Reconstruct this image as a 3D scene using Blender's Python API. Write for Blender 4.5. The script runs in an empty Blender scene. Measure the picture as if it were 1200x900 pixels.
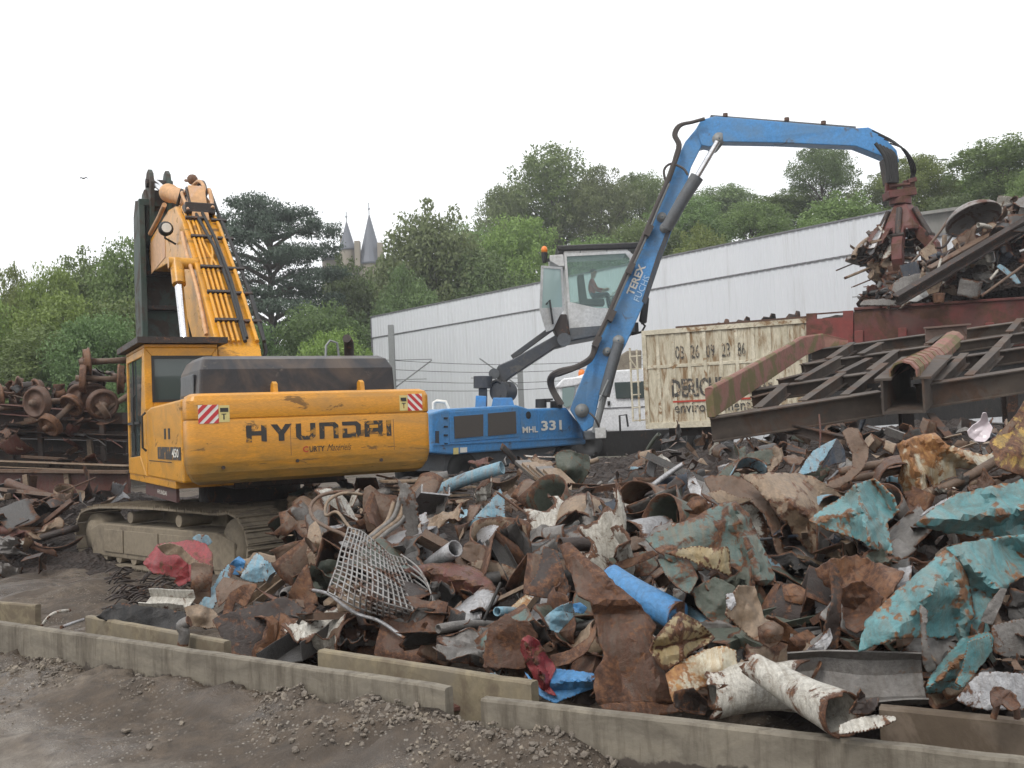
import bpy, bmesh, math, random
from mathutils import Vector, Matrix, noise
from mathutils import geometry as mgeo

V = Vector
R = math.radians
SC = bpy.context.scene
COL = SC.collection

# ------------------------------------------------------------------ camera
CAM = V((0.0, 0.0, 1.7))
FPX = 1150.0                       # focal length in photo pixels (photo is 1200 wide)
PITCH, ROLL = R(2.2), R(2.4)
F_ = V((0, math.cos(PITCH), math.sin(PITCH)))
R0 = V((1, 0, 0)); U0 = V((0, -math.sin(PITCH), math.cos(PITCH)))
RT = R0 * math.cos(ROLL) - U0 * math.sin(ROLL)
UP = R0 * math.sin(ROLL) + U0 * math.cos(ROLL)
cd = bpy.data.cameras.new('camera')
cd.sensor_width = 36.0; cd.lens = 36.0 * FPX / 1200.0
cd.clip_start = 0.1; cd.clip_end = 6000
cam = bpy.data.objects.new('camera', cd); COL.objects.link(cam)
m = Matrix((RT, UP, -F_)).transposed().to_4x4(); m.translation = CAM
cam.matrix_world = m
SC.camera = cam

# ------------------------------------------------------------------ light
W = bpy.data.worlds.new("World"); SC.world = W; W.use_nodes = True
wn = W.node_tree; wn.nodes.clear()
sky = wn.nodes.new('ShaderNodeTexSky'); sky.sky_type = 'NISHITA'; sky.sun_disc = False
SUN_EL, SUN_AZ = R(52), R(215)     # azimuth clockwise from +Y
sky.sun_elevation = SUN_EL; sky.sun_rotation = SUN_AZ
sky.air_density = 1.6; sky.dust_density = 4.0
mixn = wn.nodes.new('ShaderNodeMix'); mixn.data_type = 'RGBA'
mixn.inputs['Factor'].default_value = 0.88      # closed cloud deck over the sky
mixn.inputs['B'].default_value = (12.6, 12.7, 12.8, 1)
bgn = wn.nodes.new('ShaderNodeBackground'); bgn.inputs['Strength'].default_value = 0.1
won = wn.nodes.new('ShaderNodeOutputWorld')
wn.links.new(sky.outputs[0], mixn.inputs['A'])
wn.links.new(mixn.outputs['Result'], bgn.inputs['Color'])
wn.links.new(bgn.outputs[0], won.inputs['Surface'])
sl = bpy.data.lights.new('sun', 'SUN'); sl.energy = 1.4; sl.angle = R(14); sl.color = (1, .965, .92)
sun = bpy.data.objects.new('sun', sl); COL.objects.link(sun)
sd = V((math.sin(SUN_AZ) * math.cos(SUN_EL), math.cos(SUN_AZ) * math.cos(SUN_EL), math.sin(SUN_EL)))
sun.rotation_euler = sd.to_track_quat('Z', 'Y').to_euler()
sun.location = sd * 50
SC.view_settings.view_transform = 'Standard'; SC.view_settings.look = 'None'
SC.view_settings.exposure = 0.22; SC.view_settings.gamma = 1.0
SC.view_settings.use_curve_mapping = False
SC.render.engine = 'CYCLES'
SC.cycles.max_bounces = 6; SC.cycles.diffuse_bounces = 3; SC.cycles.glossy_bounces = 3
SC.cycles.transparent_max_bounces = 8; SC.cycles.transmission_bounces = 4
SC.cycles.use_denoising = True

# ------------------------------------------------------------------ projection helpers
def ray(px, py):
    return F_ + RT * ((px - 600) / FPX) + UP * ((450 - py) / FPX)
def P(px, py, d):                  # the point seen at photo pixel px,py at ground distance y = d
    r = ray(px, py); return CAM + r * (d / r.y)
def PZ(px, py, z):                 # the point of the plane at height z
    r = ray(px, py); return CAM + r * ((z - CAM.z) / r.z)
def lerp(a, b, t): return a + (b - a) * t
def piece(tab, x):
    if x <= tab[0][0]: return tab[0][1]
    for (x0, y0), (x1, y1) in zip(tab, tab[1:]):
        if x <= x1: return lerp(y0, y1, (x - x0) / (x1 - x0))
    return tab[-1][1]
def sm(a, b, x):
    t = max(0, min(1, (x - a) / (b - a))); return t * t * (3 - 2 * t)
def fbm(p, o=4):
    s, a = 0, 1
    for i in range(o):
        s += a * noise.noise(p); p = p * 2.03 + V((3.1, 1.7, 5.3)); a *= .5
    return s

# ------------------------------------------------------------------ tagging
def tag(o, label=None, cat=None, group=None, kind=None):
    if label: o['label'] = label
    if cat: o['category'] = cat
    if group: o['group'] = group
    if kind: o['kind'] = kind
    return o
def empty(name, loc, label, cat, group=None, rz=0):
    o = bpy.data.objects.new(name, None); COL.objects.link(o)
    o.location = loc; o.rotation_euler = (0, 0, rz); o.empty_display_size = .3
    return tag(o, label, cat, group)

# ------------------------------------------------------------------ mesh builder (coordinates in world, or in the parent's frame)
class MB:
    def __init__(s): s.v = []; s.f = []; s.sm = []; s.mi = []; s.cur = 0
    def add(s, vs, fs, smooth=False):
        b = len(s.v); s.v += [tuple(x) for x in vs]
        for f in fs:
            s.f.append([b + i for i in f]); s.sm.append(smooth); s.mi.append(s.cur)
        return s
    def quad(s, a, b, c, d): return s.add([a, b, c, d], [(0, 1, 2, 3)])
    def box(s, lo, hi, M=None):
        x0, y0, z0 = lo; x1, y1, z1 = hi
        vs = [V(p) for p in ((x0,y0,z0),(x1,y0,z0),(x1,y1,z0),(x0,y1,z0),(x0,y0,z1),(x1,y0,z1),(x1,y1,z1),(x0,y1,z1))]
        if M is not None: vs = [M @ p for p in vs]
        return s.add(vs, [(0,3,2,1),(4,5,6,7),(0,1,5,4),(1,2,6,5),(2,3,7,6),(3,0,4,7)])
    def prism(s, poly, vec):
        poly = [V(p) for p in poly]; n = len(poly); vec = V(vec)
        vs = poly + [p + vec for p in poly]
        fs = [list(range(n)), list(range(2 * n - 1, n - 1, -1))]
        fs += [(i, i + n, (i + 1) % n + n, (i + 1) % n) for i in range(n)]
        return s.add(vs, fs)
    def beam(s, a, b, w, h, up=(0, 0, 1)):      # solid bar from a to b
        a = V(a); b = V(b); t = (b - a).normalized(); sd_ = t.cross(V(up))
        if sd_.length < 1e-4: sd_ = t.cross(V((1, 0, 0)))
        sd_.normalize(); u = sd_.cross(t).normalized()
        c = [sd_ * (w * i / 2) + u * (h * j / 2) for i, j in ((-1,-1),(1,-1),(1,1),(-1,1))]
        return s.add([a + x for x in c] + [b + x for x in c], [(0,3,2,1),(4,5,6,7),(0,1,5,4),(1,2,6,5),(2,3,7,6),(3,0,4,7)])
    def profile(s, a, b, prof, up=(0, 0, 1), smooth=False, closed=True):   # extrude 2-D profile (side, up) along a-b
        a = V(a); b = V(b); t = (b - a).normalized(); sd_ = t.cross(V(up))
        if sd_.length < 1e-4: sd_ = t.cross(V((1, 0, 0)))
        sd_.normalize(); u = sd_.cross(t).normalized(); n = len(prof)
        c = [sd_ * x + u * y for x, y in prof]
        fs = [(i, (i + 1) % n, (i + 1) % n + n, i + n) for i in range(n if closed else n - 1)]
        if closed: fs += [list(range(n - 1, -1, -1)), list(range(n, 2 * n))]
        return s.add([a + x for x in c] + [b + x for x in c], fs, smooth)
    def ibeam(s, a, b, w, h, t=.02, up=(0, 0, 1)):
        W2, H2, T = w / 2, h / 2, t
        return s.profile(a, b, [(-W2,-H2),(W2,-H2),(W2,-H2+T),(T/2,-H2+T),(T/2,H2-T),(W2,H2-T),(W2,H2),(-W2,H2),(-W2,H2-T),(-T/2,H2-T),(-T/2,-H2+T),(-W2,-H2+T)], up)
    def tube(s, pts, r, n=10, cap=True, smooth=True, hollow=0):
        pts = [V(p) for p in pts]; k = len(pts)
        rs = r if isinstance(r, (list, tuple)) else [r] * k
        t0 = (pts[1] - pts[0]).normalized()
        x = t0.cross(V((0, 0, 1)))
        if x.length < .05: x = t0.cross(V((1, 0, 0)))
        x.normalize(); rings = []
        for i in range(k):
            t = (pts[min(i + 1, k - 1)] - pts[max(i - 1, 0)])
            if t.length < 1e-7: t = t0
            t.normalize(); x = x - t * x.dot(t); x.normalize(); y = t.cross(x)
            rings.append([pts[i] + (x * math.cos(2*math.pi*j/n) + y * math.sin(2*math.pi*j/n)) * rs[i] for j in range(n)])
        vs = [p for q in rings for p in q]
        fs = [(i*n + j, i*n + (j+1) % n, (i+1)*n + (j+1) % n, (i+1)*n + j) for i in range(k-1) for j in range(n)]
        s.add(vs, fs, smooth)
        if cap: 
            s.add(rings[0], [list(range(n - 1, -1, -1))]); s.add(rings[-1], [list(range(n))])
        return s
    def cyl(s, a, b, r, n=20, r2=None): return s.tube([a, b], [r, r if r2 is None else r2], n)
    def ball(s, c, r, n=12, sc=(1, 1, 1)):
        c = V(c); vs = []; fs = []; h = n // 2
        for i in range(h + 1):
            th = math.pi * i / h
            for j in range(n):
                ph = 2 * math.pi * j / n
                vs.append(c + V((math.sin(th)*math.cos(ph)*r*sc[0], math.sin(th)*math.sin(ph)*r*sc[1], math.cos(th)*r*sc[2])))
        for i in range(h):
            for j in range(n): fs.append((i*n + j, (i+1)*n + j, (i+1)*n + (j+1) % n, i*n + (j+1) % n))
        return s.add(vs, fs, True)
    def lathe(s, c, axis, prof, n=24, smooth=True):     # prof: (along axis, radius)
        c = V(c); axis = V(axis).normalized(); x = axis.cross(V((0, 0, 1)))
        if x.length < .05: x = axis.cross(V((1, 0, 0)))
        x.normalize(); y = axis.cross(x); vs = []; k = len(prof)
        for h, r in prof:
            for j in range(n):
                a = 2 * math.pi * j / n; vs.append(c + axis * h + (x * math.cos(a) + y * math.sin(a)) * max(r, 1e-4))
        fs = [(i*n + j, i*n + (j+1) % n, (i+1)*n + (j+1) % n, (i+1)*n + j) for i in range(k-1) for j in range(n)]
        return s.add(vs, fs, smooth)
    def build(s, name, mat, parent=None, bevel=0, seg=2, clean=False):
        me = bpy.data.meshes.new(name); me.from_pydata(s.v, [], s.f); me.update()
        me.polygons.foreach_set('use_smooth', s.sm)
        for mm in (mat if isinstance(mat, (list, tuple)) else [mat]): me.materials.append(mm)
        me.polygons.foreach_set('material_index', s.mi)
        bm = bmesh.new(); bm.from_mesh(me)
        bmesh.ops.recalc_face_normals(bm, faces=bm.faces); bm.to_mesh(me); bm.free()
        o = bpy.data.objects.new(name, me); COL.objects.link(o)
        if parent is not None: o.parent = parent
        if bevel:
            md = o.modifiers.new('bevel', 'BEVEL'); md.width = bevel; md.segments = seg; md.limit_method = 'ANGLE'; md.angle_limit = R(40)
            md.harden_normals = False
        return o

def recenter(o):                    # put a top-level mesh's origin at the middle of its base
    me = o.data; n = len(me.vertices)
    xs = [v.co for v in me.vertices]
    c = V((sum(p.x for p in xs)/n, sum(p.y for p in xs)/n, min(p.z for p in xs)))
    me.transform(Matrix.Translation(-c)); o.location = c
    return o
def attach(child, parent):          # child's mesh is in world coordinates; parent is an Empty without rotation/scale
    child.parent = parent; child.data.transform(Matrix.Translation(-V(parent.location))); return child

# ------------------------------------------------------------------ materials
def N(t, k, **kw):
    n = t.nodes.new(k)
    for a, b in kw.items(): setattr(n, a, b)
    return n
def base_mat(name):
    mt = bpy.data.materials.new(name); mt.use_nodes = True; t = mt.node_tree
    return mt, t, t.nodes['Principled BSDF']
def noise_n(t, scale, detail=6, rough=.6, src=None, dist=0):
    n = N(t, 'ShaderNodeTexNoise'); n.inputs['Scale'].default_value = scale
    n.inputs['Detail'].default_value = detail; n.inputs['Roughness'].default_value = rough
    n.inputs['Distortion'].default_value = dist
    if src is not None: t.links.new(src, n.inputs['Vector'])
    return n.outputs[0]
def ramp_n(t, src, stops, interp='LINEAR'):
    r = N(t, 'ShaderNodeValToRGB'); r.color_ramp.interpolation = interp
    e = r.color_ramp.elements
    while len(e) < len(stops): e.new(.5)
    for i, (p, c) in enumerate(stops):
        e[i].position = p; e[i].color = c if len(c) == 4 else (*c, 1)
    t.links.new(src, r.inputs[0]); return r.outputs[0]
def mix_n(t, fac, a, b, blend='MIX'):
    m_ = N(t, 'ShaderNodeMix', data_type='RGBA', blend_type=blend)
    for sock, val in (('Factor', fac), ('A', a), ('B', b)):
        if hasattr(val, 'is_output'): t.links.new(val, m_.inputs[sock])
        elif sock == 'Factor': m_.inputs[sock].default_value = val
        else: m_.inputs[sock].default_value = (*val, 1) if len(val) == 3 else val
    return m_.outputs['Result']
def math_n(t, op, a, b=0.0):
    m_ = N(t, 'ShaderNodeMath', operation=op)
    for i, val in enumerate((a, b)):
        if hasattr(val, 'is_output'): t.links.new(val, m_.inputs[i])
        else: m_.inputs[i].default_value = val
    return m_.outputs[0]
def bump_n(t, b, h, strength=.3, dist=.02):
    bn = N(t, 'ShaderNodeBump'); bn.inputs['Strength'].default_value = strength; bn.inputs['Distance'].default_value = dist
    t.links.new(h, bn.inputs['Height']); t.links.new(bn.outputs[0], b.inputs['Normal'])
def coord(t, rand=True):            # object coordinates with a per-object offset
    tc = N(t, 'ShaderNodeTexCoord')
    if not rand: return tc.outputs['Object']
    oi = N(t, 'ShaderNodeObjectInfo')
    ad = N(t, 'ShaderNodeVectorMath', operation='ADD'); mu = math_n(t, 'MULTIPLY', oi.outputs['Random'], 37.0)
    t.links.new(tc.outputs['Object'], ad.inputs[0]); t.links.new(mu, ad.inputs[1])
    return ad.outputs[0]

MATC = {}
def paint(name, col, rust=.35, scale=3.0, rough=.5, metal=0.0, rustcol=((.10,.035,.014),(.24,.095,.035)), dirt=(.09,.075,.055), dirt_amt=.35, bump=.35, fine=1.0, stretch=None, edge=.04):
    """painted or bare metal with blotches of rust, grime and fine scratches"""
    if name in MATC: return MATC[name]
    mt, t, b = base_mat(name); co = coord(t)
    if stretch:
        mp = N(t, 'ShaderNodeMapping'); mp.inputs['Scale'].default_value = stretch; t.links.new(co, mp.inputs[0]); co = mp.outputs[0]
    n1 = noise_n(t, scale, 9, .68, co, .6)
    n2 = noise_n(t, scale * 7 * fine, 5, .65, co)
    n3 = noise_n(t, scale * .55, 5, .6, co, 1.2)
    c0 = mix_n(t, ramp_n(t, n2, [(.35, (0,0,0)), (.7, (1,1,1))]), tuple(x * .82 for x in col), tuple(min(1, x * 1.15) for x in col))
    rc = mix_n(t, n2, rustcol[0], rustcol[1])
    c = c0; th = .72 - rust * .5
    # grime
    df = math_n(t, 'MULTIPLY', ramp_n(t, n3, [(.42, (0,0,0)), (.66, (1,1,1))]), dirt_amt)
    c = mix_n(t, df, c, dirt)
    if rust > 0:
        rf = ramp_n(t, n1, [(max(0, th - edge), (0,0,0)), (min(1, th + edge), (1,1,1))])
        c = mix_n(t, rf, c, rc)
        b.inputs['Roughness'].default_value = rough
        rr = mix_n(t, rf, (rough,) * 3, (.82,) * 3); t.links.new(rr, b.inputs['Roughness'])
        if metal: t.links.new(mix_n(t, rf, (metal,) * 3, (.1,) * 3), b.inputs['Metallic'])
        h = mix_n(t, rf, (.6,) * 3, n2)
    else:
        b.inputs['Roughness'].default_value = rough; b.inputs['Metallic'].default_value = metal; h = n2
    t.links.new(c, b.inputs['Base Color'])
    if bump: bump_n(t, b, h, bump, .01)
    MATC[name] = mt; return mt
def plain(name, col, rough=.6, metal=0.0, emit=None):
    if name in MATC: return MATC[name]
    mt, t, b = base_mat(name)
    n2 = noise_n(t, 14, 5, .6, coord(t))
    t.links.new(mix_n(t, n2, tuple(x * .8 for x in col), tuple(min(1, x * 1.18) for x in col)), b.inputs['Base Color'])
    b.inputs['Roughness'].default_value = rough; b.inputs['Metallic'].default_value = metal
    MATC[name] = mt; return mt

RC = ((.045,.02,.012), (.16,.066,.03))
M = {}
def scrapmat(key, name, col, rust=.35, scale=4.0, rough=.55, metal=0.0, rustc=((.022,.012,.008),(.085,.036,.018),(.22,.10,.04)), dirt=(.10,.08,.06), dirt_amt=.4, rim=.5):
    """scrap metal: blotched, streaked and scratched, rustier along torn rims (attribute 'rim')"""
    mt, t, b = base_mat(name); co = coord(t)
    n1 = noise_n(t, scale, 10, .72, co, .9); n2 = noise_n(t, scale*9, 6, .7, co); n4 = noise_n(t, scale*1.7, 8, .75, co, 2.0)
    mp = N(t, 'ShaderNodeMapping'); mp.inputs['Scale'].default_value = (scale*7, scale*.9, scale*1.2); mp.inputs['Rotation'].default_value = (.4, .6, .8); t.links.new(co, mp.inputs[0])
    n3 = noise_n(t, 1.0, 7, .7, mp.outputs[0], .5)
    at = N(t, 'ShaderNodeAttribute', attribute_name='rim')
    c = mix_n(t, ramp_n(t, n2, [(.3, (0,0,0)), (.7, (1,1,1))]), tuple(x*.68 for x in col), tuple(min(1, x*1.22) for x in col))
    c = mix_n(t, math_n(t, 'MULTIPLY', ramp_n(t, n3, [(.45, (0,0,0)), (.62, (1,1,1))]), dirt_amt), c, dirt)
    c = mix_n(t, math_n(t, 'MULTIPLY', ramp_n(t, n4, [(.50, (0,0,0)), (.60, (1,1,1))]), dirt_amt*.8), c, tuple(x*.55 for x in dirt))
    rc = ramp_n(t, math_n(t, 'ADD', math_n(t, 'MULTIPLY', n2, .6), math_n(t, 'MULTIPLY', n4, .4)), [(.34, rustc[0]), (.5, rustc[1]), (.68, rustc[2])])
    fac = math_n(t, 'ADD', n1, math_n(t, 'MULTIPLY', at.outputs['Fac'], rim*.42)); fac = math_n(t, 'ADD', fac, math_n(t, 'MULTIPLY', math_n(t, 'SUBTRACT', n2, .5), .22))
    th = .74 - rust*.5
    rf = ramp_n(t, fac, [(max(0, th-.03), (0,0,0)), (min(1, th+.03), (1,1,1))]); c = mix_n(t, rf, c, rc)
    t.links.new(c, b.inputs['Base Color'])
    rr = mix_n(t, rf, (rough,)*3, (.78,)*3); rr = mix_n(t, ramp_n(t, n4, [(.4, (0,0,0)), (.6, (.6,.6,.6))]), rr, (.36,)*3); t.links.new(rr, b.inputs['Roughness'])
    if metal: t.links.new(mix_n(t, rf, (metal,)*3, (.05,)*3), b.inputs['Metallic'])
    h = math_n(t, 'ADD', math_n(t, 'MULTIPLY', n2, .5), math_n(t, 'MULTIPLY', n4, 1.2)); bump_n(t, b, h, .55, .018)
    M[key] = mt; MATC[name] = mt; return mt
RC = ((.03,.014,.009), (.13,.055,.026))
SM = scrapmat
SM('rust', 'rusty_steel', (.095,.045,.027), .4, 4, .6, .1)
SM('rust_dark', 'dark_rusty_steel', (.036,.024,.02), .3, 4, .55, .2, dirt=(.05,.043,.038))
SM('rust_brown', 'brown_steel', (.13,.08,.052), .3, 3, .6, 0, dirt=(.15,.11,.08))
SM('rust_orange', 'orange_rust', (.18,.08,.034), .45, 4, .7, 0)
SM('rust_red', 'red_oxide_steel', (.12,.04,.03), .3, 4, .55, 0)
SM('tan', 'tan_steel', (.25,.18,.12), .24, 3, .6, 0, dirt=(.13,.10,.075))
SM('grey', 'grey_steel', (.175,.165,.155), .2, 4, .45, .3, dirt=(.10,.085,.07))
SM('grey_dark', 'dark_grey_steel', (.075,.072,.07), .2, 5, .45, .3, dirt=(.09,.08,.07))
SM('silver', 'bright_crumpled_steel', (.36,.36,.37), .2, 6, .35, .6, dirt=(.2,.18,.16))
SM('white', 'white_enamel_steel', (.50,.48,.43), .3, 6, .42, 0, dirt=(.24,.21,.165), dirt_amt=.6)
SM('teal', 'turquoise_painted_steel', (.095,.235,.25), .24, 3.4, .42, 0, rustc=((.05,.025,.014),(.15,.07,.03),(.30,.16,.07)), dirt=(.17,.19,.165), dirt_amt=.6, rim=.55)
SM('teal_dark', 'weathered_teal_steel', (.08,.13,.12), .3, 3.0, .5, 0, dirt=(.16,.13,.09), dirt_amt=.6, rim=.6)
SM('green', 'dull_green_steel', (.075,.09,.07), .28, 4, .5, .1, dirt=(.10,.09,.07))
SM('blue', 'blue_painted_scrap', (.06,.22,.46), .12, 4, .38, 0, dirt=(.09,.2,.33), rim=.5)
SM('blue_pale', 'pale_blue_scrap', (.16,.30,.38), .24, 4, .45, 0, dirt=(.3,.3,.29), dirt_amt=.6)
SM('blue_dark', 'dark_blue_steel', (.028,.04,.06), .2, 4, .4, .2)
SM('red', 'red_painted_scrap', (.25,.03,.035), .22, 4, .42, 0, dirt=(.12,.04,.04))
SM('yellow_scrap', 'yellow_painted_scrap', (.38,.24,.05), .42, 3.5, .5, 0, dirt=(.09,.065,.03), dirt_amt=.7)
SM('rustwhite', 'white_enamel_eaten_by_rust', (.50,.47,.37), .40, 2.6, .45, 0, rustc=((.07,.032,.015),(.24,.11,.04),(.42,.24,.09)), dirt=(.36,.23,.10), dirt_amt=.7, rim=.5)
SM('ochre', 'ochre_rusted_enamel', (.31,.235,.12), .34, 2.8, .5, 0, dirt=(.36,.32,.22), dirt_amt=.6, rim=.7)
SM('black', 'black_steel', (.018,.017,.017), .15, 4, .45, .2, dirt=(.045,.04,.035))
M['rubber'] = plain('black_rubber', (.018,.018,.018), .65)
M['chrome'] = paint('chrome_rod', (.75,.75,.77), .0, 5, .12, 1.0, bump=0, dirt_amt=.15)
# machines
M['exc_yellow'] = paint('machine_yellow', (.66,.30,.014), .20, 2.2, .36, 0, ((.10,.055,.02),(.34,.17,.04)), dirt=(.36,.18,.03), dirt_amt=.7, bump=.12, fine=2.2, stretch=(1, 1, 2.2), edge=.03)
M['exc_worn'] = paint('worn_pale_yellow', (.6,.34,.16), .3, 1.6, .5, 0, ((.5,.3,.2),(.62,.42,.3)), dirt=(.25,.13,.06), dirt_amt=.5)
M['blue_m'] = paint('machine_blue', (.055,.235,.52), .14, 2.2, .38, 0, ((.06,.07,.09),(.12,.12,.12)), dirt=(.10,.19,.30), dirt_amt=.7, bump=.08)
M['mgrey'] = paint('machine_grey', (.10,.112,.125), .12, 2, .5, .1, ((.1,.09,.08),(.15,.13,.11)))
M['cabwhite'] = paint('dirty_white_cab', (.56,.56,.55), .12, 2, .45, 0, ((.25,.23,.2),(.35,.33,.3)), dirt=(.3,.29,.27), dirt_amt=.5, bump=.08)
M['mud'] = paint('mud_caked_steel', (.205,.17,.122), .3, 2.5, .9, 0, ((.12,.10,.075),(.18,.145,.105)), dirt=(.22,.185,.135), dirt_amt=.6, bump=.9)
M['grab_red'] = paint('grab_dark_red', (.115,.026,.022), .35, 2.5, .55, 0, RC)
M['wagon_red'] = paint('faded_red_wagon', (.12,.024,.019), .38, 1.3, .65, 0, RC, dirt=(.08,.05,.04), dirt_amt=.8)
M['container'] = paint('peeling_cream_container', (.58,.53,.41), .36, 4.5, .6, 0, ((.13,.075,.035),(.3,.19,.09)), dirt=(.3,.26,.17), dirt_amt=.6, stretch=(1.5, 1.5, .28), edge=.08)
M['frame_brown'] = paint('brown_underframe', (.055,.042,.034), .35, 1.6, .7, .1, ((.04,.025,.018),(.12,.07,.045)), dirt=(.14,.11,.085), dirt_amt=.5)
M['curb_red'] = paint('faded_pink_red_steel', (.23,.095,.075), .4, 2, .7, 0, ((.1,.085,.03),(.16,.13,.06)), dirt=(.22,.15,.11), dirt_amt=.5)
M['girder'] = paint('dark_weathered_girder', (.05,.036,.03), .4, 1.6, .75, .1, ((.05,.025,.016),(.12,.06,.035)), dirt=(.1,.085,.075), dirt_amt=.5)
def glass(name, col=(.05,.07,.07), rough=.06, alpha=1.0, trans=0.0):
    mt, t, b = base_mat(name); b.inputs['Base Color'].default_value = (*col, 1)
    b.inputs['Roughness'].default_value = rough; b.inputs['Metallic'].default_value = 0
    b.inputs['Specular IOR Level'].default_value = .8; b.inputs['Transmission Weight'].default_value = trans
    if trans:
        b.inputs['IOR'].default_value = 1.02
    return mt
M['glass'] = glass('dark_tinted_glass', (.055,.075,.075))
M['glass_see'] = glass('clear_green_glass', (.72,.85,.82), .03, trans=.9)
def warnstripe():
    mt, t, b = base_mat('red_white_hazard_stripes'); tc = N(t, 'ShaderNodeTexCoord')
    return mt

# writing
def text_mesh(s, height, bold=0.0, xscale=1.0, shear=0.0, spacing=1.0):
    cu = bpy.data.curves.new('writing', 'FONT'); cu.body = s; cu.size = 1; cu.offset = bold; cu.shear = shear
    cu.space_character = spacing; cu.resolution_u = 2
    ob = bpy.data.objects.new('writing', cu); me = bpy.data.meshes.new_from_object(ob)
    bpy.data.objects.remove(ob); bpy.data.curves.remove(cu)
    xs = [v.co.x for v in me.vertices]; ys = [v.co.y for v in me.vertices]
    x0, x1, y0, y1 = min(xs), max(xs), min(ys), max(ys)
    k = height / (y1 - y0)
    for v in me.vertices: v.co = V(((v.co.x - x0) * k * xscale, (v.co.y - y0) * k, 0))
    return me, (x1 - x0) * k * xscale
def put_text(name, s, org, xd, yd, height, mat, parent=None, width=None, bold=0.0, shear=0.0, thick=.004, spacing=1.0):
    me, w = text_mesh(s, height, bold, 1.0, shear, spacing)
    xd = V(xd).normalized(); yd = V(yd).normalized(); n = xd.cross(yd).normalized()
    k = 1.0 if width is None else width / w
    for v in me.vertices: v.co = V(org) + xd * (v.co.x * k) + yd * v.co.y + n * thick
    me.materials.clear(); me.materials.append(mat); me.name = name
    o = bpy.data.objects.new(name, me); COL.objects.link(o); o.parent = parent
    return o
import numpy as np
rnd = random.Random(7)

# ================================================================== heights of ground and of the heap
def hill(x, y):
    s = .766 * (x + 8.56) + .642 * (y - 60)
    return 17 * sm(8, 45, s) * (.15 + .85 * sm(-50, 2, x))
K0, K1 = PZ(0, 728, .3), PZ(520, 806, .3)
KD = (K1 - K0); KD.z = 0; KD.normalize(); KN = V((-KD.y, KD.x, 0))   # behind the kerb
if KN.y < 0: KN = -KN
def behind(x, y): return (x - K0.x) * KN.x + (y - K0.y) * KN.y
def ground(x, y):
    z = hill(x, y) if y > 40 else 0.0
    if y < 40:
        u = x / max(y, 1)
        z -= .22 * sm(-.24, -.34, u) * sm(8.3, 10.5, y)
        b = behind(x, y)
        if b < 0 and y < 14:      # soil banked against the front of the kerb, ruts on the track
            near = math.exp(-(b / .42) ** 2)
            z += near * max(0, .11 + .16 * fbm(V((x * 1.3, y * 1.3, 3.3)), 3)) 
            z += .04 * fbm(V((x * 1.7, y * 2.6, 1)), 4) + (.012 + .03*sm(-1.5, -.3, b)) * fbm(V((x * 9, y * 9, 4)), 3) + .012*max(0, noise.noise(V((x*17, y*17, 2))))
            for b0_ in (-1.35, -1.62, -2.9, -3.15):
                z -= .035 * math.exp(-((b - b0_ + .06*noise.noise(V((x*.6, y*.6, 2)))) / .10) ** 2)
            z += .02 * math.exp(-((b + 1.48) / .07) ** 2)
        elif y < 30:
            z += .07 * fbm(V((x * 2, y * 2, 1)), 4) + .035 * fbm(V((x * 9, y * 9, 4)), 3) 
    return z
HT = [(-.50, [(8, -.5), (13, -.4), (15.5, .25), (18, .7), (22, .8), (30, .3)]),
      (-.40, [(8, -.5), (12, -.5), (14.5, .1), (18, .6), (22, .7), (30, .3)]),
      (-.335, [(8, -.3), (9.0, .0), (10.0, .0), (11.2, -.3), (15, -.3), (18, .4), (30, .2)]),
      (-.29, [(7.4, -.25), (8.0, .12), (9, .32), (10.2, .25), (11.2, -.15), (14, -.1), (18, .4), (26, .2)]),
      (-.22, [(6.9, -.1), (7.5, .28), (8.5, .5), (10, .62), (14, .72), (20, .75), (26, .3)]),
      (0.0, [(5.75, -.1), (6.3, .28), (8, .52), (10, .72), (14, .88), (20, .95), (24, .85), (27, .4)]),
      (.15, [(5.1, -.05), (5.8, .32), (7, .6), (9, .9), (14, 1.05), (20, 1.1), (25, 1.0), (28, .4)]),
      (.26, [(4.75, -.05), (5.3, .32), (6, .55), (7, .8), (9, 1.1), (14, 1.25), (20, 1.4), (24, 1.2), (28, .5)]),
      (.45, [(4.35, -.05), (4.8, .32), (5.4, .7), (6, .92), (7.5, 1.27), (10, 1.4), (14, 1.45), (21, 1.6), (24, 1.0)]),
      (.70, [(3.7, -.05), (4.3, .45), (5.3, 1.0), (7, 1.4), (10, 1.5), (14, 1.4), (22, .9)])]
def heap(x, y):
    u = x / max(y, .5)
    if u <= HT[0][0]: return piece(HT[0][1], y)
    for (u0, t0), (u1, t1) in zip(HT, HT[1:]):
        if u <= u1:
            return lerp(piece(t0, y), piece(t1, y), (u - u0) / (u1 - u0))
    return piece(HT[-1][1], y)
def surf(x, y): return max(heap(x, y), ground(x, y))
def hit(px, py, d0=3.2, d1=45):      # ground distance at which the sight line meets heap or ground
    r = ray(px, py); d = d0
    while d < d1:
        p = CAM + r * (d / r.y)
        if p.z <= surf(p.x, p.y): return d
        d += .04 + d * .002
    return d1

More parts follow.
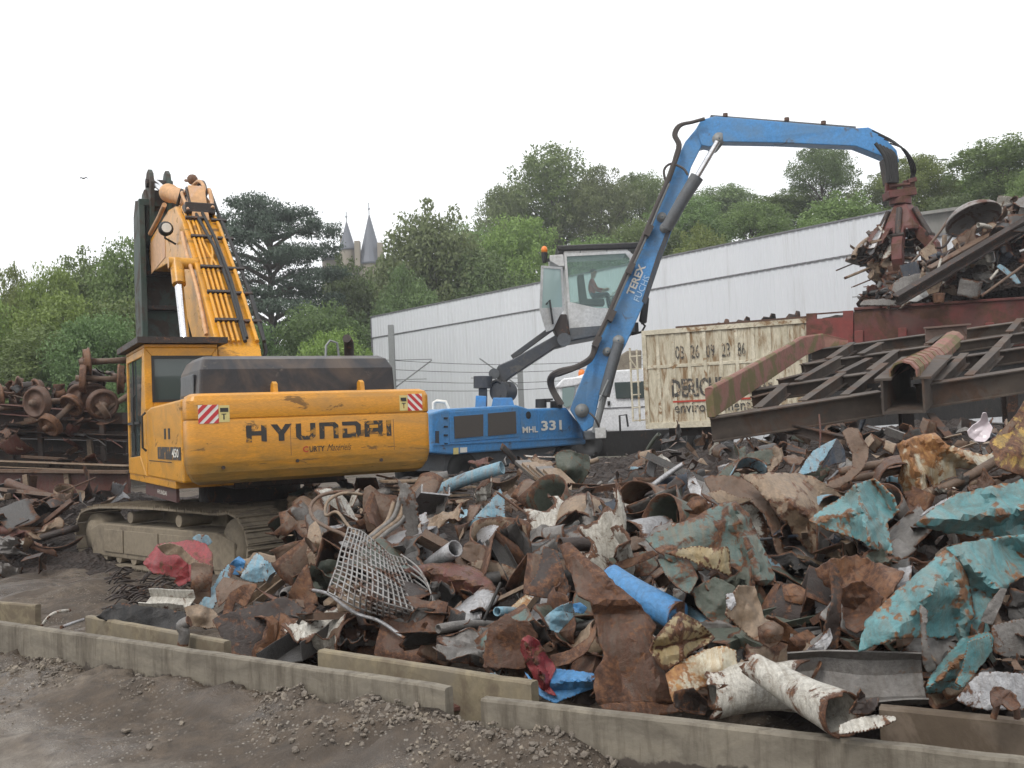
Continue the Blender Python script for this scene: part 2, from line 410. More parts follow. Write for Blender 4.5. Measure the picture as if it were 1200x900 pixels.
# ================================================================== ground sheet
def axis_pts(lo, hi, step, far):
    a = []; x = lo
    while x < hi: a.append(x); x += step
    s = step; x = hi
    while x < far: a.append(x); s *= 1.22; x += s
    a.append(far); s = step; x = lo - step; b = []
    while x > -far: b.append(x); s *= 1.22; x -= s
    b.append(-far); return b[::-1] + a
xs = axis_pts(-6.5, 6.5, .085, 1800)
ys = []; y = 2.6; s = .06
while y < 1900:
    ys.append(y); s = .06 if y < 9.5 else min(s * 1.04, 60); y += s
ys = [-900, -200, -40, -8, 0, 1.6, 2.3] + ys + [1900]
vs = [(x, y, ground(x, y) if y < 400 else ground(x, 400)) for y in ys for x in xs]
nx = len(xs)
fs = [(j*nx+i, j*nx+i+1, (j+1)*nx+i+1, (j+1)*nx+i) for j in range(len(ys)-1) for i in range(nx-1)]
mt, t, b = base_mat('muddy_ground'); co = coord(t, False)
n1 = noise_n(t, .9, 8, .65, co, .5); n2 = noise_n(t, 9, 8, .7, co); n3 = noise_n(t, 38, 4, .7, co); n4 = noise_n(t, .45, 4, .5, co, 1)
c = ramp_n(t, n1, [(.32, (.048,.034,.023)), (.5, (.112,.084,.060)), (.68, (.195,.158,.12))])
c = mix_n(t, ramp_n(t, n2, [(.35, (1,1,1)), (.65, (0,0,0))]), c, (.055,.043,.033))
vo = N(t, 'ShaderNodeTexVoronoi'); vo.inputs['Scale'].default_value = 34; t.links.new(co, vo.inputs['Vector'])
st = ramp_n(t, vo.outputs['Distance'], [(.18, (1,1,1)), (.34, (0,0,0))])
sel = math_n(t, 'MULTIPLY', st, ramp_n(t, noise_n(t, 2.4, 4, .6, co), [(.46, (0,0,0)), (.6, (.8,.8,.8))]))
c = mix_n(t, sel, c, mix_n(t, vo.outputs['Color'], (.16,.14,.115), (.34,.31,.27)))
# the driven track: paler crushed stone some way in front of the kerb
tg = N(t, 'ShaderNodeNewGeometry'); dp = N(t, 'ShaderNodeVectorMath', operation='DOT_PRODUCT'); t.links.new(tg.outputs['Position'], dp.inputs[0]); dp.inputs[1].default_value = tuple(KN)
bb = math_n(t, 'SUBTRACT', dp.outputs['Value'], K0.dot(KN)); bb = math_n(t, 'ADD', bb, math_n(t, 'MULTIPLY', noise_n(t, 1.1, 7, .6, co, .4), 1.6))
trk = ramp_n(t, math_n(t, 'ADD', math_n(t, 'MULTIPLY', bb, .5), 1.0), [(.74, (.85,.85,.85)), (.98, (0,0,0))])
c = mix_n(t, trk, c, ramp_n(t, n2, [(.3, (.12,.10,.08)), (.5, (.20,.175,.147)), (.72, (.29,.265,.23))]))
# grass on the hill, told apart by height
tc = N(t, 'ShaderNodeNewGeometry'); sx = N(t, 'ShaderNodeSeparateXYZ'); t.links.new(tc.outputs['Position'], sx.inputs[0])
far = ramp_n(t, math_n(t, 'MULTIPLY', sx.outputs['Y'], .01), [(.40, (0,0,0)), (.5, (1,1,1))])
c = mix_n(t, far, c, mix_n(t, n2, (.03,.05,.018), (.07,.10,.035)))
t.links.new(c, b.inputs['Base Color'])
wet = ramp_n(t, n4, [(.54, (.85,.85,.85)), (.62, (.16,.16,.16))]); t.links.new(wet, b.inputs['Roughness'])
hh = math_n(t, 'ADD', n2, math_n(t, 'MULTIPLY', n3, .5)); hh = math_n(t, 'ADD', hh, math_n(t, 'MULTIPLY', sel, .4))
bump_n(t, b, hh, .8, .03)
M['ground'] = mt
g = MB(); g.add(vs, fs, True); go = g.build('ground', mt); go['kind'] = 'structure'
# fine scrap that fills the heap below the countable pieces; near-black colour paints shade into the gaps
mt, t, b = base_mat('fine_scrap'); co = coord(t, False)
vo = N(t, 'ShaderNodeTexVoronoi'); vo.inputs['Scale'].default_value = 13; t.links.new(co, vo.inputs['Vector'])
n2 = noise_n(t, 6, 8, .7, co)
c = mix_n(t, vo.outputs['Color'], (.010,.008,.007), (.05,.034,.026)); c = mix_n(t, n2, c, (.03,.02,.016))
t.links.new(c, b.inputs['Base Color']); b.inputs['Roughness'].default_value = .8; bump_n(t, b, vo.outputs['Distance'], 1, .06)
hb = MB(); hx = [i * .16 for i in range(-110, 75)]; hy = [4.0 + i * .16 for i in range(0, 150)]
hv = []
for y in hy:
    for x in hx:
        q = V((x * 2.3, y * 2.3, 0)); z = heap(x, y)
        a = sm(-.1, .3, z)
        hv.append((x, y, z - .20 + a * (.13 * fbm(q, 3) + .10 * noise.cell(V((x * 4, y * 4, 0))) - .12) if z > -.05 else z - .3))
n_ = len(hx)
keep = []
for j in range(len(hy)-1):
    for i in range(n_-1):
        a = (j*n_+i, j*n_+i+1, (j+1)*n_+i+1, (j+1)*n_+i)
        if max(hv[k][2] for k in a) > -.35: keep.append(a)
hb.add(hv, keep, False); ho = hb.build('fine_scrap', mt)
tag(ho, None, None, None, 'stuff')

# ================================================================== kerb of long boards
mt, t, b = base_mat('kerb_concrete'); co = coord(t)
mp = N(t, 'ShaderNodeMapping'); mp.inputs['Scale'].default_value = (1, 1, 3); t.links.new(co, mp.inputs[0])
n1 = noise_n(t, 2.2, 8, .65, mp.outputs[0], .5); n2 = noise_n(t, 28, 5, .6, co)
mp2 = N(t, 'ShaderNodeMapping'); mp2.inputs['Scale'].default_value = (6, 6, .8); t.links.new(co, mp2.inputs[0])
n3 = noise_n(t, 2, 5, .7, mp2.outputs[0])
c = ramp_n(t, n1, [(.3, (.115,.10,.078)), (.5, (.20,.178,.142)), (.7, (.27,.24,.185))])
c = mix_n(t, math_n(t, 'MULTIPLY', n2, .45), c, (.09,.075,.055)); c = mix_n(t, ramp_n(t, n3, [(.46, (0,0,0)), (.66, (.85,.85,.85))]), c, (.085,.07,.052))
sx = N(t, 'ShaderNodeNewGeometry'); s2 = N(t, 'ShaderNodeSeparateXYZ'); t.links.new(sx.outputs['Position'], s2.inputs[0])
nn = noise_n(t, 1.7, 6, .65, co); lvl = math_n(t, 'SUBTRACT', math_n(t, 'MULTIPLY', nn, .42), s2.outputs['Z'])
c = mix_n(t, ramp_n(t, lvl, [(.115, (0,0,0)), (.13, (1,1,1))]), c, (.06,.048,.038))     # splashed mud along the foot
t.links.new(c, b.inputs['Base Color']); b.inputs['Roughness'].default_value = .85; bump_n(t, b, n2, .4, .01)
M['kerb'] = mt
M['kerb_yellow'] = paint('yellowish_board', (.235,.195,.125), .4, 2.5, .85, 0, ((.12,.095,.065),(.17,.135,.09)), dirt=(.15,.13,.105), dirt_amt=.8)
M['kerb_brown'] = paint('brown_board', (.15,.115,.085), .4, 2, .8, 0, ((.07,.05,.035),(.12,.09,.06)))
def kerb(p0, p1, zt, th, mat, label, zb=-.12, group='long boards edging the heap', notch=0):
    a = PZ(*p0, zt); c_ = PZ(*p1, zt); L = (c_ - a).length; n = max(2, int(L / .12)); nrm = V((-(c_-a).y, (c_-a).x, 0)).normalized()
    if nrm.y < 0: nrm = -nrm
    mb = MB(); vs_ = []
    for i in range(n + 1):
        q = a.lerp(c_, i / n); wob = .003 * fbm(q * 1.3, 3); top = .003 * fbm(q * 6, 3) - .03*max(0, noise.noise(q*4.1) - .42)
        for dz, dn in ((zb - zt, 0), (-.012 + top, 0), (top, .008), (top, th - .008), (-.012 + top, th), (zb - zt, th)):
            vs_.append(q + nrm * (dn + wob) + V((0, 0, dz)))
    fs_ = [(i*6+k, i*6+(k+1) % 6, (i+1)*6+(k+1) % 6, (i+1)*6+k) for i in range(n) for k in range(6)]
    fs_ += [tuple(range(6)), tuple(n*6 + 5 - k for k in range(6))]
    mb.add(vs_, fs_); o = recenter(mb.build('kerb_board', mat)); tag(o, label, 'kerb', group); return o
kerb((-160, 707), (521, 806), .3, .07, M['kerb'], 'longest grey concrete kerb board along the muddy track on the left')
kerb((563, 819), (1320, 906), .3, .07, M['kerb'], 'grey concrete kerb board in the right foreground with a dark mud splash')
kerb((-90, 700), (41, 709), .28, .06, M['kerb_yellow'], 'short yellowish board at the far left edge behind the front kerb', -.3)
kerb((100, 722), (262, 752), .27, .06, M['kerb_yellow'], 'pale yellowish board behind the front kerb below the dark wire tangle', -.2)
kerb((372, 762), (622, 800), .27, .07, M['kerb_yellow'], 'yellow-brown board behind the front kerb below the wire mesh', -.2)
kerb((1030, 829), (1300, 856), .3, .07, M['kerb_brown'], 'brown board behind the right front kerb near the white pipe')
# steel plate lying in the gap between both front boards
o = MB().prism([PZ(524, 835, .05), PZ(562, 828, .05), PZ(566, 800, .12), PZ(530, 806, .12)], (0, 0, .02)).build('steel_plate', M['rust_red'])
tag(recenter(o), 'thin rusty red plate lying in the gap between the two front kerb boards', 'plate')

# pebbles
pb = MB(); M['pebble'] = paint('pebbles', (.22,.185,.145), .5, 9, .9, 0, ((.1,.085,.07),(.2,.17,.14)), dirt=(.27,.235,.19), dirt_amt=.6)
ICO = bmesh.new(); bmesh.ops.create_icosphere(ICO, subdivisions=1, radius=1); iv = [v.co.copy() for v in ICO.verts]; jf = [[v.index for v in f.verts] for f in ICO.faces]; ICO.free()
for i in range(15000):
    px = rnd.uniform(-40, 1220); bsel = rnd.random()
    if bsel < .6: b_ = -abs(rnd.gauss(0, .3)) - .02
    elif bsel < .85: b_ = rnd.uniform(.08, .55)
    else: b_ = rnd.uniform(-2.5, 0)
    tt = rnd.uniform(-1, 9.5); q = K0 + KD * tt + KN * b_
    if noise.noise(V((q.x * 1.6, q.y * 1.6, 0))) < (.02 if b_ > -.5 else .18) and b_ < 0: continue
    r = rnd.choice([.004, .005, .005, .006, .007, .009, .010, .016]) * rnd.uniform(.7, 1.4)
    c_ = V((q.x, q.y, max(ground(q.x, q.y), 0 if b_ > 0 else -9) + r * .25)); rot = Matrix.Rotation(rnd.uniform(0, 6), 3, V((rnd.uniform(-1,1), rnd.uniform(-1,1), 1)).normalized())
    sc = V((rnd.uniform(.8, 1.5), rnd.uniform(.7, 1.1), rnd.uniform(.45, .8)))
    pb.add([c_ + rot @ V((p.x*sc.x*r, p.y*sc.y*r, p.z*sc.z*r)) for p in iv], jf, False)
po = pb.build('gravel', M['pebble']); tag(po, None, None, None, 'stuff')

# ================================================================== warehouse
mt, t, b = base_mat('white_cladding'); co = coord(t, False)
mp = N(t, 'ShaderNodeMapping'); mp.inputs['Scale'].default_value = (1, 1, .12); t.links.new(co, mp.inputs[0])
n1 = noise_n(t, .9, 8, .7, mp.outputs[0]); n2 = noise_n(t, .12, 3, .5, co)
c = mix_n(t, n1, (.60,.62,.65), (.70,.715,.735)); c = mix_n(t, math_n(t, 'MULTIPLY', n2, .5), c, (.56,.58,.62))
t.links.new(c, b.inputs['Base Color']); b.inputs['Roughness'].default_value = .5
M['cladding'] = mt
mpb = N(t, 'ShaderNodeMapping'); mpb.inputs['Scale'].default_value = (2.2, 2.2, .10); t.links.new(co, mpb.inputs[0])
c9 = mix_n(t, math_n(t, 'MULTIPLY', ramp_n(t, noise_n(t, .8, 9, .8, mpb.outputs[0]), [(.55, (0,0,0)), (.72, (1,1,1))]), .5), c, (.36,.35,.33)); t.links.new(c9, b.inputs['Base Color'])
M['trim'] = plain('dark_trim', (.16,.16,.17), .5)
WL = P(436, 372, 60); wdir = V((.642, -.766, 0)); wn_ = V((-.766, -.642, 0))    # wn_ towards the camera side
wroot = empty('warehouse', (WL.x, WL.y, 0), 'long white ribbed metal warehouse behind the machines', 'warehouse')
def wpt(s, z, out=0): return V((WL.x, WL.y, 0)) + wdir * s + wn_ * out + V((0, 0, z))
ZT = WL.z; ZB = P(436, 396, 60).z
def ribs(s0, s1, z0, z1, pitch, depth, out):
    mb = MB(); s = s0; prof = []
    while s < s1 - pitch * .5:
        prof += [(s, 0), (s + pitch * .55, 0), (s + pitch * .63, depth), (s + pitch * .92, depth)]; s += pitch
    prof.append((s1, 0)); n = len(prof)
    vs_ = [wpt(a, z0, out + d) for a, d in prof] + [wpt(a, z1, out + d) for a, d in prof]
    mb.add(vs_, [(i, i+1, i+1+n, i+n) for i in range(n-1)]); return mb
WLEN = 34.6
DV = V((.40, .916, 0))
def wback(s, z, k): return wpt(s, z, -.1) + DV * k
attach(ribs(0, WLEN, -1, ZB - .03, .30, .022, 0).build('lower_cladding', M['cladding']), wroot)
attach(ribs(0, WLEN, ZB + .02, ZT, .30, .022, .05).build('upper_cladding', M['cladding']), wroot)
rm = MB(); rm.box((0,0,0),(1,1,1)); rm = MB()
def wbox(mb, s0, s1, z0, z1, o0, o1):
    a = [wpt(s0,z0,o0), wpt(s1,z0,o0), wpt(s1,z0,o1), wpt(s0,z0,o1), wpt(s0,z1,o0), wpt(s1,z1,o0), wpt(s1,z1,o1), wpt(s0,z1,o1)]
    mb.add(a, [(0,3,2,1),(4,5,6,7),(0,1,5,4),(1,2,6,5),(2,3,7,6),(3,0,4,7)])
mb = MB(); wbox(mb, -.05, WLEN + .05, ZT, ZT + .06, -.3, .11); wbox(mb, -.03, WLEN, ZB - .03, ZB + .02, -.04, .055); wbox(mb, -.06, 0, -1, ZT, -.1, .1)
attach(mb.build('trim', M['trim']), wroot)
mb = MB(); mb.add([wpt(-.03, ZT, -.3), wpt(WLEN, ZT, -.3), wback(WLEN, ZT - .3, 10), wback(-.03, ZT - .3, 10), wback(WLEN, ZT - .6, 20), wback(-.03, ZT - .6, 20)], [(0,1,2,3),(3,2,4,5)])
attach(mb.build('roof', M['cladding']), wroot)
mb = MB(); mb.add([wpt(-.03, -1, -.1), wpt(-.03, ZT, -.1), wback(-.03, ZT - .62, 20), wback(-.03, -1, 20)], [(0,1,2,3)])
attach(mb.build('end_wall', M['cladding']), wroot); mb = MB()
mb.add([wpt(WLEN, -1, -.1), wpt(WLEN, ZT, -.1), wback(WLEN, ZT - .62, 20), wback(WLEN, -1, 20)], [(0,1,2,3)])
attach(mb.build('end_wall', M['cladding']), wroot)

# lower shed and the concrete retaining wall up on the right
P0, P1 = P(1074, 280, 33), P(1178, 265, 31.2)
sroot = empty('shed', (P0.x, P0.y, 0), 'low white ribbed shed wall behind the scrap-filled wagon at right', 'shed')
dv = (P1 - P0); dv.z = 0; L = dv.length + 6; dv.normalize(); nv = V((-dv.y, dv.x, 0)); nv = -nv if nv.y < 0 else nv
mb = MB(); n = int(L / .3); prof = []
for i in range(n): prof += [(i*.3, 0), (i*.3+.17, 0), (i*.3+.2, -.05), (i*.3+.27, -.05)]
prof.append((n*.3, 0)); k = len(prof); zt = P0.z
mb.add([V((P0.x, P0.y, 0)) + dv*a + nv*d for a, d in prof] + [V((P0.x, P0.y, zt)) + dv*a + nv*d for a, d in prof], [(i, i+1, i+1+k, i+k) for i in range(k-1)])
attach(mb.build('cladding', M['cladding']), sroot)
mb = MB(); a0 = V((P0.x, P0.y, zt)); mb.beam(a0 - nv*.02, a0 + dv*n*.3 - nv*.02, .2, .08); attach(mb.build('roof_edge', M['trim']), sroot)
mt, t, b = base_mat('old_concrete'); co = coord(t, False)
mp = N(t, 'ShaderNodeMapping'); mp.inputs['Scale'].default_value = (1, 1, .15); t.links.new(co, mp.inputs[0])
n1 = noise_n(t, 1.1, 8, .75, mp.outputs[0], .3); n2 = noise_n(t, 5, 6, .6, co)
c = ramp_n(t, n1, [(.3, (.11,.105,.095)), (.5, (.2,.195,.18)), (.7, (.29,.28,.26))]); t.links.new(mix_n(t, math_n(t, 'MULTIPLY', n2, .4), c, (.13,.125,.11)), b.inputs['Base Color'])
b.inputs['Roughness'].default_value = .9
A, B = P(1072, 238, 44), P(1300, 240, 40); A.z = B.z = (A.z + B.z) / 2
mb = MB(); mb.prism([A, B, V((B.x, B.y, 2)), V((A.x, A.y, 2))], (.3, 1.2, 0)); mb.beam(A + V((0,-.05,.06)), B + V((0,-.05,.06)), .5, .14)
tag(recenter(mb.build('retaining_wall', mt)), 'streaked grey concrete retaining wall below the trees at far right', 'wall')

# ================================================================== trees
def leafmat(name, c0, c1):
    mt, t, b = base_mat(name); co = coord(t)
    n1 = noise_n(t, 5, 4, .6, co); n2 = noise_n(t, 55, 2, .6, co); oi = N(t, 'ShaderNodeObjectInfo')
    c = mix_n(t, ramp_n(t, n1, [(.3, (0,0,0)), (.7, (1,1,1))]), c0, c1)
    c = mix_n(t, math_n(t, 'MULTIPLY', n2, .6), c, tuple(x * 1.7 for x in c1))
    hs = N(t, 'ShaderNodeHueSaturation'); t.links.new(c, hs.inputs['Color'])
    t.links.new(math_n(t, 'ADD', math_n(t, 'MULTIPLY', oi.outputs['Random'], .5), .75), hs.inputs['Value'])
    t.links.new(math_n(t, 'ADD', math_n(t, 'MULTIPLY', oi.outputs['Random'], .035), .482), hs.inputs['Hue'])
    t.links.new(hs.outputs[0], b.inputs['Base Color']); b.inputs['Roughness'].default_value = .6
    tl = N(t, 'ShaderNodeBsdfTranslucent'); t.links.new(hs.outputs[0], tl.inputs['Color'])
    mx = N(t, 'ShaderNodeMixShader'); mx.inputs[0].default_value = .3
    t.links.new(b.outputs[0], mx.inputs[1]); t.links.new(tl.outputs[0], mx.inputs[2]); t.links.new(mx.outputs[0], t.nodes['Material Output'].inputs['Surface'])
    return mt
LM = {'mid': leafmat('leaves_mid_green', (.08,.128,.034), (.14,.20,.058)),
      'dark': leafmat('leaves_dark_green', (.068,.112,.038), (.112,.165,.055)),
      'yellow': leafmat('leaves_yellow_green', (.11,.165,.034), (.175,.235,.055)),
      'grey': leafmat('leaves_grey_green', (.10,.138,.052), (.16,.205,.08)),
      'cedar': leafmat('needles_blue_green', (.026,.044,.028), (.052,.075,.048))}
M['bark'] = paint('bark', (.09,.075,.06), .4, 5, .9, 0, ((.04,.033,.027),(.07,.06,.045)), bump=.6)
def leaf_mesh(name, blobs, size, rs, flat=0):
    vs_ = []; 
    for (c, r, n) in blobs:
        r = np.array(r) if not np.isscalar(r) else np.array([r, r, r])
        d = rs.normal(size=(n, 3)); d /= np.linalg.norm(d, axis=1)[:, None]
        # ragged shell
        rad = rs.uniform(.5, 1.12, n) ** .6
        lump = 1 + .22 * np.sin(d[:, 0]*7 + c[0]*40) * np.sin(d[:, 1]*6 + c[1]*50) + .15*np.sin(d[:, 2]*9 + c[2]*30)
        p = np.array(c) + d * r * (rad * lump)[:, None]
        a = rs.normal(size=(n, 3)) + d * .8; a[:, 2] += flat; a /= np.linalg.norm(a, axis=1)[:, None]
        t_ = np.cross(a, rs.normal(size=(n, 3))); t_ /= np.linalg.norm(t_, axis=1)[:, None]; b_ = np.cross(a, t_)
        s_ = size * rs.uniform(.6, 1.5, n)[:, None]
        q = np.stack([p - t_*s_, p - b_*s_*.55, p + t_*s_, p + b_*s_*.55], 1); vs_.append(q.reshape(-1, 3))
    vs_ = np.concatenate(vs_); n = len(vs_) // 4
    me = bpy.data.meshes.new(name); me.vertices.add(len(vs_)); me.vertices.foreach_set('co', vs_.ravel())
    me.loops.add(n*4); me.loops.foreach_set('vertex_index', np.arange(n*4)); me.polygons.add(n)
    me.polygons.foreach_set('loop_start', np.arange(0, n*4, 4)); me.polygons.foreach_set('loop_total', np.full(n, 4)); me.update(); me.validate()
    return me
VARS = []
for k in range(6):
    rs = np.random.RandomState(20 + k); blobs = []; tm = MB()
    nb = 30; wx = [.40,.33,.45,.36,.42,.30][k]
    tm.tube([(0,0,-.05), (.01,0,.15), (-.01,.01,.35), (.01,0,.6), (0,0,.78)], [.024,.02,.016,.010,.004], 8)
    for i in range(nb):
        th = rs.uniform(0, 6.28); zz = rs.uniform(-.75, 1); rr = math.sqrt(max(0, 1 - zz*zz)) * rs.uniform(.35, 1)
        c = (wx*.78*rr*math.cos(th), wx*.78*rr*math.sin(th), .58 + zz*.34 + rs.uniform(-.03,.03)); r = rs.uniform(.085, .16)
        blobs.append((c, (r*1.15, r*1.15, r*.85), int(760 * (r/.12)**2)))
        if i % 2 == 0: tm.tube([(0,0,max(.18, c[2]*.55)), (c[0]*.5, c[1]*.5, c[2]*.82), c], [.009,.006,.003], 5)
    for i in range(26):   # loose twigs breaking the outline
        th = rs.uniform(0, 6.28); zz = rs.uniform(-.4, 1); rr = math.sqrt(max(0, 1 - zz*zz))
        blobs.append(((wx*rr*math.cos(th), wx*rr*math.sin(th), .58 + zz*.42), rs.uniform(.03,.06), 110))
    cm = leaf_mesh('crown', blobs, .0092, rs); cm.materials.append(LM['mid'])
    tob = tm.build('trunk', M['bark']); VARS.append((cm, tob.data)); bpy.data.objects.remove(tob)
rs = np.random.RandomState(5); blobs = []; tm = MB()
tm.tube([(0,0,-.05), (0,0,.3), (.01,0,.6), (0,0,.93)], [.035,.03,.02,.006], 8)
for i in range(64):
    lev = i / 63; z = .16 + .80*lev; th = i * 2.4 + rs.uniform(-.3,.3)
    reach = (.62 - .22*lev) * rs.uniform(.45, 1.0) if lev < .93 else .12
    c = (reach*math.cos(th), reach*math.sin(th), z + rs.uniform(-.02,.02) + .03*reach)
    w = rs.uniform(.15, .25) * (1 - .3*lev)
    blobs.append((c, (w*1.2, w*1.2, .024), 1100)); 
    for j in range(2):
        a2 = th + rs.uniform(-.6,.6); blobs.append(((c[0] + w*.9*math.cos(a2), c[1] + w*.9*math.sin(a2), c[2] + rs.uniform(-.02,.025)), (w*.5, w*.5, .02), 240))
    tm.tube([(0,0,z - .06), (c[0]*.5, c[1]*.5, z - .015), (c[0], c[1], c[2] - .01)], [.012,.008,.004], 5)
cm = leaf_mesh('crown', blobs, .0075, rs, 2.2); cm.materials.append(LM['cedar'])
tob = tm.build('trunk', M['bark']); CED = (cm, tob.data); bpy.data.objects.remove(tob)

def tree(px, top, d, wpx, var, tone, label, group=None, name='broadleaf_tree', zb=None):
    tp = P(px, top, d); base = hill(tp.x, d) if zb is None else zb; h = tp.z - base; w = wpx * d / FPX
    src = CED if var == 'cedar' else VARS[var % 6]
    wu = 1.25 if var == 'cedar' else 2 * [.40,.33,.45,.36,.42,.30][var % 6] * .98
    root = empty(name, (tp.x, d, base), label, 'tree', group, rnd.uniform(0, 6.28))
    root.scale = (w / wu, w / wu, h)
    for me, nm in ((src[1], 'trunk'), (src[0], 'crown')):
        o = bpy.data.objects.new(nm, me); COL.objects.link(o); o.parent = root
        if nm == 'crown' and var != 'cedar':
            o.material_slots[0].link = 'OBJECT'; o.material_slots[0].material = LM[tone]
    return root
TG = 'trees on the slope behind the yard'
TREES = [
 (-45, 325, 44, 120, 0, 'yellow', 'yellowish green tree half cut by the left edge of the photo'),
 (15, 322, 50, 95, 2, 'yellow', 'pale green tree above the left end of the rusty wheelsets'),
 (62, 318, 47, 95, 4, 'yellow', 'light green tree above the middle of the stacked wheelsets'),
 (105, 296, 52, 110, 1, 'mid', 'rounded light green tree just left of the dark raised stick'),
 (150, 290, 49, 110, 3, 'mid', 'mid green tree directly behind the dark raised stick'),
 (30, 380, 38, 150, 5, 'mid', 'low bushy green tree right behind the wheelsets at far left'),
 (115, 375, 37, 130, 0, 'dark', 'low dark green tree between the wheelsets and the yellow cab'),
 (-10, 345, 60, 150, 1, 'dark', 'dark tree at the far left edge in the second row behind the wheelsets'),
 (75, 352, 41, 130, 3, 'yellow', 'bright low tree right behind the middle wheelsets'),
 (150, 345, 42, 120, 5, 'mid', 'green tree touching the back of the yellow cab roof'),
 (406, 300, 74, 80, 5, 'dark', 'green tree hiding the foot of the castle'),
 (430, 322, 80, 70, 1, 'mid', 'mid green tree directly below the larger castle spire'),
 (385, 390, 44, 110, 4, 'yellow', 'low bright bush above the right end of the black engine hood'),
 (290, 385, 50, 120, 0, 'dark', 'dark low tree right of the yellow boom foot'),
 (215, 330, 56, 120, 2, 'dark', 'dark green tree seen between the yellow boom and the dark stick'),
 (-120, 310, 50, 120, 3, 'mid', 'green tree beyond the left edge of the photo'),
 (456, 300, 76, 74, 4, 'grey', 'greyish green tree just below the castle spires'),
 (372, 355, 50, 110, 1, 'dark', 'lighter green bush in front of the foot of the cedar'),
 (505, 240, 72, 125, 5, 'grey', 'airy grey-green tree right of the castle with sky showing through'),
 (470, 320, 66, 110, 2, 'dark', 'dark green tree over the left corner of the white warehouse'),
 (560, 300, 70, 120, 3, 'dark', 'dark rounded tree behind the white warehouse left of the white cab'),
 (545, 262, 84, 90, 1, 'mid', 'green tree between the airy tree and the tall group'),
 (592, 222, 92, 85, 0, 'grey', 'grey-green treetop at the left shoulder of the tall group'),
 (645, 178, 95, 125, 3, 'mid', 'tallest dark green tree above the white warehouse'),
 (700, 200, 92, 105, 2, 'grey', 'broad olive tree with bare twigs above the white cab'),
 (748, 204, 95, 80, 4, 'mid', 'green tree left of the blue boom'),
 (610, 258, 80, 120, 4, 'yellow', 'bright green lower tree in front of the tallest tree'),
 (690, 285, 72, 120, 0, 'mid', 'low green tree right behind the roof of the white cab'),
 (625, 325, 68, 100, 5, 'dark', 'small dark tree behind the roof line left of the white cab'),
 (755, 255, 76, 95, 1, 'mid', 'green tree behind the upper blue boom'),
 (800, 232, 84, 105, 3, 'mid', 'green tree inside the bend of the blue boom'),
 (845, 218, 90, 85, 5, 'grey', 'thin greyish treetop right of the blue boom bend'),
 (820, 270, 66, 90, 2, 'yellow', 'light round bush behind the roof edge right of the blue boom'),
 (880, 240, 74, 95, 0, 'mid', 'green tree under the middle of the blue stick'),
 (915, 228, 82, 95, 1, 'mid', 'mid green tree left of the tall dark tree under the stick'),
 (960, 172, 80, 85, 4, 'dark', 'tall dark green tree under the blue stick'),
 (900, 285, 56, 130, 3, 'yellow', 'wide light green tree touching the warehouse roof under the stick'),
 (985, 228, 62, 110, 5, 'mid', 'green tree left of the red grab'),
 (1035, 205, 70, 80, 2, 'mid', 'green tree directly behind the red grab'),
 (1070, 186, 66, 90, 0, 'yellow', 'yellowish green tree just right of the red grab'),
 (1120, 232, 56, 110, 4, 'dark', 'low dark tree above the grey retaining wall'),
 (1172, 164, 62, 120, 1, 'mid', 'tall green tree at the upper right corner'),
 (1150, 205, 70, 90, 3, 'yellow', 'lighter tree behind the gap of sky at far right'),
 (1215, 200, 52, 100, 2, 'mid', 'green tree cut by the right edge of the photo'),
 (1290, 180, 55, 120, 4, 'mid', 'green tree beyond the right edge'),
 (960, 260, 58, 90, 4, 'mid', 'dense green tree behind the warehouse roof left of the grab'),
]
for a in TREES: tree(a[0], a[1], a[2], a[3], a[4], a[5], a[6], TG)
tree(314, 229, 64, 204, 'cedar', None, 'large dark blue-green cedar with flat layered branches beside the yellow boom', None, 'cedar_tree')
# undergrowth on the slope: one mass
rs = np.random.RandomState(77); bl = []
for i in range(520):
    s_ = rs.uniform(2, 60); a_ = rs.uniform(-70, 55)
    x = -8.56 + .642*a_ + .766*s_; y = 60 - .766*a_ + .642*s_
    if y < 30 or s_ < 0: continue
    if -26 < s_ - 26 < 1 and 0 < a_ < 35: 
        if s_ < 27: continue
    r = rs.uniform(1.2, 2.8); bl.append(((x, y, hill(x, y) + r*.35), (r*1.3, r*1.3, r), 170))
for i in range(60):
    x = rs.uniform(-60, -9); y = rs.uniform(44, 62); r = rs.uniform(1.5, 3); bl.append(((x, y, r*.4), (r*1.3, r*1.3, r), 260))
um = leaf_mesh('undergrowth', bl, .17, rs); um.materials.append(LM['dark'])
uo = bpy.data.objects.new('undergrowth', um); COL.objects.link(uo); tag(uo, None, None, None, 'stuff')

# ================================================================== castle with pointed roofs
M['slate'] = plain('blue_grey_slate', (.13,.14,.165), .6); M['stone'] = plain('pale_limestone', (.27,.235,.19), .85); M['lead'] = plain('pale_lead', (.3,.32,.36), .5)
D = 140
cr = P(415, 330, D); croot = empty('castle', (cr.x, cr.y, hill(cr.x, cr.y)), 'pale stone castle with blue-grey pointed roofs behind the trees', 'castle')
def spire(px, topy, basey, wpx, wall, finial):
    tp = P(px, topy, D); bs = P(px, basey, D); r = wpx / 2 * D / FPX
    mb = MB(); mb.lathe((tp.x, D, bs.z), (0,0,1), [(-.2, r*1.02), (0, r*1.05), ((tp.z-bs.z)*.25, r*.74), (tp.z-bs.z, .08)], 16, False)
    o = attach(mb.build('pointed_roof', M['slate']), croot)
    mb = MB(); mb.lathe((tp.x, D, bs.z - wall), (0,0,1), [(0, r*.9), (wall - .2, r*.9)], 16); attach(mb.build('round_tower', M['stone']), croot)
    mb = MB(); mb.cyl(tp, tp + V((0,0,finial)), .07, 6); mb.ball(tp + V((0,0,finial*.5)), .18, 8); f = mb.build('finial', M['lead']); attach(f, croot)
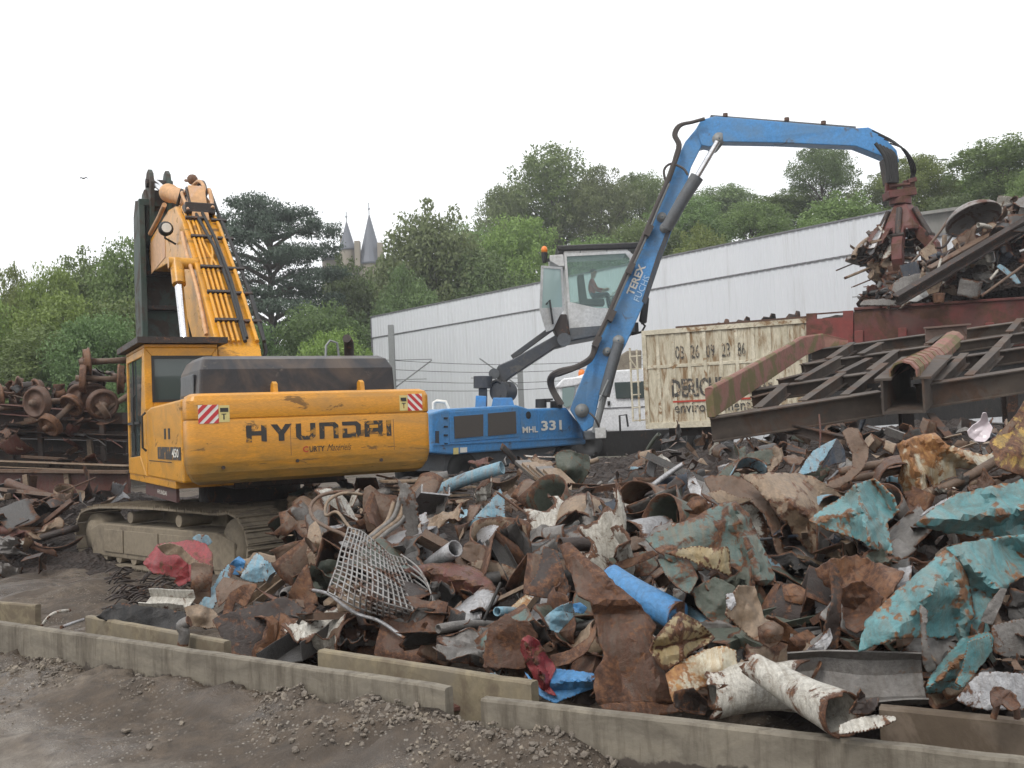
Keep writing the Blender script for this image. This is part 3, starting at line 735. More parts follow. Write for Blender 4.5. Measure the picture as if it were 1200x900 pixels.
spire(432.5, 252, 309, 31, 12, 1.8); spire(406, 260, 292, 20, 12, 1.5)
def castle_box(x0, y0, x1, y1, d0, dep, mat, name):
    a = P(x0, y1, D + d0); c = P(x1, y0, D + d0); mb = MB().box((a.x, D + d0, a.z), (c.x, D + d0 + dep, c.z)); return attach(mb.build(name, mat), croot)
castle_box(399, 276, 405, 300, 1, 1.2, M['stone'], 'chimney'); castle_box(416, 282, 421, 312, -2, 1.2, M['stone'], 'chimney')
castle_box(443, 284, 448, 316, -2, 1.2, M['stone'], 'chimney'); castle_box(380, 302, 450, 380, 2, 14, M['stone'], 'wall')
a = P(376, 302, D+1); c = P(424, 302, D+1); r_ = P(400, 286, D+1).z
mb = MB(); mb.prism([(a.x, D, a.z), (a.x, D+16, a.z), (a.x+1.5, D+8, r_)], (c.x - a.x - 1.5, 0, 0)); attach(mb.build('roof', M['slate']), croot)
for i, (wx_, wy_) in enumerate(((427, 322), (436, 322), (444, 326), (408, 310))):
    a = P(wx_, wy_ + 8, D+1.96); c = P(wx_ + 3, wy_, D+1.96); mb = MB().box((a.x, D+1.9, a.z), (c.x, D+2.05, c.z)); attach(mb.build('window', M['glass']), croot)

# ================================================================== railway masts and wires, lamp, bird
M['galv'] = plain('galvanised_grey', (.23,.24,.24), .55, .2)
wires = MB()
def mast(px, top, d, arms, label):
    t_ = P(px, top, d); root = empty('railway_mast', (t_.x, d, 0), label, 'mast', 'railway masts in front of the warehouse')
    attach(MB().ibeam((t_.x, d, -.5), (t_.x, d, t_.z), .26, .26, .03, (0, 1, 0)).build('post', M['galv']), root)
    for (a, b_, r) in arms:
        mb = MB(); mb.cyl(P(*a, d), P(*b_, d), r, 6); mb.ball(P(*a, d), r*2.2, 6); attach(mb.build('bracket', M['galv']), root)
mast(458, 381, 45, [((460, 422), (506, 421), .025), ((462, 455), (506, 422), .035), ((460, 445), (500, 444), .02)], 'grey steel railway mast in front of the left end of the warehouse')
mast(609, 425, 45, [((607, 452), (562, 420), .035), ((607, 443), (552, 443), .02)], 'second grey railway mast seen under the grey cab arm')
for i, (y0, y1) in enumerate(((421, 424), (432, 431), (445, 443), (456, 449))):
    a = P(440, y0, 46); b_ = P(760, y1 - 4, 40); pts = [a.lerp(b_, k/12) - V((0, 0, .25*math.sin(math.pi*k/12))) for k in range(13)]
    o = MB().tube(pts, .012, 5).build('overhead_wire', M['rubber']); tag(recenter(o), ['highest thin overhead wire in front of the warehouse','second overhead wire from the top in front of the warehouse','third overhead wire from the top in front of the warehouse','lowest thin overhead wire in front of the warehouse'][i], 'wire', 'overhead railway wires')
a = P(1086, 199, 75); root = empty('street_lamp', (a.x, 75, hill(a.x, 75)), 'thin grey street lamp head rising out of the trees right of the grab', 'street lamp')
attach(MB().tube([(a.x, 75, hill(a.x, 75)), a, P(1093, 194, 75), P(1102, 189, 75)], [.06,.04,.03,.03], 8).build('post', M['galv']), root)
attach(MB().ball(P(1106, 187, 75), .28, 10, (1.3,.5,.3)).build('lamp_head', M['galv']), root)
c = P(98, 209, 60); mb = MB(); mb.ball(c, .06, 8, (1.8,1,.8)); mb.add([c, c+V((-.05,0,.03)), c+V((-.28,.1,.02)), c+V((-.16,-.05,.09))], [(0,1,2,3)]); mb.add([c, c+V((.05,0,.03)), c+V((.28,.1,.0)), c+V((.16,-.05,.08))], [(0,1,2,3)])
tag(recenter(mb.build('bird', M['rubber'])), 'tiny dark bird flying in the white sky at upper left', 'bird')

# haze: the damp air of an overcast day
mt = bpy.data.materials.new('pale_haze'); mt.use_nodes = True; t = mt.node_tree
t.nodes.remove(t.nodes['Principled BSDF']); pv = t.nodes.new('ShaderNodeVolumePrincipled'); pv.inputs['Density'].default_value = .0010; pv.inputs['Color'].default_value = (.93,.95,1,1); pv.inputs['Anisotropy'].default_value = .2
t.links.new(pv.outputs[0], t.nodes['Material Output'].inputs['Volume'])
o = MB().box((-1850, -950, -2), (1850, 1950, 45)).build('haze', mt); o['kind'] = 'stuff'
# ================================================================== yellow crawler excavator
TH = R(29)
er = V((math.cos(TH), math.sin(TH), 0)); ef = V((-math.sin(TH), math.cos(TH), 0)); EO = V((-4.06, 15.03, 0))
EX = empty('crawler_excavator', (EO.x, EO.y, -.25), 'yellow crawler excavator seen from behind with raised boom, on muddy tracks', 'excavator')
def E(x, y, z): return EO + er * x + ef * y + V((0, 0, z))
EM = Matrix((( er.x, ef.x, 0, EO.x), (er.y, ef.y, 0, EO.y), (0, 0, 1, 0), (0, 0, 0, 1)))
SHEAR = False
def ebuild(mb, name, mat, bevel=0, parent=None, local=True, seg=2):
    if SHEAR: mb.v = [(x - .27*(1 - min(1, max(0, y/8))), y, z) for x, y, z in mb.v]      # the boom stands slightly askew to the house
    if local: mb.v = [tuple(EM @ V(p)) for p in mb.v]
    o = mb.build(name, mat, None, bevel, seg)
    o.data.transform(Matrix.Translation(-V(EX.location)))
    o.parent = parent if parent is not None else EX
    return o
def spl_(pts, k=5):
    o = []; pts = [V(p) for p in pts]
    for i in range(len(pts)-1):
        p0, p1, p2, p3 = pts[max(i-1,0)], pts[i], pts[i+1], pts[min(i+2,len(pts)-1)]
        for j in range(k):
            t_ = j/k; o.append(.5*((2*p1) + (-p0+p2)*t_ + (2*p0-5*p1+4*p2-p3)*t_*t_ + (-p0+3*p1-3*p2+p3)*t_**3))
    return o + [pts[-1]]
def rrect(x0, x1, y0, y1, r, inset=0, seg=5):
    x0 += inset; x1 -= inset; y0 += inset; y1 -= inset; r = max(.02, r - inset*.3); pts = []
    for cx, cy, a0 in ((x1-r, y0+r, -90), (x1-r, y1-r, 0), (x0+r, y1-r, 90), (x0+r, y0+r, 180)):
        for k in range(seg+1):
            a = R(a0 + 90*k/seg); pts.append((cx + r*math.cos(a), cy + r*math.sin(a)))
    return pts
def loft(mb, rings, smooth=False):
    n = len(rings[0]); vs_ = [p for q in rings for p in q]
    fs_ = [(i*n+j, i*n+(j+1)%n, (i+1)*n+(j+1)%n, (i+1)*n+j) for i in range(len(rings)-1) for j in range(n)]
    mb.add(vs_, fs_, smooth); mb.add(rings[0], [list(range(n-1,-1,-1))]); mb.add(rings[-1], [list(range(n))])
# counterweight
mb = MB(); prof = [(1.10,.16),(1.14,.09),(1.24,.03),(1.36,0),(1.862,0),(1.868,.012),(1.88,.012),(1.886,0),(2.10,0),(2.16,.025),(2.19,.09)]
X0, X1, Y0, Y1 = -1.5, 1.62, -3.2, -2.82
loft(mb, [[(p[0], p[1], z) for p in rrect(X0, X1, Y0, Y1 + ins, .11, ins)] for z, ins in prof], False)
M['cw'] = paint('scraped_machine_yellow', (.62,.27,.022), .24, 2.4, .36, 0, ((.10,.055,.02),(.30,.15,.04)), dirt=(.33,.18,.05), dirt_amt=.75, bump=.12, fine=2.2, stretch=(.6, .6, 2.6), edge=.015)
CW = ebuild(mb, 'counterweight', M['cw'])
def scraped_foot(mt, z0, z1):      # grime and scrapes along the lower edge of the counterweight
    t = mt.node_tree; b = t.nodes['Principled BSDF']; src = b.inputs['Base Color'].links[0].from_socket
    tc = N(t, 'ShaderNodeTexCoord'); sx = N(t, 'ShaderNodeSeparateXYZ'); t.links.new(tc.outputs['Object'], sx.inputs[0])
    mp = N(t, 'ShaderNodeMapping'); mp.inputs['Scale'].default_value = (1.2, 1.2, 9); t.links.new(tc.outputs['Object'], mp.inputs[0])
    nz = noise_n(t, 2.2, 9, .72, mp.outputs[0], .3); nb = noise_n(t, 1.3, 4, .6, tc.outputs['Object'])
    v = math_n(t, 'ADD', sx.outputs['Z'], math_n(t, 'MULTIPLY', math_n(t, 'SUBTRACT', nz, .5), .75)); v = math_n(t, 'ADD', v, math_n(t, 'MULTIPLY', math_n(t, 'SUBTRACT', nb, .5), .35))
    mr = N(t, 'ShaderNodeMapRange'); t.links.new(v, mr.inputs[0]); mr.inputs[1].default_value = z1; mr.inputs[2].default_value = z0
    f = math_n(t, 'MULTIPLY', mr.outputs[0], .85)
    t.links.new(mix_n(t, f, src, mix_n(t, nz, (.10,.065,.02), (.27,.19,.06))), b.inputs['Base Color'])
scraped_foot(M['cw'], 1.40, 1.78)
for p in CW.data.polygons: p.use_smooth = abs(p.normal.z) < .2
md = CW.modifiers.new('b', 'BEVEL'); md.width = .012; md.segments = 2; md.limit_method = 'ANGLE'; md.angle_limit = R(25)
M['letter_black'] = paint('black_lettering', (.03,.027,.024), .3, 8, .6, 0, ((.3,.14,.02),(.45,.22,.03)), bump=0, dirt_amt=0, edge=.02)
M['sticker_white'] = plain('sticker_white', (.7,.68,.62), .5); M['sticker_red'] = plain('sticker_red', (.5,.03,.035), .45)
M['sticker_yellow'] = plain('sticker_pale_yellow', (.6,.5,.2), .5); M['letter_red'] = plain('red_lettering', (.4,.04,.02), .5)
# big stencil letters, drawn on a 5 x 5 grid, each stroke butted to the next
LET = {'H': [[(0,0),(1.3,0),(1.3,5),(0,5)], [(1.3,1.9),(3.6,1.9),(3.6,3.2),(1.3,3.2)], [(3.6,0),(4.9,0),(4.9,5),(3.6,5)]],
 'Y': [[(0,5),(1.9,2.0),(1.9,0),(3.3,0),(3.3,2.0),(5.2,5),(3.6,5),(2.6,3.3),(1.6,5)]],
 'U': [[(0,5),(0,1),(.9,0),(4.0,0),(4.9,1),(4.9,5),(3.6,5),(3.6,1.5),(3.3,1.2),(1.6,1.2),(1.3,1.5),(1.3,5)]],
 'N': [[(0,0),(1.3,0),(1.3,3.8),(3.3,3.8),(3.6,3.5),(3.6,0),(4.9,0),(4.9,4.1),(4.0,5),(0,5)]],
 'D': [[(0,0),(1.3,0),(3.9,0),(4.9,1),(4.9,4),(3.9,5),(0,5),(0,3.8),(3.2,3.8),(3.6,3.4),(3.6,1.6),(3.2,1.2),(1.3,1.2),(1.3,2.9),(0,2.9)]],
 'A': [[(0,0),(1.3,0),(1.3,1.5),(3.6,1.5),(3.6,0),(4.9,0),(4.9,5),(.9,5),(0,4.1)], ],
 'I': [[(0,0),(1.3,0),(1.3,5),(0,5)]]}
mb = MB(); cx = 0; word = 'HYUNDAI'; wid = {'I': 1.3, 'Y': 5.2}
tot = sum(wid.get(c_, 4.9) for c_ in word) + 6 * 1.0; kx = 1.87 / tot; kz = .205 / 5
for c_ in word:
    for st_ in LET[c_]:
        zb_ = 1.585
        mb.prism([(-.82 + (cx + a)*kx, Y0 - .0045, zb_ + b_*kz) for a, b_ in st_], (0, .004, 0))
    if c_ == 'A': pass
    cx += wid.get(c_, 4.9) + 1.0
ebuild(mb, 'lettering', M['letter_black'], parent=CW)
mb = MB(); mb.box((-.82 + (4.9*4 + 5.2 + 5 + 1.3)*kx, Y0 - .0075, 1.585 + 2.7*kz), (-.82 + (4.9*4 + 5.2 + 5 + 3.6)*kx, Y0 - .005, 1.585 + 3.7*kz))
ebuild(mb, 'letter_opening', M['exc_yellow'], parent=CW)
def etext(s, x0, x1, z0, h, mat, parent, shear=0, bold=.01):
    o = put_text('lettering', s, E(x0, Y0, z0), er, (0,0,1), h, mat, None, x1 - x0, bold, shear)
    o.data.transform(Matrix.Translation(-V(EX.location))); o.parent = parent; return o
etext('C', -.13, -.06, 1.43, .075, M['letter_red'], CW, 0, .03); etext('URTY', -.045, .15, 1.43, .07, M['letter_black'], CW, 0, .02)
etext('Matériels', .18, .50, 1.43, .085, M['letter_black'], CW, .5, -.005)
def hazard(x0, x1, z0, z1, flip):
    mb = MB(); mb.box((x0, Y0 - .003, z0), (x1, Y0, z1)); o = ebuild(mb, 'hazard_plate', M['sticker_white'], parent=CW)
    mb = MB(); w = x1 - x0; h = z1 - z0; n = 4; per = (w + h) / n
    for i in range(n):       # diagonal red bands clipped to the plate
        a = i * per; b_ = a + per * .55
        def clip(c0, c1):
            poly = []
            def pt(c_, s_): # along diagonal x+z=c
                return None
            pts = []
            for c_ in (c0, c1):
                xa, za = (c_, 0) if c_ <= w else (w, c_ - w); xb, zb_ = (0, c_) if c_ <= h else (c_ - h, h); pts.append(((xa, za), (xb, zb_)))
            (p0, q0), (p1, q1) = pts; poly = [p0]
            if c0 < w < c1: poly.append((w, 0))
            poly += [p1, q1]
            if c0 < h < c1: poly.append((0, h))
            poly.append(q0); return poly
        pl = clip(max(a, .001), min(b_, w + h - .001)); pl = [(x0 + (w - x_ if flip else x_), Y0 - .0055, z0 + z_) for x_, z_ in pl]
        mb.prism(pl, (0, .002, 0))
    s_ = ebuild(mb, 'hazard_stripes', M['sticker_red'], parent=CW)
hazard(-1.375, -1.14, 1.83, 2.05, True); hazard(1.295, 1.50, 1.90, 2.12, False)
for x0, x1, z0 in ((-1.135, -1.01, 1.84), (1.18, 1.29, 1.905)):
    ebuild(MB().box((x0, Y0-.003, z0), (x1, Y0, z0+.2)), 'warning_label', M['sticker_yellow'], parent=CW)
    mb = MB(); mb.box((x0+.015, Y0-.005, z0+.12), (x1-.015, Y0-.003, z0+.17)); mb.box((x0+.05, Y0-.005, z0+.03), (x0+.065, Y0-.003, z0+.09)); mb.box((x0+.03, Y0-.005, z0+.09), (x0+.085, Y0-.003, z0+.1)); ebuild(mb, 'label_print', M['letter_black'], parent=CW)
for x in (-.42, .72):
    mb = MB(); mb.prism([(x, -3.02, 2.17), (x, -2.86, 2.17), (x, -2.88, 2.30), (x, -2.94, 2.33), (x, -3.0, 2.30)], (.06, 0, 0)); ebuild(mb, 'lifting_lug', M['exc_yellow'], .008)
# dents on counterweight: scraped lower edge handled by dirt; black engine hood
mb = MB(); hx0, hx1, hy0, hy1 = -1.27, 1.3, -2.78, -1.5
rg = []
for z, i_, e_ in ((2.17, 0, 0), (2.5, .0, .02), (2.63, .10, .07), (2.68, .26, .12)):
    rg.append([(hx0+e_, hy0+i_, z), (hx1-e_, hy0+i_, z), (hx1-e_, hy1-i_, z), (hx0+e_, hy1-i_, z)])
loft(mb, rg); M['hood'] = paint('black_hood', (.028,.028,.032), .12, 2.2, .42, .1, ((.16,.13,.10),(.3,.27,.23)), dirt=(.12,.085,.06), dirt_amt=.75, bump=.1)
HD = ebuild(mb, 'engine_hood', M['hood'], .03)
mb = MB(); mb.box((-1.29, -2.5, 2.2), (-1.268, -1.7, 2.46)); ebuild(mb, 'hood_grille', M['mgrey'], .01, HD)
ebuild(MB().tube([(.98, -1.9, 2.6), (.98, -1.9, 2.92), (.9, -2.05, 2.96)], [.07, .07, .06], 12), 'exhaust_pipe', M['rust_dark'], 0, HD)
ebuild(MB().tube([(.66, -1.8, 2.62), (.68, -1.8, 2.88), (.74, -1.8, 2.95), (.84, -1.8, 2.92), (.87, -1.8, 2.66)], .018, 8), 'grab_rail', M['galv'], 0, HD)
# side housing and house floor
mb = MB(); mb.prism([(-1.5, -2.815, 1.12), (-1.5, -.15, 1.13), (-1.5, -.15, 2.08), (-1.5, -.55, 2.12), (-1.5, -2.815, 2.14)], (.75, 0, 0)); SP = ebuild(mb, 'side_housing', M['exc_yellow'], .03)
ebuild(MB().box((-1.506, -2.1, 1.36), (-1.5, -.35, 1.37)), 'panel_gap', M['rubber'], 0, SP)
mb = MB(); mb.box((-1.507, -2.75, 1.40), (-1.5, -1.1, 1.56)); ebuild(mb, 'model_band', M['letter_black'], 0, SP)
o = put_text('lettering', '450', E(-1.508, -2.2, 1.43), -ef, (0,0,1), .11, M['sticker_white'], None, .45, .02); o.data.transform(Matrix.Translation(-V(EX.location))); o.parent = SP
for y_ in (-2.05, -1.75): ebuild(MB().box((-1.506, y_, 1.66), (-1.5, y_ + .12, 1.80)), 'latch', M['rubber'], 0, SP)
ebuild(MB().prism([(.75, -2.2, 1.13), (.75, .9, 1.13), (.75, .9, 1.9), (.75, -.4, 2.15), (.75, -2.2, 2.15)], (.85, 0, 0)), 'tank_housing', M['exc_yellow'], .03)
ebuild(MB().box((-.75, -2.2, .98), (.75, 2.0, 1.5)), 'house_floor', M['rust_dark'], .02)
ebuild(MB().box((-1.48, -2.2, 1.03), (-.75, 1.8, 1.13)), 'deck_edge', M['exc_yellow'], .01)
# cab
cx0, cx1, cy0, cy1, cz0, cz1 = -1.5, -.45, -.1, 1.75, 1.13, 3.0
mb = MB()
def wallquad(mb, outer, inner, nv, th):   # frame around an opening; outer and inner with matching corners
    n = len(outer); nv = V(nv) * th
    for i in range(n):
        a, b_, c_, d_ = V(outer[i]), V(outer[(i+1)%n]), V(inner[(i+1)%n]), V(inner[i])
        vs_ = [a, b_, c_, d_] + [q + nv for q in (a, b_, c_, d_)]
        mb.add(vs_, [(0,1,2,3), (7,6,5,4), (0,4,5,1), (1,5,6,2), (2,6,7,3), (3,7,4,0)])
# rear wall with window
ro = [(cx0, cy0, cz0), (cx1, cy0, cz0), (cx1, cy0, cz1), (cx0, cy0, cz1)]
ri = [(cx0+.12, cy0, 2.22), (cx1-.1, cy0, 2.22), (cx1-.1, cy0, 2.86), (cx0+.12, cy0, 2.86)]
wallquad(mb, ro, ri, (0, 1, 0), .06)
so = [(cx0, cy0+.06, cz0), (cx0, cy1, cz0), (cx0, cy1, cz1), (cx0, cy0+.06, cz1)]
si = [(cx0, cy0+.62, 1.42), (cx0, cy1-.08, 1.38), (cx0, cy1-.08, 2.88), (cx0, cy0+.2, 2.88)]
wallquad(mb, so, si, (1, 0, 0), .06)
so2 = [(cx1, y, z) for _, y, z in so]; si2 = [(cx1, cy0+.3, 1.8), (cx1, cy1-.08, 1.8), (cx1, cy1-.08, 2.88), (cx1, cy0+.3, 2.88)]
wallquad(mb, so2, si2, (-1, 0, 0), .06)
mb.box((cx0, cy0, cz1), (cx1, cy1, cz1+.05)); CB = ebuild(mb, 'cab', M['exc_yellow'], .012)
def pane(mb, pts, nv, off, th=.012):
    nv = V(nv); mb.prism([V(p) + nv*off for p in pts], nv * th)
mb = MB(); pane(mb, ri, (0,1,0), .02); ebuild(mb, 'rear_window', M['glass'], 0, CB)
mb = MB(); wallquad(mb, [(cx0+.1, cy0-.012, 2.2), (cx1-.08, cy0-.012, 2.2), (cx1-.08, cy0-.012, 2.88), (cx0+.1, cy0-.012, 2.88)], [(cx0+.14, cy0-.012, 2.24), (cx1-.12, cy0-.012, 2.24), (cx1-.12, cy0-.012, 2.84), (cx0+.14, cy0-.012, 2.84)], (0,1,0), .02); ebuild(mb, 'window_seal', M['rubber'], 0, CB)
mb = MB(); pane(mb, si, (1,0,0), .02); ebuild(mb, 'door_window', M['glass'], 0, CB)
mb = MB(); mb.box((cx0-.01, 1.0, 1.42), (cx0+.01, 1.05, 2.88)); mb.box((cx0-.01, .5, 1.9), (cx0+.01, 1.67, 1.94)); mb.tube([(cx0-.05, .62, 1.75), (cx0-.07, .62, 1.8), (cx0-.07, .62, 2.3), (cx0-.02, .62, 2.35)], .015, 6); ebuild(mb, 'door_bars', M['rubber'], 0, CB)
mb = MB(); pane(mb, si2, (-1,0,0), .02); ebuild(mb, 'side_window', M['glass'], 0, CB)
mb = MB(); pane(mb, [(cx0, cy1, cz0), (cx1, cy1, cz0), (cx1, cy1, cz1), (cx0, cy1, cz1)], (0,-1,0), .0); ebuild(mb, 'windscreen', M['glass'], 0, CB)
ebuild(MB().box((cx0+.62, cy0+.005, 2.3), (cx0+.74, cy0+.015, 2.4)), 'window_sticker', plain('pale_green_sticker', (.3,.5,.4)), 0, CB)
mb = MB(); loft(mb, [[(cx0-.1, cy0-.1, 3.06), (cx1+.14, cy0-.1, 3.06), (cx1+.14, cy1+.3, 3.06), (cx0-.1, cy1+.3, 3.06)], [(cx0-.1, cy0-.1, 3.15), (cx1+.14, cy0-.1, 3.15), (cx1+.14, cy1+.3, 3.15), (cx0-.1, cy1+.3, 3.15)]])
ebuild(mb, 'roof_guard', M['rust_dark'], .015, CB)
mb = MB(); mb.tube([(-1.53,-.3,1.5), (-1.58,-.3,1.55), (-1.58,-.3,2.0), (-1.53,-.3,2.05)], .016, 8); ebuild(mb, 'handrail', M['rubber'])
for q in ((-1.1, 1.3), (-.2, 1.33), (.9, 1.28)): ebuild(MB().cyl((q[0], Y0-.006, q[1]), (q[0], Y0+.01, q[1]), .022, 10), 'bolt', M['rust_dark'], 0, CW)
for q in (-.28, 1.08): ebuild(MB().box((q, Y0-.0015, 1.40), (q+.006, Y0, 1.80)), 'weld_seam', M['rust_brown'], 0, CW)
# boom
SHEAR = True
BX0, BX1 = -.08, .60
bp = [(.25,1.9), (0.0,2.3), (.5,3.1), (2.0,4.45), (3.5,5.65), (4.3,6.1), (5.2,6.22), (8.1,6.15), (8.35,5.9), (8.2,5.6), (7.6,5.36), (5.6,5.2), (4.7,4.92), (3.6,4.1), (1.2,2.15), (.7,1.85)]
mb = MB(); mb.prism([(BX0, a, b_) for a, b_ in bp], (BX1 - BX0, 0, 0)); BM = ebuild(mb, 'boom', M['exc_yellow'], .02)
mb = MB(); mb.box((BX0-.012, 5.7, 5.36), (BX0-.004, 8.0, 6.06)); ebuild(mb, 'worn_plate', M['exc_worn'], 0, BM)
def bt(x, s, off=.06):     # point riding on the back face of the boom, s = 0..1 from foot to bend
    tb = [(0,(.5,3.1)), (.45,(2.0,4.45)), (.85,(3.5,5.65)), (1,(4.3,6.1))]
    for (s0, p0), (s1, p1) in zip(tb, tb[1:]):
        if s <= s1:
            t_ = (s - s0)/(s1 - s0); y = lerp(p0[0], p1[0], t_); z = lerp(p0[1], p1[1], t_); return (x, y - off*.7, z + off*.75)
    return (x, tb[-1][1][0], tb[-1][1][1] + off)
for k, (x, jog) in enumerate(((.02, 0), (.10, .0), (.18, .12), (.26, -.1), (.55, 0))):
    pts = [bt(x, 0), bt(x, .3), bt(x, .5), bt(x + jog*.7, .58), bt(x + jog, .66), bt(x + jog, .8), bt(x+jog, .97)]
    ebuild(MB().tube(pts, .026 if k < 4 else .035, 8), 'oil_pipe', M['exc_yellow'], 0, BM)
for k, s_ in enumerate((.12, .3, .47, .7, .85)):
    ebuild(MB().box((-.03, -.03, -.02), (.34, .03, .035), Matrix.Translation(V(bt(0, s_, .075))) @ Matrix.Rotation(R(43), 4, 'X')), 'pipe_clamp', M['rust_dark'], 0, BM)
    ebuild(MB().box((.44, -.03, -.02), (.72, .03, .03), Matrix.Translation(V(bt(0, s_, .06))) @ Matrix.Rotation(R(43), 4, 'X')), 'pipe_clamp', M['rust_dark'], 0, BM)
for pts in ([bt(.36,0), bt(.37,.3,.07), bt(.33,.6,.09), bt(.22,.8,.1), bt(.16,.97,.15), (.1,4.6,6.5), (.05,4.9,6.25)], [bt(.40,.02), bt(.42,.4,.08), bt(.38,.7,.09), bt(.3,.9,.14), (.25,4.3,6.5), (.2,4.8,6.35)],
            [bt(.66,.0), bt(.68,.3,.05), bt(.66,.6,.07), bt(.62,.9,.1), (.6,4.4,6.5), (.4,4.9,6.5), (.3,5.5,6.35)], [(.62,.55,2.75), (.72,.6,3.0), bt(.70,.1,.03), bt(.69,.35,.05)]):
    ebuild(MB().tube(pts, .032, 8), 'hydraulic_hose', M['rubber'], 0, BM)
ebuild(MB().tube([(-.15,5.2,6.32), (-.1,6.4,6.32), (-.1,7.9,6.26)], .05, 8), 'oil_pipe', M['exc_worn'], 0, BM)
mb = MB(); mb.tube([(-.3, 4.1, 5.6), (-.3, 4.0, 5.6), (-.3,3.92,5.6)], [.13,.14,.11], 14); mb.tube([(-.3,4.1,5.6), (-.3,4.16,5.45), (-.1,4.2,5.35)], .02, 6); ebuild(mb, 'work_light', M['rubber'], 0, BM)
ebuild(MB().cyl((-.3,3.915,5.6), (-.3,3.905,5.6), .09, 14), 'work_light_lens', M['sticker_white'], 0, BM)
# boom cylinder (chrome rod, yellow body) and arm cylinder
mb = MB(); mb.cyl((-.36,.9,1.75), (-.36,1.35,2.55), .13, 18); ebuild(mb, 'boom_cylinder', M['exc_yellow'], 0)
mb = MB(); mb.cyl((-.36,1.35,2.55), (-.36,2.3,4.45), .075, 16); ebuild(mb, 'boom_cylinder_rod', M['chrome'], 0)
mb = MB(); mb.cyl((-.36,2.2,4.28), (-.36,2.42,4.72), .115, 16); mb.cyl((-.5,2.4,4.68), (.0,2.4,4.68), .1, 14); ebuild(mb, 'rod_eye', M['exc_yellow'], 0)
mb = MB(); mb.cyl((.27,3.9,5.95), (.27,3.9,6.95), .01, 4); mb = MB(); mb.prism([(.12,3.5,5.7), (.12,4.2,6.1), (.12,4.15,6.4), (.12,3.95,6.45)], (.3,0,0)); ebuild(mb, 'cylinder_bracket', M['exc_worn'], .01, BM)
a, b_ = V((.36,4.0,6.12)), V((.12,6.5,6.88)); c_ = V((.03,7.9,7.42))
AC = ebuild(MB().tube([a, a.lerp(b_, .93), a.lerp(b_, .94), b_], [.17,.17,.2,.2], 20), 'arm_cylinder', M['exc_worn'])
ebuild(MB().cyl(b_, c_, .085, 14), 'arm_cylinder_rod', M['chrome'])
ebuild(MB().tube([(.45,4.3,6.5),(.55,4.9,6.7),(.5,5.4,6.9),(.4,6.0,7.05)], .03, 8), 'hydraulic_hose', M['rust_orange'])
ebuild(MB().ball((.36,4.9,6.8), .11, 10), 'pipe_joint', M['rust_orange'])
for k, (x, y0_, z0_, r_) in enumerate(((.05,3.6,5.9,.03), (.12,3.7,6.0,.03), (.5,3.6,5.95,.04), (.42,3.9,6.15,.03), (.34,3.8,6.1,.035))):
    ebuild(MB().tube(spl_([(x, y0_, z0_), (x-.06+.04*k, y0_+.3, z0_+.36), (x+.05, y0_+.7, z0_+.45+.03*k), (x+.1-.05*k, y0_+1.2, z0_+.38), (x-.1, y0_+1.8, z0_+.25)]), r_, 8), 'hydraulic_hose', M['rust_dark' if k % 2 else 'exc_worn'], 0, BM)
ebuild(MB().box((.0,3.6,5.85), (.55,4.0,6.05)), 'valve_block', M['rust_dark'], .02, BM)
ebuild(MB().tube(spl_([(-.12,3.3,5.4), (-.16,2.6,4.9), (-.12,1.8,4.1), (-.14,1.0,3.3)]), .035, 8), 'oil_pipe', M['exc_worn'], 0, BM)
SHEAR = False
# stick: dark green box with plate sides, upright behind the cab
mb = MB(); sk = [(7.9,7.35), (8.2,7.75), (8.5,7.95), (8.75,7.7), (8.9,7.0), (9.0,5.2), (8.9,2.2), (8.3,1.8), (8.05,2.4), (7.95,5.0)]
M['stick'] = paint('dark_green_worn_steel', (.03,.055,.043), .4, 1.3, .6, .1, ((.03,.022,.018),(.075,.05,.036)), dirt=(.07,.065,.058), dirt_amt=.6)
sk2 = [(8.0,7.02), (8.5,7.12), (8.8,6.8), (8.95,5.2), (8.85,2.2), (8.3,1.8), (8.05,2.4)]
mb.prism([(-.32, a, b_) for a, b_ in sk2], (.07, 0, 0)); mb.prism([(.86, a, b_) for a, b_ in sk2], (.07, 0, 0)); mb.prism([(-.25, a, b_) for a, b_ in ((8.45,7.05),(8.75,6.7),(8.85,5.2),(8.8,2.2),(8.55,2.2),(8.55,5.2))], (1.11, 0, 0))
ST = ebuild(mb, 'stick', M['stick'], .015)
mb = MB(); mb.prism([(-.16, a, b_) for a, b_ in ((8.0,7.0), (8.25,7.35), (8.6,7.3), (8.8,6.6), (8.6,6.0), (8.1,6.1))], (.74,0,0)); ebuild(mb, 'linkage_housing', M['stick'], .03, ST)
mb = MB(); mb.cyl((-.1,8.2,6.6), (.9,8.2,6.6), .28, 18); ebuild(mb, 'linkage_pin', M['stick'], 0, ST)
for z_ in (5.4, 4.6, 3.8): ebuild(MB().box((-.22, 8.35, z_), (.86, 8.54, z_+.1)), 'inner_rib', M['rust_dark'], .01, ST)
mb = MB(); mb.box((-.32,7.93,2.6), (-.20,8.08,6.9)); mb.box((-.32,7.93,6.9), (.25,8.06,7.05)); ebuild(mb, 'stick_edge', M['stick'], .01, ST)
for x in (-.10, .27):
    mb = MB(); mb.prism([(x, a, b_) for a, b_ in ((7.7,7.4), (7.8,7.62), (7.98,7.74), (8.2,7.72), (8.4,7.55), (8.5,7.2), (8.5,6.2), (8.0,6.0), (7.85,6.6), (7.75,7.0))], (.09, 0, 0)); ebuild(mb, 'stick_ear', M['stick'], .01, ST)
ebuild(MB().cyl((-.16,7.98,7.42), (.42,7.98,7.42), .1, 14), 'pin', M['rust_dark'], 0, ST)
ebuild(MB().box((.4,8.15,6.1), (.66,8.4,7.2)), 'stick_web', M['rust_dark'], 0, ST)
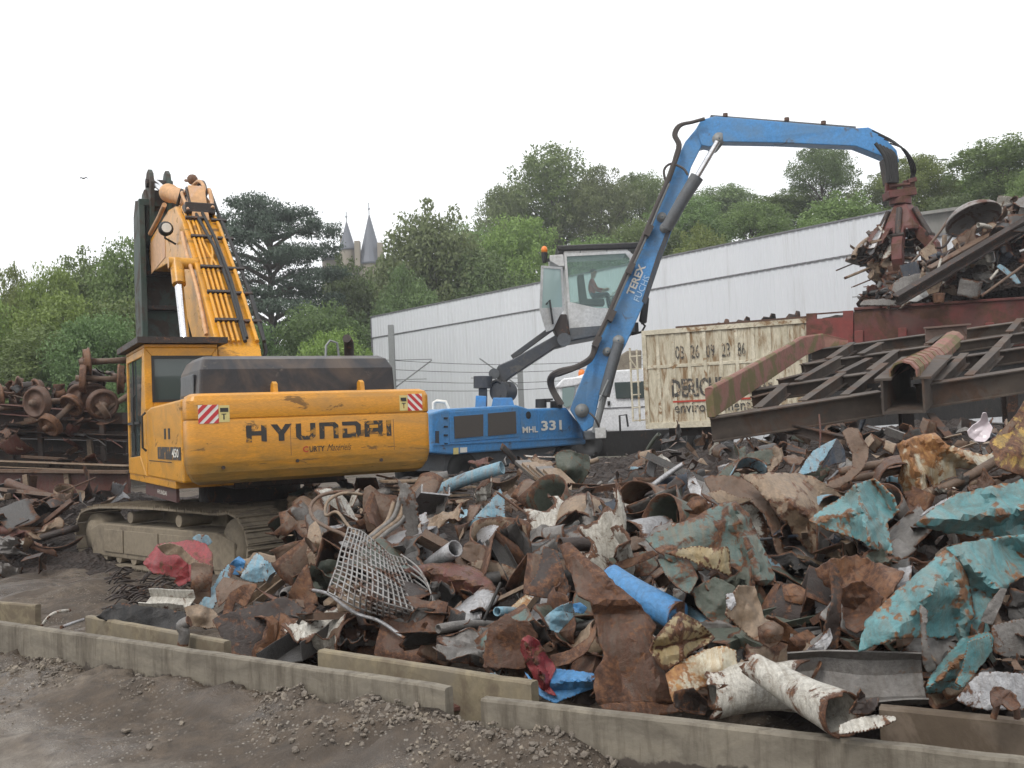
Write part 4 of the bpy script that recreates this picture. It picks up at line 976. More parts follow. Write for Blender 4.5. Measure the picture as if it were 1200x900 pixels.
# undercarriage: two tracks
TU = V((.74, -.674, 0)).normalized(); TN = V((.674, .74, 0)).normalized(); T1 = V((-5.2, 13.95, 0)) + TN * .33
def track(cen):
    L, H, wd = 4.9, 1.0, .66; zb_ = -.25; r = .42; ext = L/2 - r
    rt = EX
    def pt(s, z, w): return cen + TU * s + TN * w + V((0, 0, zb_ + z))
    path = []; 
    for k in range(13): a = R(90 - 180*k/12); path.append((ext + r*math.cos(a), .5 + r*math.sin(a)))       # near end
    for k in range(10): path.append((ext - 2*ext*(k+1)/11, .08 ))
    for k in range(13): a = R(270 - 180*k/12); path.append((-ext + r*.92*math.cos(a), .46 + r*.92*math.sin(a)))
    for k in range(12): t_ = (k+1)/13; path.append((-ext + 2*ext*t_, .88 + .04*math.sin(math.pi*t_)))
    # resample to even shoes
    pts = [V((a, b_)) for a, b_ in path] + [V(path[0])]; acc = [0]
    for a, b_ in zip(pts, pts[1:]): acc.append(acc[-1] + (b_-a).length)
    def at(s):
        s %= acc[-1]
        for i in range(len(acc)-1):
            if s <= acc[i+1]: return pts[i].lerp(pts[i+1], (s-acc[i])/(acc[i+1]-acc[i]))
    ns = 50; step = acc[-1]/ns; sh = MB()
    ring = at
    for i in range(ns):
        a = at(i*step); b_ = at((i+.94)*step); t_ = (b_-a).normalized(); nn = V((-t_.y, t_.x))
        mid = at(i*step + step*.5)
        if nn.dot(mid - V((max(-ext,min(ext,mid.x)), .5))) < 0: nn = -nn
        q = [a, b_, b_ + nn*.03, a + nn*.03]
        vs_ = [pt(p.x, p.y, w) for w in (-wd/2, wd/2) for p in q]
        sh.add(vs_, [(0,1,2,3), (7,6,5,4), (0,4,5,1), (1,5,6,2), (2,6,7,3), (3,7,4,0)])
        for f_ in (.12, .5, .85):
            c_ = a.lerp(b_, f_); hgt = .065 if f_ == .12 else .045
            q = [c_ - t_*.009 + nn*.028, c_ + t_*.009 + nn*.028, c_ + t_*.007 + nn*hgt, c_ - t_*.007 + nn*hgt]
            vs_ = [pt(p.x, p.y, w) for w in (-wd/2, wd/2) for p in q]
            sh.add(vs_, [(0,1,2,3), (7,6,5,4), (0,4,5,1), (1,5,6,2), (2,6,7,3), (3,7,4,0)])
    TR = ebuild(sh, 'track', M['mud'], 0, None, False)
    # frame
    fr = MB(); fo = [(-ext+.05,.16), (ext-.1,.16), (ext+.02,.3), (ext+.02,.55), (ext-.4,.66), (-ext+.3,.66), (-ext-.05,.55)]
    fr.prism([pt(a, b_, -wd*.40) for a, b_ in fo], TN * wd * .8)
    ebuild(fr, 'track_frame', M['mud'], .02, TR, False)
    fr = MB(); 
    for s0, s1 in ((-1.55, -.95), (-.9, .1), (.15, 1.1)):
        fr.prism([pt(a, b_, -wd*.43) for a, b_ in ((s0,.24),(s1,.24),(s1,.58),(s0,.58))], TN * .02)
    ebuild(fr, 'frame_cover', M['mud'], .008, TR, False)
    for s_, z_, rr_ in ((ext, .5, .36), (-ext, .46, .33)):
        w_ = MB(); w_.lathe(pt(s_, z_, -wd*.36), TN, [(0,.05), (0,rr_*.7), (.04,rr_*.7), (.04,rr_), (.4,rr_), (.4,.05)], 22); ebuild(w_, 'end_wheel', M['mud'], 0, TR, False)
    for i in range(8):
        w_ = MB(); w_.cyl(pt(-1.6 + i*.46, .17, -wd*.38), pt(-1.6 + i*.46, .17, wd*.38), .09, 12); ebuild(w_, 'track_roller', M['mud'], 0, TR, False)
    for s_ in (-.7, .7):
        w_ = MB(); w_.cyl(pt(s_, .78, -wd*.42), pt(s_, .78, wd*.3), .085, 12); ebuild(w_, 'carrier_roller', M['mud'], 0, TR, False)
    return TR
track(T1); track(T1 + TN * 2.55)
mb = MB(); c_ = T1 + TN*1.28; mb.prism([c_ + TU*a + TN*b_ + V((0,0,.2)) for a, b_ in ((-1,-1.0),(1,-1.0),(1,1.0),(-1,1.0))], (0,0,.5)); ebuild(mb, 'undercarriage_frame', M['mud'], .03, None, False)
ebuild(MB().cyl((0,0,.55), (0,0,1.0), .75, 28), 'turntable', M['rust_dark'])
mb = MB(); mb.box((-1.42, -1.9, .84), (-1.38, .6, 1.03)); o = ebuild(mb, 'belly_plate', paint('dark_red_plate', (.07,.02,.02), .2, 3, .6, 0, RC), 0)
o = put_text('lettering', 'HYUNDAI', E(-1.424, -.5, .9), -ef, (0,0,1), .06, M['sticker_white'], None, .75, .01); o.data.transform(Matrix.Translation(-V(EX.location))); o.parent = EX

# ================================================================== blue material handler
HB = P(600, 560, 27); HN = empty('material_handler', (HB.x, 27, 0.0), 'blue material handler with raised white cab, loading scrap with a long jointed boom', 'material handler')
def hb_(mb, name, mat, bevel=0, parent=None, seg=2):
    o = mb.build(name, mat, None, bevel, seg); o.data.transform(Matrix.Translation(-V(HN.location))); o.parent = parent if parent is not None else HN; return o
def D1(px): return 25 + (px - 528) * (29 - 25) / (685 - 528)          # body side, receding to the right
BN = (P(685, 500, D1(685)) - P(528, 500, D1(528))); BN.z = 0; BN.normalize(); BD = V((-BN.y, BN.x, 0))
BA = P(528, 500, 25.0)
def bodyp(px, py, out=0):
    r_ = ray(px, py); q = CAM + r_ * ((BA - CAM).dot(BD) / r_.dot(BD)); return q - BD * out
def plate(outline, out, th, mat, name, bevel=0, parent=None):
    mb = MB(); mb.prism([bodyp(a, b_, out) for a, b_ in outline], BD * th); return hb_(mb, name, mat, bevel, parent)
BO = plate([(522,479), (606,474.5), (620,479), (664,477.5), (686,505), (687,520.5), (528,533), (506,531), (505,484)], 0, 2.6, M['blue_m'], 'body', .05)
plate([(526,483), (606,477), (607,512), (527,519)], .02, .02, M['blue_m'], 'engine_door', .01, BO)
G_ = paint('brown_dusty_grille', (.075,.065,.058), .2, 30, .9, 0, ((.03,.03,.03),(.1,.09,.08)), bump=.5)
plate([(531,488), (565,485.5), (565,511), (532,514)], .045, .02, G_, 'grille', 0, BO); plate([(571,484.5), (603,482), (604,508), (571,511)], .045, .02, G_, 'grille', 0, BO)
plate([(610,481), (627,480.5), (628,513), (610,515)], .015, .014, M['blue_m'], 'side_door', .005, BO); plate([(630,481), (662,480), (682,508), (682,512), (631,515)], .018, .016, M['blue_m'], 'side_door', .005, BO)
plate([(507,520), (686,511.5), (686.5,513), (507,522)], .03, .03, M['blue_m'], 'body_seam', 0, BO)
for k in range(4): plate([(520,489+k*10), (524,489+k*10), (524,491+k*10), (520,491+k*10)], .03, .03, M['rubber'], 'louvre', 0, BO)
plate([(510,505), (514,505), (514,519), (510,519)], .02, .02, M['blue_dark'], 'tail_lamp', 0, BO)
plate([(531,525), (537,524.5), (537,532), (531,532.5)], .012, .01, M['sticker_yellow'], 'warning_label', 0, BO); plate([(539,524.5), (547,524), (547,530), (539,530.5)], .012, .01, M['sticker_white'], 'white_label', 0, BO)
mb = MB(); mb.cyl(bodyp(618.5, 486.5, .03), bodyp(618.5, 486.5, .01), .1, 16); hb_(mb, 'fuel_cap', M['rubber'], 0, BO)
def btext(s, px0, py0, px1, py1, h, mat, out=.045, bold=.02, parent=None, name='lettering'):
    a = bodyp(px0, py0, out); b2 = bodyp(px1, py1, out); xd = (b2 - a); up = V((0,0,1)); n = xd.normalized().cross(up)
    o = put_text(name, s, a, xd, up, h, mat, None, xd.length, bold); o.data.transform(Matrix.Translation(-V(HN.location))); o.parent = parent or BO
btext('MHL', 611, 507.5, 629, 506.5, .17, M['sticker_white']); btext('331', 633, 505, 657, 503.5, .28, M['sticker_white'], bold=.03)
# chassis with wheels under the body
mb = MB(); mb.prism([bodyp(a, b_, -.3) for a, b_ in ((530,533),(684,521),(684,536),(530,552))], BD*2.0); hb_(mb, 'chassis', M['mgrey'])
for px in (548, 668):
    for o_ in (.05, -2.2):
        c_ = P(px, 520, D1(px)); c_.z = .45; c_ = c_ + BD * (.3 if o_ > 0 else 2.2); w_ = MB()
        w_.lathe(c_ - BD*.15, BD, [(.08,.0),(.08,.24),(0,.25),(0,.5),(.05,.55),(.25,.55),(.3,.5),(.3,.25)], 24); hb_(w_, 'wheel', M['rubber'])
# engine cover details on the deck
def deck(px, py, d): return P(px, py, d)
mb = MB(); SH = 2.0
mb.cyl(P(566,455,28.6), P(566,441,28.6), .28, 18); mb.cyl(P(584,459,28.4), P(596,459,28.9), .3, 18); mb.beam(P(566,478,28.6), P(566,455,28.6), .25, .25, (0,1,0)); mb.beam(P(592,478,28.8), P(590,462,28.8), .5, .4, (0,1,0))
M['arm_grey'] = paint('dark_slate_grey_arm', (.045,.05,.06), .2, 2, .45, .1, ((.08,.07,.06),(.13,.12,.11)))
hb_(mb, 'arm_pivot', M['arm_grey'], .02)
for pts_ in ([P(590,447,28.6),P(597,452,28.5),P(592,462,28.4),P(600,470,28.5)], [P(575,450,28.5),P(583,446,28.4),P(590,455,28.4),P(586,468,28.4)]): hb_(MB().tube(spl_(pts_), .05, 8), 'hydraulic_hose', M['rubber'])
mb = MB(); mb.beam(P(563,480,28.0), P(564,464,28.0), .3, .3, (0,1,0)); mb.prism([P(575,480,28), P(604,479,28), P(600,466,28), P(578,466,28)], (0,.5,0)); hb_(mb, 'pivot_bracket', M['blue_m'], .02)
mb = MB(); mb.beam(P(630,470,28), P(645,469,28), .12, .1); mb.cyl(P(634,478,28), P(634,468,28), .16, 12); mb.cyl(P(652,478,28.3), P(652,470,28.3), .18, 12); mb.beam(P(628,469,28), P(648,468,28), .06, .06); hb_(mb, 'filter_housing', M['rubber'])
hb_(MB().tube([P(508,482,26.5), P(508,472,26.5), P(512,470,26.5), P(522,471,26.5), P(526,480,26.5)], .05, 8), 'handrail', M['sticker_white'])
# boom: one vertical working plane
def DB(px): return 28.2 - max(0, px - 690) * .0068
def bplane(mb, outline, off, th): mb.prism([P(a, b_, DB(a) + off) for a, b_ in outline], (.05*th, th, 0)); return mb
mb = MB(); bplane(mb, [(668,480), (676,458), (688,429), (701,398), (718,358), (740,306), (766,248), (787,200), (803,166), (822,143), (836,137), (848,146), (848,158), (838,167), (823,170), (810,196), (798,240), (790,263), (780,290), (768,322), (755,355), (733,405), (720,428), (706,449), (695,500), (684,507)], 0, .62)
BB = hb_(mb, 'boom', M['blue_m'], .03)
mb = MB(); bplane(mb, [(816,150), (822,140), (838,136), (1003,150), (1018,149), (1032,156), (1051,176), (1054,190), (1036,184), (1016,176), (1003,171), (912,167), (843,166), (832,172), (822,170)], -.06, .42)
SK = hb_(mb, 'stick', M['blue_m'], .02)
mb = MB(); bplane(mb, [(833,134.5), (1003,148), (1003,150), (833,136.5)], .0, .3); hb_(mb, 'oil_pipe', M['mgrey'], 0, SK)
for px, py in ((850,137), (922,142), (965,146)): hb_(MB().cyl(P(px,py,DB(px)), P(px,py-4,DB(px)), .07, 8), 'pipe_clamp', M['rust'], 0, SK)
def btext2(s, p0, p1, h, mat, bold=.02):
    a = P(*p0, DB(p0[0]) - .004); b2 = P(*p1, DB(p1[0]) - .004); xd = (b2 - a); n = V((0, -1, 0)); yd = n.cross(xd).normalized()
    o = put_text('lettering', s, a, xd, yd, h, mat, None, xd.length, bold); o.data.transform(Matrix.Translation(-V(HN.location))); o.parent = BB
M['logo_pale'] = plain('pale_pink_logo', (.55,.45,.5))
btext2('TEREX', (742,347), (757,312), .22, M['sticker_white'], .03); btext2('FUCHS', (749,354), (762,325), .18, plain('pale_blue_lettering', (.4,.55,.7)), 0)
mb = MB(); 
for q in ([(732,346),(734,341),(736,342),(734,347)], [(737,348),(739,343),(741,344),(739,349)], [(732,352),(736,345.5),(737.5,346.5),(733.5,353)], [(730.5,356),(731.5,353),(737,355.5),(736,358.5)]):
    mb.prism([P(a + 5, b_ + 1, DB(a) - .006) for a, b_ in q], (0, .005, 0))
hb_(mb, 'logo', M['logo_pale'], 0, BB)
for px, py, r in ((725,399,.16), (780,266,.15), (843,162,.18), (776,254,.14), (682,481,.2), (712,412,.13)):
    mb = MB(); mb.lathe(P(px, py, DB(px) - .12), (0,1,0), [(0,.02), (0,r*.55), (.03,r*.6), (.03,r), (.9,r), (.9,.02)], 18); hb_(mb, 'pivot_pin', M['galv'], 0, BB)
mb = MB(); bplane(mb, [(752,353), (770,298), (786,258), (789,262), (772,312), (757,357)], -.02, .015); hb_(mb, 'wear_strip', M['blue_dark'], 0, BB)
mb = MB(); mb.tube([P(725,402,27.75), P(716,433,27.75), P(708,464,27.75)], .16, 16); hb_(mb, 'boom_cylinder', M['mgrey']); mb = MB(); mb.cyl(P(708,464,27.75), P(697,507,27.9), .09, 14); mb.cyl(P(713,445,27.6), P(702,470,27.6), .03, 8); hb_(mb, 'boom_cylinder_rod', M['galv'])
mb = MB(); mb.tube([P(781,268,27.2), P(800,234,27.0), P(817,207,26.9)], [.17,.17,.19], 16); hb_(mb, 'stick_cylinder', M['mgrey']); hb_(MB().cyl(P(817,207,26.9), P(841,166,26.75), .08, 14), 'stick_cylinder_rod', M['chrome'])
mb = MB(); mb.prism([P(684,505,28), P(712,504,28), P(710,514,28), P(686,516,28)], (0,.8,0)); hb_(mb, 'boom_foot', M['mgrey'], .03)
hb_(MB().box((0,0,0),(.3,.2,.3), Matrix.Translation(P(698,514,27.6))), 'front_lamp', M['cabwhite'], .02)
def hose(pts, r, n='hydraulic_hose'): 
    P_ = [P(*p) if len(p) == 3 else P(p[0], p[1], DB(p[0]) - .25) for p in pts]
    # smooth
    sm_ = []
    for i in range(len(P_)-1):
        p0 = P_[max(i-1,0)]; p1 = P_[i]; p2 = P_[i+1]; p3 = P_[min(i+2,len(P_)-1)]
        for k in range(4):
            t_ = k/4; sm_.append(.5*((2*p1) + (-p0+p2)*t_ + (2*p0-5*p1+4*p2-p3)*t_*t_ + (-p0+3*p1-3*p2+p3)*t_**3))
    sm_.append(P_[-1]); return MB().tube(sm_, r, 8)
M['hose'] = plain('dusty_hose', (.07,.06,.055), .8)
for j, off in enumerate((0, 2.2, 4.4)):
    hb_(hose([(655+off,474,28), (645+off*.8,455,28), (644+off,442,27.8), (655+off*.5,434+off,27.6), (675,429+off*.6,27.5), (692,418+off), (696+off,404)], .055), 'hydraulic_hose', M['hose'])
hb_(hose([(696,404), (712,372), (730,330), (752,283), (770,240), (781,215), (790,190)], .07), 'oil_pipe', M['hose'], 0, BB)
hb_(hose([(699,402), (715,370), (733,330), (755,283), (773,240), (784,215)], .04), 'oil_pipe', M['galv'], 0, BB)
hb_(hose([(781,215), (778,200), (786,192), (800,197), (806,205)], .035), 'hydraulic_hose', M['hose'], 0, BB)
for d_ in (0, 2.5): hb_(hose([(784,212), (793-d_,186), (797-d_,170), (792-d_,158), (798-d_,147), (812,143), (826,139)], .05), 'hydraulic_hose', M['hose'], 0, BB)
for px, py in ((697,401), (714,371), (736,316), (757,272)):
    hb_(MB().box((-.16,-.3,-.08),(.16,.1,.08), Matrix.Translation(P(px+2,py,DB(px)-.1)) @ Matrix.Rotation(R(-62), 4, 'Y')), 'pipe_clamp', M['hose'], 0, BB)
hb_(hose([(760,487,27.4), (752,478,27.4)], .02) if False else hose([(691,484,27.6), (697,490,27.5), (702,500,27.6)], .03), 'hydraulic_hose', M['hose'])
# cab arm
def flat(outline, d, th, mat, name, bevel=.02, parent=None, dd=0):
    mb = MB(); mb.prism([P(a, b_, d + (a-600)*dd) for a, b_ in outline], (0, th, 0)); return hb_(mb, name, mat, bevel, parent)
flat([(579,437), (584,428), (600,421), (650,393), (668,394), (665,404), (650,408), (600,441), (590,449), (584,447)], 28.8, .7, M['arm_grey'], 'cab_arm', .03)
hb_(MB().beam(P(600,419,29.1), P(652,381,29.1), .16, .16, (0,1,0)), 'arm_link', M['arm_grey'], .02)
flat([(648,384), (655,368), (664,368), (668,390), (662,404), (655,402), (652,392)], 28.75, .8, M['rust_dark'], 'cab_mount', .03)
mb = MB(); hb_(MB().cyl(P(579,438,28.7), P(579,438,29.6), .16, 14), 'pivot_pin', M['mgrey']); hb_(MB().cyl(P(661,398,28.6), P(661,398,29.6), .2, 14), 'pivot_pin', M['mgrey'])
# cab: near side wall with big window, seen square on
CD, CT = 28.85, 1.7
def cp(a, b_, d=0): return P(a, b_, CD + d)
mb = MB()
out_ = [(661,297.5), (736,293.5), (744,300), (744,388), (700,392), (668,398)]; win = [(664,300.5), (733,297), (738,303), (738,362), (700,361), (668,354)]
for dd_ in (0, CT):
    n = 6; O_ = [cp(a, b_, dd_) for a, b_ in out_]; I_ = [cp(a, b_, dd_) for a, b_ in win]; th_ = V((0, .07, 0)) * (1 if dd_ == 0 else -1)
    for i in range(n):
        q = [O_[i], O_[(i+1)%n], I_[(i+1)%n], I_[i]]; q += [p + th_ for p in q]; mb.add(q, [(0,1,2,3),(7,6,5,4),(0,4,5,1),(1,5,6,2),(2,6,7,3),(3,7,4,0)])
mb.beam(cp(661,298,.5), cp(668,397,.5), .04, .04); mb.box((0,0,0),(.04,CT-.1,.05), Matrix.Translation(cp(668,396,.05))); CAB = hb_(mb, 'cab', M['cabwhite'])
yy = V((0, CT - .16, 0))
def bar(a, b_, w, mat, name): 
    mb = MB(); q = [cp(a[0],a[1],.08), cp(b_[0],b_[1],.08)]; n_ = (q[1]-q[0]).normalized().cross(V((0,1,0))); mb.prism([q[0], q[1], q[1]+n_*w, q[0]+n_*w], yy); return hb_(mb, name, mat, 0, CAB)
bar((661,298), (736,294), .09, M['cabwhite'], 'roof'); bar((700,391.5), (668,397.5), .07, M['mgrey'], 'floor'); bar((744,387), (700,391.5), .07, M['mgrey'], 'floor')
bar((666,352), (661.5,300), .03, M['cabwhite'], 'rear_pillar'); bar((668,396), (666,354), .07, M['cabwhite'], 'rear_wall')
flat([(668,384.5), (700,382), (744,378), (744,388.5), (700,392.5), (668,398.5)], CD - .02, .018, M['mgrey'], 'sill_plate', 0, CAB)
flat(win, CD + .03, .012, M['glass_see'], 'side_window', 0, CAB); flat(win, CD + CT - .05, .012, M['glass_see'], 'far_window', 0, CAB)
mb = MB(); mb.prism([cp(743,300,.08), cp(743,386,.08), cp(744,386,.08), cp(744,300,.08)], yy); hb_(mb, 'windscreen', M['glass_see'], 0, CAB)
flat([(644,299), (660,298), (662,312), (655,312), (645,306)], CD - .02, 1.2, M['cabwhite'], 'roof_corner', .02, CAB)
# open door swung towards us at the left
mb = MB(); fo = [(634,311), (659,313), (661,362), (655,371), (648,386), (640,389), (632,363)]; fi = [(637,314), (657,315.5), (659,359), (658,360), (652,360), (640,361), (635,361)]
DR = None
def dp(a, b_): return P(a, b_, CD - .1 - (660 - a) * .016)
n = 7
for i in range(n):
    q = [dp(*fo[i]), dp(*fo[(i+1)%n]), dp(*fi[(i+1)%n]), dp(*fi[i])]; q += [p + V((.01,.06,0)) for p in q]; mb.add(q, [(0,1,2,3),(7,6,5,4),(0,4,5,1),(1,5,6,2),(2,6,7,3),(3,7,4,0)])
DR = hb_(mb, 'door', M['cabwhite'], 0)
mb = MB(); mb.prism([dp(a, b_) + V((0,.02,0)) for a, b_ in fi], (.002,.012,0)); hb_(mb, 'door_window', glass('pale_green_glass', (.34,.45,.43), .12), 0, DR)
hb_(MB().tube([dp(640,357)-V((0,.05,0)), dp(644,352)-V((0,.1,0)), dp(648,380)-V((0,.05,0))], .03, 6), 'door_handle', M['rubber'], 0, DR)
# roof guard, beacon, mirror, seat
mb = MB(); mb.prism([cp(652,287.5,.0), cp(748,283.5,.0), cp(750,291,.0), cp(654,294,.0)], (0, CT, 0)); 
RG = hb_(mb, 'roof_guard', M['black'], .04, CAB)
for px in (680, 711, 738):
    hb_(MB().cyl(cp(px, 290, .1), cp(px, 296.5, .1), .03, 6), 'guard_post', M['galv'], 0, RG)
mb = MB(); c_ = cp(638, 296, .3); mb.lathe(c_, (0,0,1), [(0,.02), (0,.09), (.1,.095), (.17,.07), (.2,.01)], 14); BE = hb_(mb, 'beacon', plain('orange_beacon', (.75,.2,.02), .3), 0, CAB)
hb_(MB().tube([cp(638,308,.3), cp(638,300,.3), cp(638,296,.3)], [.05,.1,.1], 10), 'beacon_stem', M['rubber'], 0, BE); hb_(MB().beam(cp(636,306,.3), cp(648,304,.3), .08, .1), 'beacon_bracket', M['rubber'], 0, BE)
flat([(752,360), (757,342), (761,350), (758,378), (752,380), (751,372)], 29.2, .15, M['rubber'], 'mirror', .02); hb_(MB().tube([P(740,392,29.3), P(752,389,29.3), P(756,382,29.3), P(750,376,29.3), P(753,360,29.3)], .035, 8), 'mirror_arm', M['rubber'])
hb_(MB().box((-.1,-.3,-.15),(.1,.3,.15), Matrix.Translation(P(743,385,29.2))), 'front_step', M['rubber'], .01)
mb = MB(); sx0 = cp(679, 352, .5); mb.prism([cp(677,322,.5), cp(684,321,.5), cp(688,350,.5), cp(708,350,.5), cp(709,357,.5), cp(680,357,.5)], (0,.55,0)); hb_(mb, 'seat', M['rubber'], .03, CAB)
mb = MB(); mb.prism([cp(718,347,.5), cp(730,345,.5), cp(733,360,.5), cp(716,360,.5)], (0,.6,0)); CN = hb_(mb, 'console', M['mgrey'], .03, CAB); mb = MB(); mb.tube([cp(716,346,.35), cp(722,341,.6), cp(722,341,.9), cp(716,346,1.15)], .02, 6); hb_(mb, 'steering_wheel', M['sticker_white'], 0, CN)

# grab with tines
GD = 25.7
for k in range(5): hb_(hose([(1026+k*4,168+k*2,GD-.22), (1036+k*3,182,GD-.3), (1040+k*2.6,197,GD-.3), (1041+k*2.6,214,GD-.28)], .05), 'stick_hose', M['rubber'], 0, SK)
for k in range(4): hb_(hose([(1022+k*7,153+k*5,GD-.25), (1048+k*4,166+k*3,GD-.2-.1*k), (1062+k*3,182+k*3,GD-.2-.1*k), (1068+k*1.5,203,GD), (1064+k,216,GD)], .02), 'hydraulic_hose', M['rubber'], 0, SK)
def gp(a, b_, d=0): return P(a, b_, GD + d)
mb = MB(); mb.prism([gp(1038,184,-.25), gp(1052,182,-.25), gp(1053,212,-.25), gp(1043,213,-.25)], (0,.5,0)); GL = hb_(mb, 'hanger_link', M['rust_dark'], .02)
mb = MB(); mb.beam(gp(1038,230), gp(1070,226), .5, .2, (0,0,1)); mb.beam(gp(1044,226), gp(1044,214), .3, .12, (0,1,0)); mb.beam(gp(1064,226), gp(1065,212), .3, .14, (0,1,0)); mb.cyl(gp(1055,232), gp(1055,240), .28, 16); mb.cyl(gp(1043,218,-.2), gp(1066,216,-.2), .05, 8)
mb.beam(gp(1062,214), gp(1072,211), .3, .12)
GB = hb_(mb, 'grab_yoke', M['grab_red'], .02)
cc = gp(1057, 240); mb = MB(); mb.lathe(cc, (0,0,-1), [(0,.05), (0,.25), (.15,.33), (.65,.62), (.75,.62), (.75,.05)], 5, False); GR = hb_(mb, 'grab_body', M['grab_red'], .03)
ground_c = cc - V((0,0,.7))
for k in range(5):
    a = R(72*k + 20); dr = V((math.cos(a), math.sin(a), 0)); tn = V((-math.sin(a), math.cos(a), 0))
    mb = MB(); pr = [(.30,.25), (.62,-.05), (.92,-.45), (.98,-.85), (.80,-1.25), (.42,-1.55), (.52,-1.2), (.66,-.85), (.62,-.5), (.40,-.25)]
    mb.prism([ground_c + dr*x + V((0,0,z)) - tn*.13 for x, z in pr], tn * .26); T_ = hb_(mb, 'tine', M['grab_red'], .015, GR)
    mb = MB(); mb.cyl(cc + dr*.34 - V((0,0,.15)), ground_c + dr*.72 - V((0,0,.2)), .075, 10); mb.cyl(ground_c + dr*.72 - V((0,0,.2)) - tn*.16, ground_c + dr*.72 - V((0,0,.2)) + tn*.16, .06, 8); hb_(mb, 'tine_cylinder', M['rust_dark'], 0, T_)

# ================================================================== the operator (one skinned body, hair and clothes as children)
def person():
    base = cp(694, 350, .78)
    hx_, hz_ = base.x, base.z
    J = {'pelvis': (0,0,.08), 'belly': (-.02,0,.28), 'chest': (-.01,0,.47), 'neck': (.03,0,.60), 'headb': (.06,0,.68), 'head': (.085,0,.79), 'headt': (.08,0,.87),
         'ls': (0,-.19,.52), 'le': (.13,-.24,.27), 'lw': (.36,-.17,.24), 'lh': (.45,-.15,.26), 'rs': (0,.19,.52), 're': (.13,.24,.27), 'rw': (.36,.17,.24), 'rh': (.45,.15,.26),
         'lt': (.06,-.1,.07), 'lk': (.47,-.13,.12), 'lf': (.50,-.13,-.28), 'lo': (.66,-.13,-.31), 'rt': (.06,.1,.07), 'rk': (.47,.13,.12), 'rf': (.50,.13,-.28), 'ro': (.66,.13,-.31)}
    Rr = {'pelvis': .15, 'belly': .135, 'chest': .155, 'neck': .06, 'headb': .075, 'head': .10, 'headt': .075, 'ls': .075, 'le': .05, 'lw': .036, 'lh': .04, 'rs': .075, 're': .05, 'rw': .036, 'rh': .04,
          'lt': .10, 'lk': .07, 'lf': .045, 'lo': .04, 'rt': .10, 'rk': .07, 'rf': .045, 'ro': .04}
    Eg = [('pelvis','belly'),('belly','chest'),('chest','neck'),('neck','headb'),('headb','head'),('head','headt'),('chest','ls'),('ls','le'),('le','lw'),('lw','lh'),('chest','rs'),('rs','re'),('re','rw'),('rw','rh'),
          ('pelvis','lt'),('lt','lk'),('lk','lf'),('lf','lo'),('pelvis','rt'),('rt','rk'),('rk','rf'),('rf','ro')]
    for s_ in ('l', 'r'):      # fingers
        for k in range(5):
            J[f'{s_}g{k}'] = (J[s_+'h'][0] + (.06 if k else .02), J[s_+'h'][1] + (k-2)*.018 * (1 if s_ == 'r' else 1), J[s_+'h'][2] + (.0 if k else .03)); Rr[f'{s_}g{k}'] = .009
            J[f'{s_}q{k}'] = (J[f'{s_}g{k}'][0] + .03, J[f'{s_}g{k}'][1], J[f'{s_}g{k}'][2] - .035); Rr[f'{s_}q{k}'] = .008
            Eg += [(s_+'h', f'{s_}g{k}'), (f'{s_}g{k}', f'{s_}q{k}')]
    keys = list(J); me = bpy.data.meshes.new('person'); me.from_pydata([J[k] for k in keys], [(keys.index(a), keys.index(b_)) for a, b_ in Eg], [])
    o = bpy.data.objects.new('person', me); COL.objects.link(o); md = o.modifiers.new('skin', 'SKIN'); o.modifiers.new('s', 'SUBSURF').levels = 1; o.modifiers['s'].render_levels = 1
    for i, k in enumerate(keys): me.skin_vertices[0].data[i].radius = (Rr[k], Rr[k]); me.skin_vertices[0].data[i].use_root = (k == 'pelvis')
    bpy.context.view_layer.update(); dg = bpy.context.evaluated_depsgraph_get(); m2 = bpy.data.meshes.new_from_object(o.evaluated_get(dg)); bpy.data.objects.remove(o)
    skin = plain('skin', (.42,.24,.17), .6); shirt = plain('red_shirt', (.36,.05,.04), .8); trs = plain('dark_trousers', (.03,.035,.05), .8)
    m2.materials.clear()
    for q in (skin, shirt, trs): m2.materials.append(q)
    for p in m2.polygons:
        c_ = p.center; p.use_smooth = True
        p.material_index = 0
        if c_.z < .16 and c_.x < .9 and not (c_.x > .3 and c_.z > .19): p.material_index = 2
        elif c_.z < .585 and c_.x < .30: p.material_index = 1
    o = bpy.data.objects.new('person', m2); COL.objects.link(o); o.location = base
    tag(o, 'person in a red shirt with dark hair seated at the controls in the white cab', 'person')
    h = MB(); h.ball((.062,0,.815), .105, 14, (1.0,.95,1.0)); hv_ = h.build('hair', plain('dark_hair', (.025,.018,.015), .8), o)
    bm = bmesh.new(); bm.from_mesh(hv_.data); bmesh.ops.delete(bm, geom=[v for v in bm.verts if v.co.x > .10 and v.co.z < .87 or v.co.z < .76], context='VERTS'); bm.to_mesh(hv_.data); bm.free()
    f = MB(); f.add([(.175,-.012,.775),(.175,.012,.775),(.205,0,.77),(.178,0,.80)], [(0,1,2),(0,2,3),(1,3,2),(0,3,1)]); f.ball((.16,-.035,.805), .011, 6); f.ball((.16,.035,.805), .011, 6); f.ball((.165,0,.735), .016, 6, (.5,1.6,.4)); f.build('face', skin, o)
    for s_ in (-1, 1): MB().ball((.08, s_*.10, .785), .028, 8, (.8,.4,1.2)).build('ear', skin, o)
person()
